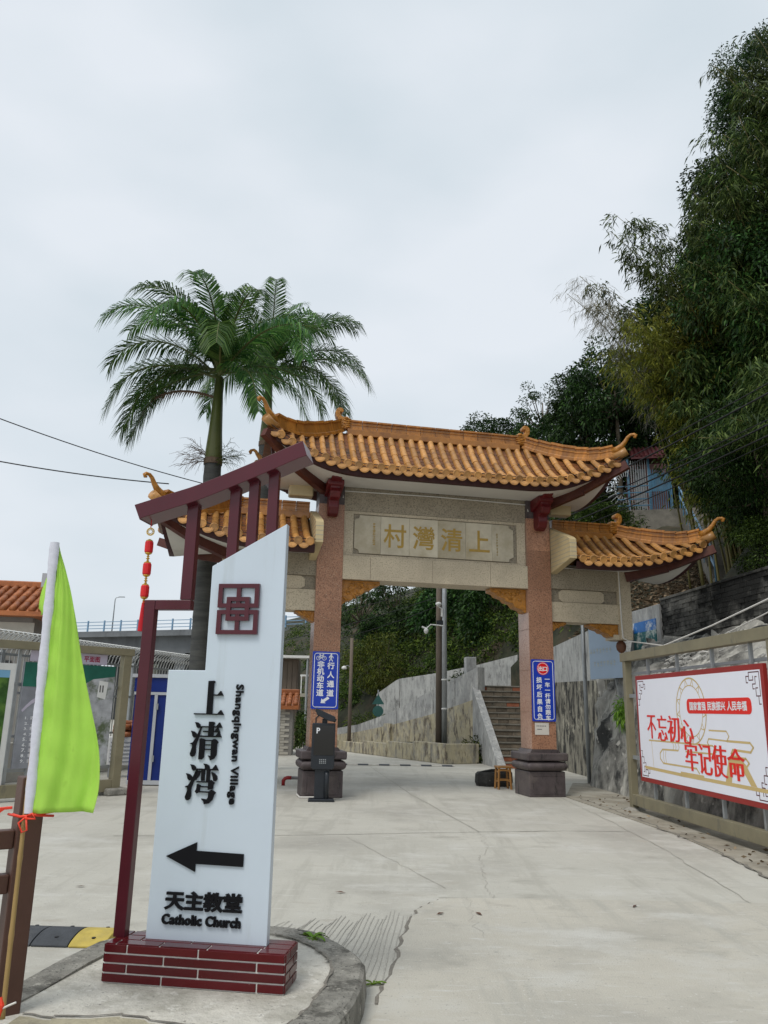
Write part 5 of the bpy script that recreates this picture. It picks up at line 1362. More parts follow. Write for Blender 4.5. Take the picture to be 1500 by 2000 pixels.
b = MB(); b.box(WL*0.565, WL*0.60, -0.10, 0.0, 0, 1.05); b.build('pilaster', M['wall_cream'], ramp)
# low planter along its foot
p0 = G(668, 1467); p1 = G(862, 1492)
d = p1 - p0; PLn = d.length
pln = thing('planter_wall', 'low cream planter wall with dark drips at the foot of the ramp wall', 'planter', p0, math.atan2(d.y, d.x))
nP = 4
for k in range(nP):
    a, c_ = PLn * k / nP, PLn * (k + 1) / nP
    MB().box(a + 0.006, c_ - 0.006, 0.0, 0.22, 0, 0.36 + 0.075 * k).build('planter_panel', M['wall_cream'], pln, bevel=0.02)
q = MB(); q.box(PLn - 0.02, PLn + 0.18, 0.02, 1.25, 0, 0.58); q.build('planter_end', M['wall_cream'], pln, bevel=0.02)
q = MB(); q.box(PLn * 0.55, PLn - 0.03, 0.23, 1.2, 0, 0.50); q.build('planter_fill', M['hillsoil'], pln)
# upper wall behind the ramp
u0 = at(735, 1390, 33.0); u1 = at(1012, 1380, 28.5)
up = thing('upper_wall', 'pale weathered wall above the ramp under the dark trees', 'wall', (u0.x, u0.y, 0), math.atan2(u1.y-u0.y, u1.x-u0.x))
UL = math.hypot(u1.x-u0.x, u1.y-u0.y)
zt_ = lambda x: interp([(0, 2.15), (UL*0.17, 2.75), (UL*0.45, 2.95), (UL*0.72, 3.2), (UL, 3.55)], x)
for k, (a, c_) in enumerate(((0, 0.18), (0.18, 0.46), (0.46, 0.70), (0.70, 1.0))):
    q = MB(); n_ = 6; xsq = [UL*(a + (c_-a)*j/n_) for j in range(n_+1)]
    q.prism([(x, 0) for x in (xsq[0] + .005, xsq[-1] - .005)] + [(x, zt_(x)) for x in xsq[::-1]], 0.03 * (k % 2), 0.4, 'xz'); q.build('wall_panel', M['wall_pale'], up)

# steps
S0 = Vector((3.55, 22.9, 0)); S1 = Vector((3.22, 26.6, 0)); sd_ = S1 - S0
st = thing('brick_steps', 'worn brick steps climbing between rendered walls behind the right column', 'steps', S0, math.atan2(sd_.y, sd_.x) - math.pi/2)
NS = 14; RUN = sd_.length / NS; RISE = 0.17
for k in range(NS):
    wd = 1.55
    sp_ = MB().box(0.0, wd, k*RUN + 0.06, NS*RUN + 0.3, 0.0 if k == 0 else k*RISE, (k+1)*RISE - 0.045).build('step', M['tread'], st)
    t = MB(); t.box(-0.01, wd, k*RUN + 0.02, (k+1)*RUN + 0.07, (k+1)*RISE - 0.043, (k+1)*RISE); t.build('tread', M['tread'], sp_, bevel=0.008)
    x = 0.0; j = 0
    while x < wd - 0.05:
        w_ = min(random.uniform(0.26, 0.48), wd - x)
        q = MB(); q.box(x + 0.008, x + w_ - 0.008, k*RUN + 0.035 + random.uniform(0, .012), k*RUN + 0.07, k*RISE + 0.008, (k+1)*RISE - 0.05)
        q.build('brick', M['step_red'] if (random.random() < (0.22 if k in (0, 1, 10, 11, 13) else 0.02)) else M['step'], sp_)
        x += w_; j += 1
ly = lambda k: k * RUN
q = MB(); q.prism([(-0.25, 0), (-0.05, 0.12), (NS*RUN*0.97, NS*RISE + 0.12), (NS*RUN + 0.25, NS*RISE + 0.12), (NS*RUN + 0.25, 0)], -0.24, -0.012, 'yz'); q.build('side_wall', M['wall_grey'], st)
q = MB(); q.box(-0.30, 0.05, NS*RUN + 0.27, NS*RUN + 0.7, 0, NS*RISE + 0.95); q.build('end_pillar', M['wall_grey'], st, bevel=0.02)
q = MB(); q.box(0.06, 1.6, NS*RUN + 0.32, NS*RUN + 1.5, 0, NS*RISE - 0.02); q.build('landing', M['tread'], st)

# side wall on the right of the road, beyond the right column
R0 = Vector((5.05, 26.5, 0)); R1 = Vector((5.55, 17.2, 0)); rl = (R1-R0).length; ra = math.atan2((R1-R0).y, (R1-R0).x)
rw = thing('side_wall', 'black streaked retaining wall beyond the gate\'s right column', 'wall', R0, ra)
b = MB(); b.prism([(0, 0), (rl, 0), (rl, 2.30), (rl*0.5, 2.38), (0, 2.45)], -0.12, 0.3, 'xz'); b.build('lower_wall', M['wall_dark'], rw)
for a, c_ in ((0, 0.38), (0.38, 0.62), (0.62, 0.82)):
    z = lambda t_: 3.35 + 0.45 * t_
    q = MB(); q.prism([(rl*a + 0.006, 2.28), (rl*c_ - 0.006, 2.28), (rl*c_ - 0.006, z(c_)), (rl*a + 0.006, z(a))], 0.02, 0.34, 'xz'); q.build('upper_panel', M['wall_pale'], rw)

# ------------------------------------------------------------------ rock slope behind the billboard
def foot(y): return interp([(2.0, 5.55), (8.0, 5.1), (13.5, 4.82), (16.5, 4.75), (18.0, 4.62), (19.2, 5.15)], y)
def ybrk(y): return interp([(2.0, 6.2), (13.0, 5.5), (16.5, 5.25), (19.2, 5.35)], y)
def wallx(y): return interp([(2.0, 8.2), (14.5, 7.1), (20.5, 6.35)], y)
TZ = 3.25
rows = []
ys = [2 + 17.2 * k / 80 for k in range(81)]
def slope_p(y, t):
    f, k_, w_ = foot(y), ybrk(y), wallx(y)
    tk = 0.5
    zk = interp([(2, 2.2), (14, 2.2), (17, 2.35), (19.2, 2.3)], y)
    if t < tk:
        s = t / tk; x = f + (k_ - f) * s; z = zk * s ** 0.85
    else:
        s = (t - tk) / (1 - tk); x = k_ + (w_ - k_) * s; z = zk + (TZ - zk) * s
    return x, z
for y in ys:
    r = []
    for j in range(25):
        t = j / 24; x, z = slope_p(y, t)
        a = 0.15 * math.sin(y*3.1 + t*9) * math.sin(t*17 + y*1.3) + 0.10 * math.sin(y*7.3 + 5*t) * math.sin(23*t) + random.gauss(0, 0.035)
        a *= min(1, t * 6)
        r.append((x - a * 0.7, y, max(0.0, z + a * 0.5)))
    rows.append(r)
rev = struct(bpy.data.objects.new('rock_slope', None)); col.objects.link(rev)
b = MB(); b.grid(rows); b.build('slope_face', M['rock'], rev, smooth=True, recalc=True)
sm = []
for k in range(5):
    q = MB(); n_ = 7; rr_ = [random.uniform(0.75, 1.1) for _ in range(n_)]
    top_ = [(rr_[i]*0.75*math.cos(2*math.pi*i/n_), rr_[i]*0.75*math.sin(2*math.pi*i/n_), 0.30) for i in range(n_)]
    mid_ = [(rr_[i]*math.cos(2*math.pi*i/n_), rr_[i]*math.sin(2*math.pi*i/n_), 0.1) for i in range(n_)]
    lo3 = [(rr_[i]*math.cos(2*math.pi*i/n_), rr_[i]*math.sin(2*math.pi*i/n_), -0.5) for i in range(n_)]
    q.add(lo3 + mid_ + top_, [(i, (i+1) % n_, n_+(i+1) % n_, n_+i) for i in range(n_)] + [(n_+i, n_+(i+1) % n_, 2*n_+(i+1) % n_, 2*n_+i) for i in range(n_)] + [tuple(range(2*n_, 3*n_))])
    me_ = q.mesh('stone'); me_.materials.append(M['stone']); sm.append(me_)
cnt = 0
for i in range(40):
    for j in range(9):
        y = 9.4 + 8.6 * (i + random.uniform(-.25, .25) + (0.5 if j % 2 else 0)) / 40
        t = 0.50 + 0.47 * (j + 0.5 + random.uniform(-.2, .2)) / 9
        x, z = slope_p(y, t); x2, z2 = slope_p(y, t + 0.02)
        if cnt >= 290 or random.random() < 0.12: continue
        tv = Vector((x2 - x, 0, z2 - z)).normalized(); nv = Vector((-tv.z, 0, tv.x)); 
        if nv.z < 0: nv = -nv
        s = random.uniform(0.075, 0.125); ang = random.uniform(0, 6.28)
        e1 = tv * math.cos(ang) + Vector((0, 1, 0)) * math.sin(ang); e2 = nv.cross(e1)
        o = link('stone', random.choice(sm), rev)
        basis(o, e1 * s, e2 * s * random.uniform(0.7, 1.0), nv * s * random.uniform(0.5, 0.9), Vector((x, y, z)))
        cnt += 1

# blackened brick wall along the top of the slope
Bk0 = Vector((6.38, 20.6, 0)); Bk1 = Vector((7.75, 6.5, 0)); bl_ = (Bk1-Bk0).length; ba_ = math.atan2((Bk1-Bk0).y, (Bk1-Bk0).x)
bw = thing('brick_wall', 'blackened brick wall along the top of the rock slope', 'wall', Bk0, ba_)
MB().box(2.2, bl_, 0.03, 0.25, 2.6, 4.16).build('wall_core', M['brick_mortar'], bw)
MB().box(0, 2.195, -0.03, 0.25, 2.4, 4.10).build('rendered_end', M['wall_grey'], bw, bevel=0.01)
MB().box(2.2, bl_, -0.02, 0.27, 4.162, 4.22).build('coping', M['brick_dark'], bw, bevel=0.01)
qb = MB(); qb.box(0.004, 0.270, 0.0, 0.035, 0.004, 0.094); ME_b = qb.mesh('brick'); ME_b.materials.append(M['brick_dark'])
for r in range(9):
    for k in range(30):
        x = 2.2 + 0.275 * k + (0.137 if r % 2 else 0)
        if random.random() < 0.05: continue
        o = link('brick', ME_b, bw); o.location = (x, random.uniform(0, 0.018), 4.06 - 0.098 * r); o.rotation_euler = (0, random.uniform(-.01, .01), 0)
# sloping capping of the slope's left edge, pipes on it
cp = thing('slope_coping', 'sloping concrete coping at the left edge of the rock slope', 'coping', (5.35, 18.6, 0))
b = MB(); b.beam((0.0, -0.9, 2.38), (1.0, 1.55, 3.72), 0.30, 0.10); b.beam((-0.12, -1.9, 1.35), (0.0, -0.9, 2.38), 0.28, 0.10); b.build('coping_strip', M['wall_pale'], cp)
for k, (a, c_) in enumerate((((1170 + 130, 1290), (1500, 1190)), ((1290, 1278), (1500, 1165)))):
    A_ = at(a[0] - 20*k, a[1] - 6*k, 14.0); B_ = at(c_[0] + 40, c_[1] - 14, 11.0)
    t = thing('slope_pipe', ['thin white pipe lying across the rock slope, lower of two', 'thin white pipe lying across the rock slope, upper of two'][k], 'pipe', A_, 0, 'pipes on the rock slope')
    b = MB(); b.tube([(0, 0, 0), (B_ - A_) * 0.5 - Vector((0, 0, 0.03)), B_ - A_], 0.010 + 0.003*k, 6); b.build('pipe', M['cable_white'], t)
# boards on the side wall
q0 = at(1157, 1327, 18.35); q1 = at(1222, 1318, 17.1)
t = thing('pale_blue_board', 'pale blue metal board with faded yellow writing on the side wall', 'board', q0, math.atan2(q1.y-q0.y, q1.x-q0.x))
L_ = math.hypot(q1.x-q0.x, q1.y-q0.y)
MB().box(0, L_, -0.05, -0.01, 0, 1.22).build('sheet', M['boardblue'], t, bevel=0.004)
for z, x0 in ((0.62, 0.08), (0.33, 0.22)):
    b = MB(); n_ = 7
    for k in range(n_):
        x = x0 + k * 0.13
        if x > L_ - 0.1: break
        for j in range(4): zz = z + random.uniform(-0.05, 0.05); b.box(x - 0.04, x + random.uniform(0.01, 0.05), -0.0525, -0.0505, zz, zz + 0.012)
        b.box(x - 0.006, x + 0.006, -0.0535, -0.0527, z - 0.06, z + 0.065)
    stuff(b.build('faded_writing', M['boardyellow'], t))
q0 = at(1226, 1275, 18.9)
t = thing('peeling_poster', 'peeling blue scenic poster on the grey wall end behind the wing post', 'poster', (Bk0.x + 0.0, Bk0.y - 1.25, 3.12), ba_)
t.location = Bk0 + (Bk1 - Bk0).normalized() * 1.25 + Vector((0, 0, 2.80)); t.rotation_euler = (0, 0, ba_)
b = MB(); b.box(-0.55, 0.75, -0.055, -0.033, 0, 0.72); b.build('print', M['poster_peel'], t)
b = MB(); b.box(-0.549, 0.749, -0.055, -0.033, 0.722, 0.98); b.build('print_top', M['poster_peel_top'], t)
pg = at(1143, 1335, 18.6)
t = thing('steel_pole', 'plain galvanised steel pole standing before the pale blue board', 'pole', (pg.x, pg.y, 0))
b = MB(); b.tube([(0, 0, 0), (0, 0, 4.0)], 0.045, 10); b.build('shaft', M['galv'], t, smooth=True)

# ------------------------------------------------------------------ poles behind the gate
def pole(name, label, px, py, Y, top, r, mt, z0=None):
    p = at(px, py, Y)
    if z0 is not None: p.z = z0
    t = thing(name, label, 'pole', p)
    b = MB(); b.tube([(0, 0, -0.05), (0, 0, (top - p.z) * 0.5), (0, 0, top - p.z)], [r, r * 0.92, r * 0.82], 12); b.build('shaft', M[mt], t, smooth=True)
    return t
t1 = pole('utility_pole', 'brown concrete utility pole beside the galvanised pole behind the gate', 857, 1452, 25.6, 8.2, 0.105, 'pole_wood', 0.45)
t2 = pole('lamp_pole', 'galvanised steel pole strapped next to the brown utility pole', 868, 1452, 25.35, 8.4, 0.085, 'galv', 0.45)
for z in (1.15, 2.05):
    b = MB(); b.tube([(0, 0, z - 0.02), (0, 0, z + 0.02)], 0.098, 12); b.build('strap', M['whitepaint'], t2)
b = MB(); b.tube([(-0.05, -0.05, 3.75), (-0.45, -0.1, 3.78), (-0.58, -0.12, 3.66)], 0.02, 6); arm = b.build('camera_arm', M['whitepaint'], t2)
b = MB(); b.lathe([(0.02, 0.1), (0.07, 0.06), (0.075, 0), (0.05, -0.06), (0.01, -0.09)], 10, (-0.6, -0.12, 3.56)); b.tube([(-0.74, -0.12, 3.70), (-0.58, -0.12, 3.64)], 0.03, 6); b.build('dome_camera', M['whitepaint'], arm)
b = MB(); b.box(-0.26, -0.05, -0.06, 0.0, 3.78, 3.92); b.build('junction_box', M['kiosk'], t2)
b = MB(); b.lathe([(0.03, 0.06), (0.09, 0.03), (0.10, -0.02), (0.04, -0.08)], 10, (-0.2, -0.12, 4.45)); b.tube([(-0.18, -0.1, 4.36), (0, 0, 4.25)], 0.02, 6); b.build('lamp', M['whitepaint'], t2, smooth=True)
b = MB(); b.box(-0.12, -0.06, -0.08, -0.02, 4.05, 4.3); b.build('camera_box', M['whitepaint'], t2)
t3 = pole('timber_pole', 'crooked timber pole with a small white lamp left of the ramp', 681, 1468, 30.5, 4.2, 0.075, 'pole_wood', 0.0)
b = MB(); b.tube([(0, 0, 3.05), (-0.12, -0.05, 3.15), (-0.22, -0.1, 3.12)], 0.018, 6); a_ = b.build('lamp_arm', M['galv'], t3)
b = MB(); b.lathe([(0.03, 0.08), (0.09, 0.04), (0.11, -0.02), (0.07, -0.05)], 10, (-0.26, -0.12, 3.05)); b.build('lamp', M['whitepaint'], a_, smooth=True)
tsg = at(738, 1400, 31.2)
t = thing('road_sign', 'backs of a triangular and a round road sign on one thin pole', 'road sign', (tsg.x, tsg.y, 0))
b = MB(); b.tube([(0, 0, 0.4), (0, 0, 2.28)], 0.03, 8); b.build('post', M['galv'], t)
zz = at(738, 1357, 31.2).z
b = MB(); b.prism([(-0.24, zz - 0.36), (0.24, zz - 0.36), (0.0, zz + 0.03)], -0.05, -0.032, 'xz'); b.build('triangle_plate', M['signback'], t)
b = MB(); b.prism([(0.21*math.cos(2*math.pi*k/20), zz - 0.62 + 0.21*math.sin(2*math.pi*k/20)) for k in range(20)], -0.05, -0.032, 'xz'); b.build('round_plate', M['signback'], t)

# ------------------------------------------------------------------ left background: fence, house, booth, bridge
fA = Vector((-8.2, 13.6, 0)); fB = Vector((-5.0, 24.5, 0)); fL = (fB - fA).length; fa_ = math.atan2((fB-fA).y, (fB-fA).x)
rf = thing('steel_railing', 'tall pale steel bar railing with curved spiked top behind the notice board', 'railing', fA, fa_)
MB().box(0, fL, -0.12, 0.12, 0, 0.75).build('low_wall', M['whitebrick'], rf, bevel=0.01)
for z in (0.85, 1.7, 2.45): MB().box(0, fL, -0.02, 0.02, z, z + 0.05).build('rail', M['galv'], rf)
NB = 84
bbm = MB(); bbm.tube([(0, 0, 0.72), (0, 0, 2.5), (0, -0.10, 2.78), (0, -0.28, 2.90), (0, -0.46, 2.88), (0, -0.56, 2.78)], 0.013, 5); ME_bar = bbm.mesh('bar', True); ME_bar.materials.append(M['grate'])
for k in range(NB):
    o = link('bar', ME_bar, rf); o.location = (fL * (k + 0.5) / NB, 0, 0)
bbm = MB(); bbm.tube([(0, -0.05, 2.62), (0.09, -0.22, 2.84), (0.12, -0.42, 2.90), (0.10, -0.60, 2.86)], 0.012, 5); ME_sp = bbm.mesh('spike', True); ME_sp.materials.append(M['grate'])
for k in range(NB):
    o = link('spike', ME_sp, rf); o.location = (fL * (k + 0.2) / NB, 0, 0)
for k in range(6): MB().box(fL*k/5 - 0.04, fL*k/5 + 0.04, -0.04, 0.04, 0.75, 2.55).build('railing_post', M['galv'], rf)

def tiled_house(name, label, loc, rz, W, D, Hh, zroof, rows_n, mtw, tilemat, overhang=0.4):
    t = thing(name, label, 'house', loc, rz)
    MB().box(-W/2, W/2, 0, D, 0, Hh).build('wall', M[mtw], t)
    # roof pitched to the front and back
    rt = MB(); e = overhang
    rt.prism([(-e, Hh - 0.02), (D/2, zroof), (D + e, Hh - 0.02), (D + e, Hh - 0.14), (-e, Hh - 0.14)], -W/2 - e, W/2 + e, 'yz'); ro = rt.build('roof', tilemat, t)
    sl_ = math.hypot(D/2 + e, zroof - Hh)
    for k in range(rows_n):
        x = -W/2 - e + (W + 2*e) * (k + 0.5) / rows_n
        for s in range(4):
            f0_, f1_ = s/4, (s+1)/4
            sag = lambda f: -0.10 * math.sin(math.pi * f)
            q = MB(); q.tube([(x, -e + (D/2+e)*f0_, Hh + (zroof-Hh)*f0_ + sag(f0_)*0 + 0.02), (x, -e + (D/2+e)*f1_ , Hh + (zroof-Hh)*f1_ + 0.02)], [0.085, 0.072], 8); q.build('cover_tile', tilemat, ro, smooth=True)
    MB().box(-W/2 - e, W/2 + e, D/2 - 0.12, D/2 + 0.12, zroof - 0.03, zroof + 0.16).build('ridge', tilemat, ro, bevel=0.03)
    return t, ro
hp_ = at(40, 1200, 20.5)
t, ro = tiled_house('tiled_house', 'grey house with orange tiled roof behind the steel railing at left', (-11.3, 20.6, 0), R_(9), 4.0, 3.0, 3.88, 4.75, 20, 'housewall', M['orange_tile'])
for k in range(4): MB().box(-1.9 + k*1.02, -1.0 + k*1.02, -0.02, 0.01, 2.9, 3.6).build('wall_panel', M['whitebrick'], t)
for k in range(2):
    o = MB().box(-0.6 + 1.25*k, 0.35 + 1.25*k, -0.05, 0.0, 1.5, 2.6).build('window', M['screen'], t); MB().box(-0.65 + 1.25*k, 0.4 + 1.25*k, -0.08, 0.02, 1.42, 1.48).build('sill', M['galv'], o)
MB().box(1.75, 2.05, 1.3, 1.6, 4.7, 5.15).build('rooftop_box', M['booth_trim'], t)
# flat-roofed annex with floodlight
ax_ = at(150, 1225, 24)
t = thing('annex', 'small grey annex with a floodlight between the orange roof and the bridge', 'building', (-9.75, 23.2, 0), R_(9))
MB().box(-0.5, 0.45, 0, 2.0, 0, 3.2).build('wall', M['housewall'], t)
MB().box(-0.6, 0.55, -0.1, 2.1, 3.202, 3.30).build('roof_slab', M['kerb'], t)
b = MB(); b.box(0.25, 0.65, -0.3, 0.0, 3.62, 3.78); b.tube([(0.45, -0.1, 3.29), (0.45, -0.1, 3.63)], 0.03, 6); b.build('floodlight', M['whitepaint'], t)
MB().box(-0.1, 0.1, 0.2, 0.4, 3.302, 4.0).build('chimney', M['housewall'], t)
# blue booth
bp = G(262, 1534)
t = thing('blue_booth', 'blue metal booth with pale trim behind the maroon sign post', 'booth', (bp.x, bp.y, 0), R_(4))
MB().box(-0.15, 1.75, 0.0, 1.3, 0.06, 2.08).build('body', M['booth'], t)
MB().box(-0.22, 1.82, -0.06, 1.36, 2.082, 2.15).build('roof', M['booth_trim'], t)
MB().box(-0.17, 1.77, -0.025, 0.0, 1.80, 2.07).build('header', M['booth'], t)
MB().box(-0.16, 1.76, -0.03, -0.001, 1.74, 1.795).build('trim', M['booth_trim'], t)
for x in (0.28, 0.92, 1.55): MB().box(x - 0.03, x + 0.03, -0.03, -0.001, 0.10, 1.738).build('trim', M['booth_trim'], t)
MB().box(-0.16, 1.76, -0.035, -0.001, 0.02, 0.098).build('trim', M['booth_trim'], t)
for z in (0.45, 1.45): MB().box(0.30, 0.34, -0.05, -0.03, z, z + 0.12).build('hinge', M['galv'], t)
b = MB(); text_box(b, '消', 0.62, 0.77, 1.86, 2.01, -0.026, 0.002, 0.025, 0.025, 2); b.build('lettering', M['signwhite'], t, recalc=False)
MB().box(-0.1, 1.7, 0.04, 1.26, 0.0, 0.058).build('plinth', M['kiosk'], t)
# pile of spare tiles and air-conditioner beside the booth
ap = G(240, 1522)
t = thing('air_conditioner', 'white outdoor air conditioner box beside the blue booth', 'air conditioner', (ap.x - 0.15, ap.y + 0.4, 0), R_(20))
MB().box(-0.35, 0.35, 0, 0.3, 0.25, 0.85).build('case', M['whitepaint'], t, bevel=0.02)
b = MB()
for k in range(6): b.box(-0.30, 0.30, -0.012, 0.0, 0.32 + 0.08*k, 0.345 + 0.08*k)
stuff(b.build('grille', M['galv'], t))
for x in (-0.3, 0.25): MB().box(x, x + 0.06, 0.02, 0.28, 0, 0.25).build('leg', M['galv'], t)
tp2 = thing('tile_stack', 'heap of spare orange roof tiles on top of the air conditioner', 'tiles', (ap.x - 0.1, ap.y + 0.55, 0.85), R_(20))
for k in range(14):
    q = MB(); q.tube([(-0.18, 0, 0), (0.18, 0, 0)], 0.06, 8); o = q.build('roof_tile', M['orange_tile'], tp2, smooth=True); o.location = (random.uniform(-.2, .2), random.uniform(-.1, .1), 0.06 + 0.075*(k // 4)); o.rotation_euler = (0, random.uniform(-.2, .2), random.uniform(-.5, .5))

# bridge
Br0 = at(120, 1232, 78); Br1 = at(700, 1226, 66)
bd_ = Br1 - Br0; bL = math.hypot(bd_.x, bd_.y)
bg_ = thing('road_bridge', 'long concrete road bridge with blue railing beyond the village', 'bridge', (Br0.x, Br0.y, 0), math.atan2(bd_.y, bd_.x))
zb0 = 8.15
MB().box(-45, bL + 6, 0, 9, zb0 - 0.35, zb0).build('deck', M['bridge'], bg_)
MB().box(-45, bL + 6, 0.15, 0.5, zb0 + 0.002, zb0 + 0.2).build('kerb', M['bridge'], bg_)
MB().box(-45, bL - 8.0, 0.9, 8.1, zb0 - 1.9, zb0 - 0.352).build('girder', M['bridge'], bg_)
MB().box(bL - 7.9, bL + 6, 0.8, 8.2, zb0 - 1.6, zb0 - 0.352).build('girder', M['bridge_pale'], bg_)
for k in range(-6, 9):
    x = bL - 7.5 - 5.6 * k
    if x > bL + 5: continue
    MB().box(x - 0.55, x + 0.55, 1.3, 2.6, 0, zb0 - 2.6).build('pier', M['bridge'], bg_); MB().box(x - 0.55, x + 0.55, 6.2, 7.5, 0, zb0 - 2.6).build('pier', M['bridge'], bg_)
    MB().box(x - 0.8, x + 0.8, 0.9, 8.1, zb0 - 2.598, zb0 - 1.905).build('pier_cap', M['bridge'], bg_)
for z in (0.45, 0.75, 1.08): MB().box(-45, bL + 6, 0.2, 0.26, zb0 + z, zb0 + z + 0.06).build('rail', M['rail_blue'], bg_)
k = -45
while k < bL + 6:
    MB().box(k, k + 0.12, 0.17, 0.29, zb0 + 0.2, zb0 + 1.25).build('railing_post', M['rail_blue'], bg_); k += 2.0
lp_ = at(213, 1226, 77.5)
t = thing('street_lamp', 'tall thin street lamp standing on the bridge', 'street lamp', (lp_.x, lp_.y + 0.9, zb0))
b = MB(); b.tube([(0, 0, 0), (0, 0, 3.6), (0.1, 0, 3.78), (0.5, 0, 3.85)], [0.07, 0.05, 0.04, 0.03], 8); b.build('post', M['galv'], t, smooth=True)
b = MB(); b.box(0.35, 0.95, -0.09, 0.09, 3.82, 3.9); b.build('lamp_head', M['galv'], t)

# white-brick outhouse left of the gate's left column
oh = G(577, 1476)
t, ro = tiled_house('outhouse', 'white brick outhouse with orange tiled eave left of the gate column', (oh.x - 1.25, oh.y, 0), R_(4), 2.2, 1.6, 1.62, 2.0, 12, 'housewall', M['orange_tile'], 0.18)
qb = MB(); qb.box(0.006, 0.294, -0.02, 0.0, 0.006, 0.086); ME_wb = qb.mesh('brick'); ME_wb.materials.append(M['whitebrick'])
for r in range(16):
    for k in range(7 if r % 2 else 7):
        x = -1.1 + 0.3 * k + (0.15 if r % 2 else 0)
        if x + 0.3 > 1.12: continue
        o = link('brick', ME_wb, t); o.location = (x, 0, 0.02 + 0.092 * r)
# timber shed, canopy and balcony clutter farther left
t = thing('timber_shed', 'weathered timber shed with white canopy below the bridge', 'shed', at(548, 1478, 33) * 1.0, R_(3))
t.location.z = 0
MB().box(-1.3, 0.55, 0, 2.0, 0, 3.5).build('wall', M['pole_wood'], t)
for k in range(9): MB().box(-1.28 + 0.2*k, -1.10 + 0.2*k, -0.03, 0.0, 1.2, 3.4).build('plank', M['pole_wood'], t)
MB().box(-1.5, 1.1, -0.6, 0.4, 3.52, 3.62).build('canopy', M['whitepaint'], t)
b = MB(); b.tube([(0.95, -0.5, 0), (0.95, -0.5, 3.52)], 0.05, 8); b.build('post', M['galv'], t)
t = thing('balcony', 'white railed balcony on a thin post left of the gate column', 'balcony', (at(585, 1478, 38).x, 38, 0), 0)
MB().box(-1.2, 1.4, 0, 1.2, 2.05, 2.2).build('floor_slab', M['bridge_pale'], t)
MB().box(-1.2, 1.4, 0, 0.05, 3.0, 3.08).build('rail', M['whitepaint'], t)
for k in range(12): MB().box(-1.2 + 0.22*k, -1.15 + 0.22*k, 0, 0.05, 2.2, 3.0).build('baluster', M['whitepaint'], t)
for x in (-0.6, 1.2): MB().box(x - 0.06, x + 0.06, 0.1, 0.22, 0, 2.05).build('post', M['whitepaint'], t)

# ------------------------------------------------------------------ hillside shelter and stair
hs = at(1272, 998, 28.0)
sh = thing('hillside_shelter', 'small hillside gatehouse with dark red roof and blue barred gate', 'gatehouse', (hs.x, hs.y, hs.z), R_(-14))
MB().box(-1.3, 1.1, -0.3, 1.8, -1.9, -0.02).build('platform', M['tread'], sh)
MB().box(-0.75, 0.75, 0.9, 1.6, -0.018, 2.1).build('wall', M['shelter_pink'], sh)
MB().box(-0.45, -0.05, 0.86, 0.899, 0.1, 1.9).build('door', M['booth_trim'], sh)
for x in (-0.75, 0.0, 0.75): MB().box(x - 0.04, x + 0.04, 0.0, 0.08, -0.018, 2.05).build('post', M['shelter_blue'], sh)
rr = MB(); rr.prism([(-0.25, 2.05), (0.85, 2.75), (1.9, 2.1), (1.9, 2.03), (0.85, 2.68), (-0.25, 1.98)], -0.62, 0.62, 'yz'); ro = rr.build('roof', M['shelter_roof'], sh)
for k in range(8):
    q = MB(); q.tube([(-0.56 + 0.16*k, -0.25, 2.06), (-0.56 + 0.16*k, 0.85, 2.76)], 0.05, 6); q.build('roof_roll', M['shelter_roof'], ro)
for k in range(9): 
    q = MB(); q.tube([(-0.72 + 0.085*k, 0.02, 0.0), (-0.72 + 0.085*k, 0.02, 2.0)], 0.014, 5); q.build('bar', M['grate'], sh)
for k in range(9):
    q = MB(); q.tube([(0.06 + 0.08*k, -0.02, 0.0), (0.06 + 0.08*k, -0.02, 1.6)], 0.014, 5); q.build('gate_bar', M['shelter_blue'], sh)
MB().box(0.04, 0.74, 0.0, 0.03, 0.75, 1.45).build('gate_panel', M['shelter_blue'], sh)
for z in (0.15, 0.4, 0.65, 0.9): MB().box(-1.2, 0.0, -0.26, -0.22, z, z + 0.035).build('guard_rail', M['shelter_blue'], sh)
for k in range(17):
    a = R_(75 + 205 * k / 16)
    q = MB(); q.tube([(-0.85 + 0.28*math.cos(a), -0.05, 0.95 + 0.42*math.sin(a)), (-0.85 + 0.72*math.cos(a), -0.05, 0.95 + 0.95*math.sin(a))], 0.014, 5); q.build('guard_spike', M['grate'], sh)
q = MB(); q.tube([(-0.85 + 0.42*math.cos(R_(75 + 205*k/16)), -0.05, 0.95 + 0.6*math.sin(R_(75 + 205*k/16))) for k in range(17)], 0.014, 5); q.build('guard_hoop', M['grate'], sh)
# stair down the slope
a0 = hs + Vector((0.9, -0.5, -0.1)); a1 = at(1400, 1150, 18.6)
hst = thing('hill_stair', 'narrow concrete hillside stair with pale blue handrails below the gatehouse', 'stair', a0)
d = a1 - a0; nS = 26
side = Vector((d.y, -d.x, 0)).normalized()
if side.x < 0: side = -side
for k in range(nS):
    p = d * (k / nS); p2 = d * ((k + 1) / nS)
    q = MB(); c_ = (p + p2) / 2; q.beam(Vector((p.x, p.y, p.z - 0.25)), Vector((p2.x, p2.y, p.z - 0.25)) + (p2 - p) * 0.1, 0.0, 0.0) if False else None
    f_ = Vector((d.x, d.y, 0)).normalized(); u_ = f_ * (Vector((d.x, d.y)).length / nS)
    o3 = Vector((p.x, p.y, 0))
    c4 = [o3, o3 + u_ * 1.05, o3 + u_ * 1.05 + side * 0.9, o3 + side * 0.9]
    q.add([(v.x, v.y, p.z - 0.9) for v in c4] + [(v.x, v.y, p.z) for v in c4], [(0, 3, 2, 1), (4, 5, 6, 7), (0, 1, 5, 4), (1, 2, 6, 5), (2, 3, 7, 6), (3, 0, 4, 7)])
    q.build('step', M['tread'], hst)
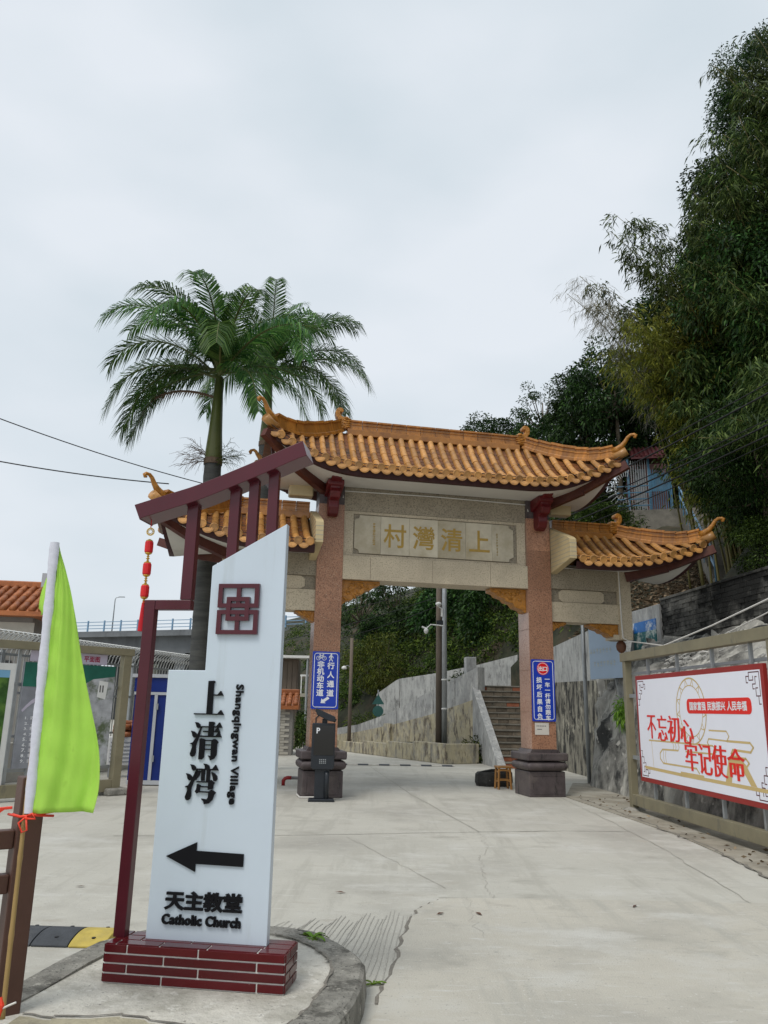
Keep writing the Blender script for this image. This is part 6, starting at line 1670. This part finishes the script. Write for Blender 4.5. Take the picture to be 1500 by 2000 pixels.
q = MB(); o_ = side * 0.95; q.add([o_ + Vector((0, 0, -1.2)), o_ + d + Vector((0, 0, -1.2)), o_ + d + Vector((0, 0, 0.75)), o_ + Vector((0, 0, 0.75))] + [o_ + side * 0.18 + v for v in (Vector((0, 0, -1.2)), d + Vector((0, 0, -1.2)), d + Vector((0, 0, 0.75)), Vector((0, 0, 0.75)))], [(0, 1, 2, 3), (7, 6, 5, 4), (0, 4, 5, 1), (1, 5, 6, 2), (2, 6, 7, 3), (3, 7, 4, 0)]); q.build('stair_wall', M['wall_grey'], hst)
for zz in (0.55, 0.9):
    q = MB(); q.tube([Vector((0, 0, zz)), d + Vector((0, 0, zz))], 0.032, 6); q.build('handrail', M['rail_blue'], hst)
for k in range(9):
    p = d * (k / 8); q = MB(); q.tube([p, p + Vector((0, 0, 0.92))], 0.022, 6); q.build('rail_post', M['shelter_blue'], hst)

# ================================================================== VEGETATION
rng = np.random.default_rng(11)
def unit(a): return a / np.maximum(1e-9, np.linalg.norm(a, axis=1, keepdims=True))
def leaf_mesh(name, P, D, Ln, Wd, mt, droop=0.25):
    """rhombic leaves, bent at the middle; one island each"""
    N = len(P); D = unit(D); rnd = unit(rng.normal(size=(N, 3)))
    S_ = unit(np.cross(D, rnd)); Ln = np.asarray(Ln).reshape(-1, 1) * np.ones((N, 1)); Wd = np.asarray(Wd).reshape(-1, 1) * np.ones((N, 1))
    tipv = P + D * Ln + np.array([0, 0, -1.0]) * Ln * droop
    V = np.empty((N, 4, 3)); V[:, 0] = P; V[:, 1] = P + D * Ln * 0.45 + S_ * Wd; V[:, 2] = tipv; V[:, 3] = P + D * Ln * 0.45 - S_ * Wd
    me = bpy.data.meshes.new(name)
    me.vertices.add(N * 4); me.vertices.foreach_set('co', V.reshape(-1))
    me.loops.add(N * 4); me.loops.foreach_set('vertex_index', np.arange(N * 4, dtype=np.int32))
    me.polygons.add(N); me.polygons.foreach_set('loop_start', np.arange(N, dtype=np.int32) * 4); me.polygons.foreach_set('loop_total', np.full(N, 4, dtype=np.int32))
    me.update(calc_edges=True); me.materials.append(mt)
    return me

def crown_points(nclump, nleaf, squash=0.85, cr=(0.20, 0.36), hollow=0.35):
    c = unit(rng.normal(size=(nclump, 3))) * (rng.uniform(hollow, 1.0, size=(nclump, 1)) ** 0.6) * np.array([1, 1, squash])
    c += rng.normal(size=c.shape) * 0.08
    r = rng.uniform(cr[0], cr[1], size=nclump)
    idx = rng.integers(0, nclump, nleaf)
    off = unit(rng.normal(size=(nleaf, 3))) * (rng.uniform(0.2, 1, size=(nleaf, 1)) ** 0.55)
    P = c[idx] + off * r[idx][:, None] * np.array([1.1, 1.1, 0.75])
    D = off * 0.7 + unit(P) * 0.5 + rng.normal(size=(nleaf, 3)) * 0.5 + np.array([0, 0, -0.25])
    return P, D, c
variants = {}
def variant(key, nclump, nleaf, mt, ln, wd, **kw):
    P, D, c = crown_points(nclump, nleaf, **kw)
    me = leaf_mesh('crown', P, D, rng.uniform(ln * 0.6, ln * 1.3, len(P)), rng.uniform(wd * 0.7, wd * 1.2, len(P)), M[mt])
    variants.setdefault(key, []).append((me, c))
for k in range(3): variant('dark', 46, 10000, 'leaf_dark', 0.085, 0.022)
for k in range(2): variant('mid', 42, 9500, 'leaf_mid', 0.085, 0.020)
variant('olive', 40, 9000, 'leaf_olive', 0.075, 0.016, squash=0.75)
for k in range(2): variant('sparse', 26, 2600, 'leaf_dark', 0.07, 0.018, cr=(0.14, 0.26))

for k in range(2): variant('finedark', 60, 22000, 'leaf_dark', 0.058, 0.0125)
for k in range(2): variant('finemid', 56, 20000, 'leaf_mid', 0.058, 0.0125)
def tree(px, py, Y, Rr, kind, label, vi=0, dz=1.0, name='broadleaf_tree', cat='tree', group='trees on the hillside'):
    c = at(px, py, Y)
    sdv, _ = hill_sd(c.x, c.y)
    gz = hz(c.x, c.y) - 0.3 if sdv > 0 else 0.0
    gz = min(gz, c.z - Rr * 0.55)
    root = thing(name, label, cat, (c.x, c.y, gz), random.uniform(0, 6.28), group)
    me, cl_ = variants[kind][vi % len(variants[kind])]
    h = c.z - gz
    b = MB(); lean = Vector((random.uniform(-.2, .2), random.uniform(-.2, .2), 0)) * min(1.0, h / 3)
    b.tube([(0, 0, 0), lean * 0.3 + Vector((0, 0, h*0.35)), lean * 0.6 + Vector((0, 0, h * 0.75)), Vector((0, 0, h + Rr*0.2))], [0.05*Rr + 0.03, 0.045*Rr + 0.02, 0.035*Rr + 0.015, 0.015*Rr], 7)
    for q in cl_[::3 if kind != 'sparse' else 1]:
        e = Vector((q[0]*Rr, q[1]*Rr, h + q[2]*Rr*dz)); s0 = Vector((0, 0, max(h - Rr*0.6, h*0.35)))
        b.tube([s0, (s0 + e) * 0.5 + Vector((0, 0, -0.06*Rr)), e], [0.022*Rr, 0.014*Rr, 0.005*Rr], 5, cap=False)
    b.build('trunk', M['bark'], root, smooth=True, recalc=False)
    o = link('crown', me, root, loc=(0, 0, h), scale=(Rr, Rr, Rr * dz))
    return root
T = [
 # through the gate opening
 (742, 1300, 37, 1.75, 'olive', 'yellowish green bushy tree seen through the gate left of the poles', 0, 1.0),
 (800, 1345, 35, 1.3, 'olive', 'low yellowish green tree over the ramp wall left of the poles', 0, 0.8),
 (705, 1175, 47, 2.1, 'sparse', 'thin dark tree against the sky in the upper left of the gate opening', 0, 1.2),
 (775, 1185, 45, 2.3, 'sparse', 'open branched dark tree under the middle of the gate lintel', 1, 1.1),
 (760, 1240, 43, 1.5, 'dark', 'dense dark tree between the two thin trees in the gate opening', 0, 1.0),
 (845, 1250, 39, 2.1, 'dark', 'dark tree directly behind the pair of poles', 1, 1.2),
 (905, 1205, 37, 2.4, 'dark', 'dark tree right of the poles under the gate lintel', 2, 1.1),
 (970, 1215, 34, 2.2, 'dark', 'dark tree beside the gate\'s right column inside the opening', 0, 1.2),
 (915, 1315, 33, 1.7, 'mid', 'green tree overhanging the pale upper wall near the steps', 0, 0.9),
 (985, 1310, 31.5, 1.2, 'mid', 'small green tree just above the head of the brick steps', 1, 0.9),
 (855, 1365, 33.5, 1.0, 'dark', 'small dark bushy tree on the pale upper wall behind the poles', 1, 0.8),
 (715, 1370, 40, 1.5, 'mid', 'green bushy tree behind the timber pole', 0, 0.9),
 (655, 1330, 52, 2.2, 'dark', 'dark tree beneath the bridge behind the left blue sign', 2, 1.0),
 (588, 1420, 34, 0.9, 'mid', 'low green tree between the outhouse and the left column', 1, 1.0),
 # skyline behind and right of the gate roof
 (965, 860, 42, 2.0, 'dark', 'round dark tree above the right end of the main roof ridge', 0, 0.75),
 (905, 880, 44, 1.6, 'dark', 'low dark tree just over the middle of the main roof ridge', 1, 0.7),
 (1060, 800, 35, 1.7, 'sparse', 'thin open tree against the sky above the main roof\'s right tip', 0, 0.9),
 (1085, 880, 34, 2.2, 'dark', 'dark tree directly behind the main roof\'s right upturned tip', 2, 1.0),
 (1140, 780, 31, 1.5, 'dark', 'dark tree on the skyline left of the yellow bamboo', 1, 0.9),
 (1200, 760, 28.5, 1.7, 'dark', 'very dark tree under the yellow bamboo on the skyline', 0, 1.2),
 (1170, 880, 30, 2.0, 'dark', 'dark tree left of the hillside gatehouse roof', 1, 1.2),
 (1255, 800, 31.5, 1.9, 'dark', 'dark tree right above the hillside gatehouse roof', 2, 1.0),
 (1120, 1000, 30, 1.6, 'mid', 'green tree in the gap between the main roof and the right wing roof', 0, 0.9),
 (1190, 1020, 27.5, 1.1, 'mid', 'small green tree below the hillside gatehouse platform', 1, 0.8),
 # right-hand slope
 (1405, 745, 20, 1.7, 'finemid', 'leafy green tree right of the gatehouse on the slope', 0, 1.2),
 (1430, 800, 18, 1.7, 'finemid', 'leafy green tree on the slope above the bundle of cables', 1, 1.2),
 (1425, 880, 19.5, 1.15, 'finemid', 'light leafed bush tree crossed by the bundle of cables', 0, 1.0),
 (1525, 985, 16.8, 1.1, 'finemid', 'broad green bush tree over the hillside stair', 1, 1.0),
 (1490, 900, 15.5, 1.3, 'finedark', 'dark green tree at the right edge below the cables', 0, 1.2),
 (1535, 1060, 15, 0.95, 'finemid', 'bushy green tree above the brick wall at the right edge', 0, 1.0),
 (1400, 640, 19, 1.9, 'finedark', 'dark tree among the bamboo in the middle of the slope', 2, 1.3),
 (1480, 600, 16.5, 1.8, 'finedark', 'dark tree at the right edge at mid height', 1, 1.4),
 (1490, 400, 17.5, 1.7, 'finedark', 'dark tree high on the right edge behind tall bamboo', 0, 1.4),
 (1510, 180, 16.5, 1.3, 'finedark', 'topmost dark tree at the upper right corner', 2, 1.4),
 (1300, 850, 32, 2.0, 'dark', 'dark tree closing the gap behind the hillside gatehouse', 1, 1.0),
 (1335, 940, 31, 1.6, 'dark', 'dark tree right of the gatehouse\'s blue gate', 0, 1.0),
]
for a in T: tree(*a[:5], a[5], *a[6:])

def bamboo(base, topp, n, Hs, label, mt='leaf_bamboo', spread=0.5, nleaf=12, start=0.3, name='bamboo_clump', ln=0.19, wd=0.016, topspread=1.0):
    base = Vector(base); topp = Vector(topp)
    root = thing(name, label, 'bamboo', base, 0, 'bamboo clumps on the slope')
    PP = []; DD = []
    for k in range(n):
        b0 = Vector((random.gauss(0, spread*0.5), random.gauss(0, spread*0.5), -0.2))
        tp_ = (topp - base) * random.uniform(Hs, 1.0) + Vector((random.gauss(0, topspread), random.gauss(0, topspread), random.gauss(0, 0.5)))
        hor = Vector((tp_.x - b0.x, tp_.y - b0.y, 0)); Hh = tp_.z
        pts = []
        for j in range(13):
            t = j / 12
            pts.append(b0 + hor * (0.25 * t + 0.75 * t ** 2.4) + Vector((0, 0, Hh * (1.28 * t - 0.28 * t ** 3.2))))
        r0 = random.uniform(0.028, 0.045)
        b = MB(); b.tube(pts, [r0 * (1 - 0.85 * j / 12) for j in range(13)], 6); b.build('culm', M['culm'], root, smooth=True, recalc=False)
        nn = 26
        for j in range(nn):
            t = start + (1 - start) * (j + random.random()) / nn
            f = t * 12; i0 = min(11, int(f)); p = pts[i0].lerp(pts[i0+1], f - i0)
            for q in range(3):
                a = random.uniform(0, 6.28); L_ = random.uniform(0.35, 1.0) * (1.15 - 0.6 * t)
                bd = Vector((math.cos(a), math.sin(a), random.uniform(0.0, 0.7)))
                for s in range(nleaf):
                    u = random.uniform(0.15, 1.0)
                    PP.append(p + bd * (L_ * u) + Vector((0, 0, -0.45 * L_ * u * u)) + Vector((random.gauss(0, .05), random.gauss(0, .05), random.gauss(0, .05))))
                    DD.append((bd.x * 0.6 + random.gauss(0, .5), bd.y * 0.6 + random.gauss(0, .5), -0.55 + random.gauss(0, .35)))
    PP = np.array([tuple(p) for p in PP]); DD = np.array(DD)
    me = leaf_mesh('foliage', PP, DD, rng.uniform(ln*0.6, ln*1.35, len(PP)), rng.uniform(wd*0.7, wd*1.3, len(PP)), M[mt], 0.3)
    link('foliage', me, root)
    return root
def hb(x, y): return (x, y, hz(x, y))
bamboo(hb(8.9, 18.6), at(1225, 440, 17.5), 13, 0.72, 'arching bamboo leaning left against the sky over the gate', topspread=0.7)
bamboo(hb(9.8, 19.5), at(1300, 400, 18.5), 13, 0.72, 'upright bamboo just right of the arching clump', topspread=0.7)
bamboo(hb(9.3, 16.4), at(1395, 330, 16.0), 12, 0.7, 'tall bamboo right of the notch in the skyline', topspread=0.6)
bamboo(hb(9.6, 15.0), at(1475, 95, 15.0), 14, 0.7, 'tallest bamboo near the upper right corner', topspread=0.45)
bamboo(hb(9.9, 13.8), at(1530, 60, 14.2), 12, 0.7, 'tall bamboo cut by the upper right edge', topspread=0.6)
bamboo(hb(8.3, 18.2), at(1235, 590, 17.0), 12, 0.7, 'yellow leaved bamboo below the arching clump', 'leaf_bamboo_y', topspread=0.75, ln=0.16)
bamboo(hb(9.5, 16.8), at(1360, 280, 16.2), 12, 0.75, 'feathery bamboo whose tips reach left below the tallest clump', topspread=0.55)
bamboo(hb(9.9, 15.6), at(1425, 190, 15.4), 10, 0.75, 'feathery bamboo between the tallest clump and the one below it', topspread=0.5)
bamboo(hb(9.0, 15.2), at(1440, 480, 14.9), 11, 0.7, 'feathery bamboo in front of the dark trees at upper right', topspread=0.6)
bamboo(hb(8.8, 18.0), at(1300, 540, 17.2), 10, 0.7, 'yellowish bamboo right of the yellow leaved clump', 'leaf_bamboo_y', topspread=0.6, ln=0.17)
bamboo(hb(8.6, 17.3), at(1330, 640, 16.8), 11, 0.65, 'dark bamboo with bare yellow canes in the middle slope', topspread=0.6, start=0.5)
bamboo(hb(8.6, 14.3), at(1470, 700, 14.0), 11, 0.6, 'short bamboo at the right edge above the cables', topspread=0.5)
bamboo(hb(9.6, 17.0), at(1490, 930, 16.8), 10, 0.6, 'low drooping bamboo over the hillside stair', topspread=0.5, start=0.15)
bamboo(hb(8.9, 16.2), at(1530, 1030, 16.0), 9, 0.6, 'low drooping bamboo above the brick wall', topspread=0.4, start=0.15)
bamboo(hb(8.3, 19.5), at(1120, 535, 17.5), 4, 0.9, 'dry leafless bamboo tips drooping over the skyline', 'leaf_dry', nleaf=9, topspread=0.25, start=0.55, ln=0.3, wd=0.005)

# undergrowth over the whole slope
NU = 120000
seg_w = []
for (a, c_) in zip(HL[1:-2], HL[2:-1]): seg_w.append(math.hypot(c_[0]-a[0], c_[1]-a[1]))
wts = np.array(seg_w); wts[-1] *= 0.3; wts /= wts.sum()
ncl = 2600
C0 = []
for k in range(ncl):
    i = rng.choice(len(wts), p=wts); a, c_ = HL[1 + i], HL[2 + i]
    t = random.random(); d = random.random() ** 1.3 * 11 + 0.3
    dx, dy = c_[0]-a[0], c_[1]-a[1]; L_ = math.hypot(dx, dy)
    x = a[0] + dx*t + dy/L_*d; y = a[1] + dy*t - dx/L_*d
    if 18.3 < y < 24 and d < 2.6 and random.random() < 0.85: continue
    if 12.5 < y < 17.5 and x < 8.7: continue
    if stair_near(x, y)[0] < 1.5: continue
    pxx = x / y * 1520 + 750
    if 1215 < pxx < 1420 and 15 < y < 29 and hz(x, y) < 9.6 and random.random() < 0.55: continue
    C0.append((x, y, hz(x, y) + random.uniform(0, 0.7), random.uniform(0.25, 0.65)))
C0 = np.array(C0)
idx = rng.integers(0, len(C0), NU)
off = unit(rng.normal(size=(NU, 3))) * (rng.uniform(0.2, 1, (NU, 1)) ** 0.5)
off[:, 2] = np.abs(off[:, 2]) * 0.9
P = C0[idx, :3] + off * C0[idx, 3][:, None]
D = off + rng.normal(size=(NU, 3)) * 0.5 + np.array([0, 0, -0.2])
ug = stuff(link('undergrowth', leaf_mesh('undergrowth', P, D, rng.uniform(0.08, 0.20, NU), rng.uniform(0.02, 0.045, NU), M['leaf_under'])))
tag(ug, 'dense leafy undergrowth covering the hillside', 'undergrowth')
NLt = 9000
P = []
for k in range(NLt):
    y = random.uniform(17.5, 25); d = random.uniform(0.05, 3.2)
    x = interp([(14.5, 7.35), (20, 6.65), (25, 6.0)], y) + d
    P.append((x, y, hz(x, y) + random.uniform(0.0, 0.12)))
D = rng.normal(size=(NLt, 3)) * np.array([1, 1, 0.35])
lt_ = stuff(link('leaf_litter', leaf_mesh('leaf_litter', np.array(P), D, rng.uniform(0.06, 0.2, NLt), rng.uniform(0.012, 0.035, NLt), M['leaf_litter'], 0.05)))
tag(lt_, 'brown leaf litter on the bank above the grey wall end', 'leaf litter')

NV = 130
P = [(interp([(5, 3.9), (9, 4.05), (11, 4.1), (15.6, 3.75)], y_) + random.random() ** 1.6 * 0.9, y_, 0.014 + random.random() * 0.02) for y_ in [random.uniform(6, 15.8) for _ in range(NV)]]
vl = stuff(link('verge_litter', leaf_mesh('verge_litter', np.array(P), rng.normal(size=(NV, 3)) * np.array([1, 1, 0.15]), rng.uniform(0.03, 0.10, NV), rng.uniform(0.008, 0.022, NV), M['leaf_litter'], 0.0)))
tag(vl, 'dead leaves scattered on the verge under the billboard', 'leaf litter')
# hanging shrubs on walls
def shrub(name, label, c, rx, rz, n, mt, ln, wd, seed_down=0.3, cat='plant'):
    c = Vector(c); root = thing(name, label, cat, c)
    off = unit(rng.normal(size=(n, 3))) * (rng.uniform(0.05, 1, (n, 1)) ** 0.6) * np.array([rx, rx, rz])
    D = off / max(rx, rz) + rng.normal(size=(n, 3)) * 0.5 + np.array([0, 0, -seed_down])
    link('foliage', leaf_mesh('foliage', off + np.array([0, 0, rz * 0.8]), D, rng.uniform(ln*.6, ln*1.3, n), rng.uniform(wd*.7, wd*1.3, n), M[mt]), root)
    b = MB()
    for k in range(6): b.tube([(0, 0, 0), (random.uniform(-.4, .4)*rx, random.uniform(-.4, .4)*rx, rz*0.8)], 0.008, 5)
    b.build('stem', M['bark'], root)
    return root
p = at(1200, 1390, 16.4); shrub('wall_fern', 'green fern growing from the rock wall left of the billboard post', (4.98, 16.5, p.z - 0.25), 0.16, 0.32, 500, 'weed', 0.12, 0.012, 0.8)
p = at(925, 1480, 25.2); shrub('foot_shrub', 'dark shrub growing at the foot of the steps\' side wall', (p.x + 0.1, p.y, 0), 0.5, 0.45, 900, 'leaf_under', 0.16, 0.02)
p = at(905, 1340, 27.6); shrub('wall_shrub', 'green shrub spilling over the ramp parapet near the steps', (p.x, p.y + 0.3, p.z - 0.5), 0.5, 0.6, 900, 'leaf_mid', 0.15, 0.022, 0.6)
p = at(695, 1425, 31.5); shrub('grass_tuft', 'grassy tuft on the far ramp wall beside the timber pole', (p.x + 0.5, p.y + 0.6, 0.5), 0.9, 0.5, 900, 'leaf_under', 0.3, 0.015, 0.0)
p = at(560, 1470, 30); shrub('hedge', 'rounded green hedge behind the white brick outhouse', (p.x + 0.6, p.y + 1.0, 0), 0.7, 0.8, 1500, 'leaf_mid', 0.14, 0.025, 0.1)
for k, (px, py, Y, s) in enumerate(((1425, 1245, 12.2, 0.16), (1375, 1262, 13.0, 0.14), (1340, 1282, 13.6, 0.12))):
    q = at(px, py, Y); 
    yy = q.y; best = min((abs(slope_p(yy, t/60)[0] - q.x) , t/60) for t in range(28, 60))[1]; xx, zz = slope_p(yy, best)
    shrub('slope_weed', ['leafy weed high on the rock slope above the billboard', 'leafy weed in the middle of the rock slope above the billboard', 'leafy weed low on the rock slope above the billboard'][k], (xx, yy, zz), s, s*0.6, 160, 'weed', 0.10, 0.02, 0.1)
# weeds on and by the kerb
def weed(label, c, n, L_, spread):
    root = thing('weed', label, 'weed', c)
    for k in range(n):
        a = random.uniform(0, 6.28); e = random.uniform(0.15, 0.6)
        d = Vector((math.cos(a), math.sin(a) * 0.8, e)); s_ = Vector((-d.y, d.x, 0)).normalized(); l = L_ * random.uniform(0.6, 1.1); w_ = l * 0.13
        b = MB(); pts = [(0, 0.2), (0.3, 0.9), (0.6, 1.0), (0.85, 0.6), (1, 0.05)]
        b.grid([[d * (l*t) + Vector((0, 0, -l*0.55*t*t)) - s_*(w_*f), d * (l*t) + Vector((0, 0, -l*0.55*t*t - 0.006)), d * (l*t) + Vector((0, 0, -l*0.55*t*t)) + s_*(w_*f)] for t, f in pts])
        b.build('leaf', M['weed'], root, smooth=True, recalc=False)
q = G(610, 1832, 0.15); weed('leafy green weed growing on the island kerb behind the plinth', (q.x, q.y, 0.152), 14, 0.15, 0.1)
q = G(722, 1925, 0.0); weed('small green weed in the gap at the foot of the kerb', (q.x + 0.02, q.y, 0.01), 6, 0.08, 0.05)

# palms ------------------------------------------------------------
def frond(az, el, Ln, seed, droop=1.0, leaflet=0.5, n=52, mt='leaf_palm', up=1.0):
    r = random.Random(seed); b = MB()
    h = Vector((math.cos(az), math.sin(az), 0)); pts = []; p = Vector((0, 0, 0)); e = el
    N_ = 16
    for k in range(N_ + 1):
        pts.append(p.copy()); p = p + (h * math.cos(e) + Vector((0, 0, math.sin(e)))) * (Ln / N_)
        e = max(e - droop * (0.030 + 0.0105 * k) * 1.18, -1.2)
    b.tube(pts, [0.034 * (1 - 0.85 * k / N_) for k in range(N_ + 1)], 5, cap=False)
    rach = (list(b.v), list(b.f))
    lv = MB()
    for k in range(n):
        t = 0.10 + 0.90 * k / n; f = t * N_; i = min(N_ - 1, int(f)); c = pts[i].lerp(pts[i+1], f - i); d = (pts[i+1] - pts[i]).normalized()
        s0 = d.cross(Vector((0, 0, 1)))
        if s0.length < 0.05: s0 = Vector((-h.y, h.x, 0))
        s0.normalize(); u0 = s0.cross(d)
        L_ = leaflet * (0.45 + 0.75 * math.sin(math.pi * min(1, 0.12 + t * 0.86)) ** 0.8) * r.uniform(0.85, 1.12)
        for sg in (-1, 1):
            tw = r.uniform(-0.25, 0.75)
            dr = (s0 * sg * 0.9 + u0 * tw * 0.55 * up + d * (0.55 + 0.5 * t)).normalized()
            wd = 0.0145 * r.uniform(0.8, 1.2)
            wv = dr.cross(u0); wv = wv.normalized() * wd if wv.length > 1e-3 else d * wd
            m1 = c + dr * (L_ * 0.45) + Vector((0, 0, -0.07 * L_)); tp_ = c + dr * (L_ * 0.80) + Vector((0, 0, -0.46 * L_))
            lv.add([c - wv * 0.5, c + wv * 0.5, m1 + wv, m1 - wv, tp_], [(0, 1, 2, 3), (3, 2, 4)])
    return rach, lv
def palm(label, base, ztrunk, zcrown, r0, specs, scale=1.0):
    root = thing('royal_palm', label, 'palm', base, 0, 'royal palms behind the gate')
    b = MB(); zs = [0, 0.4, 1.2, 2.5, 4.0, 5.5, ztrunk]
    pts = []; rs = []
    n = 60
    for k in range(n + 1):
        t = k / n; z = ztrunk * t; pts.append((0.03*math.sin(z*0.6), 0, z))
        rs.append(r0 * (1.0 + 0.12 * math.sin(math.pi * t) - 0.12 * t) + (0.006 if k % 3 == 0 else 0))
    b.tube(pts, rs, 16); b.build('trunk', M['palm_trunk'], root, smooth=True)
    x0 = pts[-1][0]
    b = MB(); b.tube([(x0, 0, ztrunk - 0.03), (x0, 0, ztrunk + 0.15), (x0, 0, ztrunk + 0.7), (x0, 0, zcrown)], [r0*0.84, r0*0.92, r0*0.72, r0*0.42], 14); b.build('crownshaft', M['palm_shaft'], root, smooth=True)
    b = MB(); b.tube([(x0, 0, ztrunk - 0.05), (x0, 0, ztrunk + 0.08)], r0*0.97, 14); b.build('shaft_collar', M['palm_dry'], root)
    for k, (az, el, Ln, dr, lf) in enumerate(specs):
        rach, lv = frond(R_(az), R_(el), Ln * scale, 100 + k, dr, lf * 1.4, 100)
        q = MB(); q.add(lv.v, lv.f); o = q.build('frond', M['leaf_palm'], root, recalc=False, loc=(x0, 0, zcrown - 0.05 + 0.012 * k))
        q = MB(); q.add(*rach); q.build('rachis', M['palm_shaft'], o, smooth=True, recalc=False)
    return root, x0
# azimuth: 0 = right, 180 = left, 270 = toward the camera
sp1 = [(180, 48, 2.6, 1.05, .5), (200, 15, 2.5, 1.05, .5), (165, 66, 2.8, 0.9, .5), (140, 78, 2.9, 0.7, .5), (100, 84, 2.8, 0.6, .5), (228, 68, 2.6, 1.0, .5), (262, 76, 2.6, 1.1, .5), (300, 62, 2.6, 1.05, .5),
       (330, 45, 2.6, 1.0, .5), (5, 60, 2.7, 0.95, .5), (35, 72, 2.8, 0.8, .5), (350, 5, 2.4, 1.0, .45), (280, 38, 2.3, 1.2, .5), (150, 30, 2.5, 1.0, .5), (20, 25, 2.5, 1.0, .5), (310, -5, 2.2, 1.0, .45), (190, -12, 2.3, 1.0, .45), (70, 55, 2.6, 1.0, .5), (205, 55, 2.7, 1.0, .5), (245, 50, 2.5, 1.2, .5), (175, 5, 2.5, 1.1, .5)]
pr_, x0 = palm('royal palm with thick grey trunk standing left of the gate', (-3.68, 16.0, 0), 6.62, 8.60, 0.205, sp1, 1.15)
# dry hanging frond and old flower stalks below the crown
rach, lv = frond(R_(185), R_(18), 2.6, 55, 1.55, 0.22, 46, up=0.2)
q = MB(); q.add(lv.v, lv.f); q.add(*rach); q.build('dry_frond', M['palm_dry'], pr_, recalc=False, loc=(x0, 0, 8.1))
for az_, zz_ in ((200, 7.55), (330, 7.5)):
    b = MB(); r = random.Random(az_)
    for k in range(9):
        a = R_(az_) + r.gauss(0, 0.35); e = r.uniform(-0.1, 0.8); d = Vector((math.cos(a)*math.cos(e), math.sin(a)*math.cos(e), math.sin(e))); l = r.uniform(0.45, 0.75)
        p1 = d*l*0.5; p2 = d*l + Vector((0, 0, -0.12*l)); b.tube([Vector((0, 0, 0)), p1, p2], [0.009, 0.006, 0.003], 4, cap=False)
        for j in range(12):
            u = r.uniform(0.35, 1.0); c_ = d*l*u + Vector((0, 0, -0.12*l*u*u)); dv = Vector((d.x + r.gauss(0, .7), d.y + r.gauss(0, .7), d.z - 0.3 + r.gauss(0, .5))).normalized(); l2 = r.uniform(0.12, 0.35)
            b.tube([c_, c_ + dv*l2*0.5, c_ + dv*l2 + Vector((0, 0, -0.3*l2))], [0.004, 0.003, 0.002], 4, cap=False)
    b.build('flower_stalk', M['palm_dry'] if az_ == 200 else M['leaf_olive'], pr_, recalc=False, loc=(x0, 0, zz_ - 0.9))
sp2 = [(0, 42, 2.8, 1.0, .55), (342, 18, 3.1, 0.8, .55), (15, 68, 3.0, 0.8, .55), (60, 82, 3.0, 0.45, .5), (120, 72, 2.8, 0.8, .5), (170, 60, 2.7, 1.0, .5), (200, 40, 2.6, 1.1, .5), (240, 66, 2.8, 1.0, .5), (280, 76, 2.9, 1.0, .55), (310, 55, 2.8, 1.1, .55), (330, 0, 2.8, 0.9, .5), (270, 25, 2.6, 1.2, .5), (225, 5, 2.5, 1.1, .5), (30, 20, 2.7, 1.0, .5), (150, 20, 2.6, 1.1, .5), (300, 30, 2.7, 1.2, .5), (350, 60, 2.9, 0.9, .55)]
palm('taller royal palm mostly hidden behind the nearer palm and gate roof', (-3.3, 20.5, 0), 8.6, 10.75, 0.20, sp2, 1.12)

# ================================================================== WIRES
def wire(label, pts, r=0.012, grp='overhead wires', mt='cable'):
    a = Vector(pts[0])
    t = thing('overhead_wire', label, 'wire', a, 0, grp)
    full = []
    P_ = [Vector(p) for p in pts]
    for p, q in zip(P_[:-1], P_[1:]):
        for k in range(14):
            u = k / 14; sag = -0.016 * (q - p).length * 4 * u * (1 - u)
            full.append(p.lerp(q, u) + Vector((0, 0, sag)) - a)
    full.append(P_[-1] - a)
    b = MB(); b.tube(full, r, 5); b.build('strand', M[mt], t, smooth=True)
wire('upper thin wire crossing the sky to the palm at left', [at(-60, 795, 17), at(395, 944, 21)], 0.014)
wire('lower thin wire crossing the sky to the palm at left', [at(-60, 890, 15.5), at(330, 945, 17)], 0.014)
pt = t1.location
for k, (py, dz, lab) in enumerate(((715, 7.9, 'topmost'), (735, 7.7, 'second'), (790, 7.4, 'third'), (800, 7.2, 'fourth'), (822, 7.0, 'fifth'), (838, 6.7, 'lowest'))):
    wire('%s black cable of the bundle climbing across the right slope' % lab, [at(1560, py, 11.5 + 0.3*k), (pt.x + 0.1, pt.y - 0.1, dz - 0.8)], 0.017 if k in (1, 3, 4) else 0.011, 'cable bundle')
for k, (z, e) in enumerate(((5.6, (-6.0, 33.0, 4.6)), (5.2, (-5.5, 31.5, 3.8)), (4.9, (-2.6, 30.4, 3.9)))):
    wire('%s wire drooping from the utility pole to the left in the gate opening' % ['highest', 'middle', 'lowest'][k], [(pt.x, pt.y, z), e], 0.011, 'wires in the gate opening')
# fallen leaves on the ground
for k, (px, py) in enumerate(((157, 1733), (1240, 1775), (935, 1790), (665, 1745), (860, 1790))):
    q = G(px, py); t = MB(); L_ = 0.05
    t.add([(-L_, 0, 0.004), (0, -0.014, 0.012), (L_, 0, 0.006), (0, 0.014, 0.008)], [(0, 1, 2, 3)])
    o = t.build('fallen_leaf', M['deadleaf'], None, loc=(q.x, q.y, 0.016 if px > 850 else 0.004), rot=(0, 0, k))
    tag(o, ['small brown fallen leaf on the concrete left of the sign post', 'dry fallen leaf on the road right of the middle foreground', 'dry fallen leaf near the cross joint in the foreground', 'tiny dark fallen leaf right of the sign\'s arrow', 'dry fallen leaf beside the ragged slab edge'][k], 'leaf', 'fallen leaves on the ground')
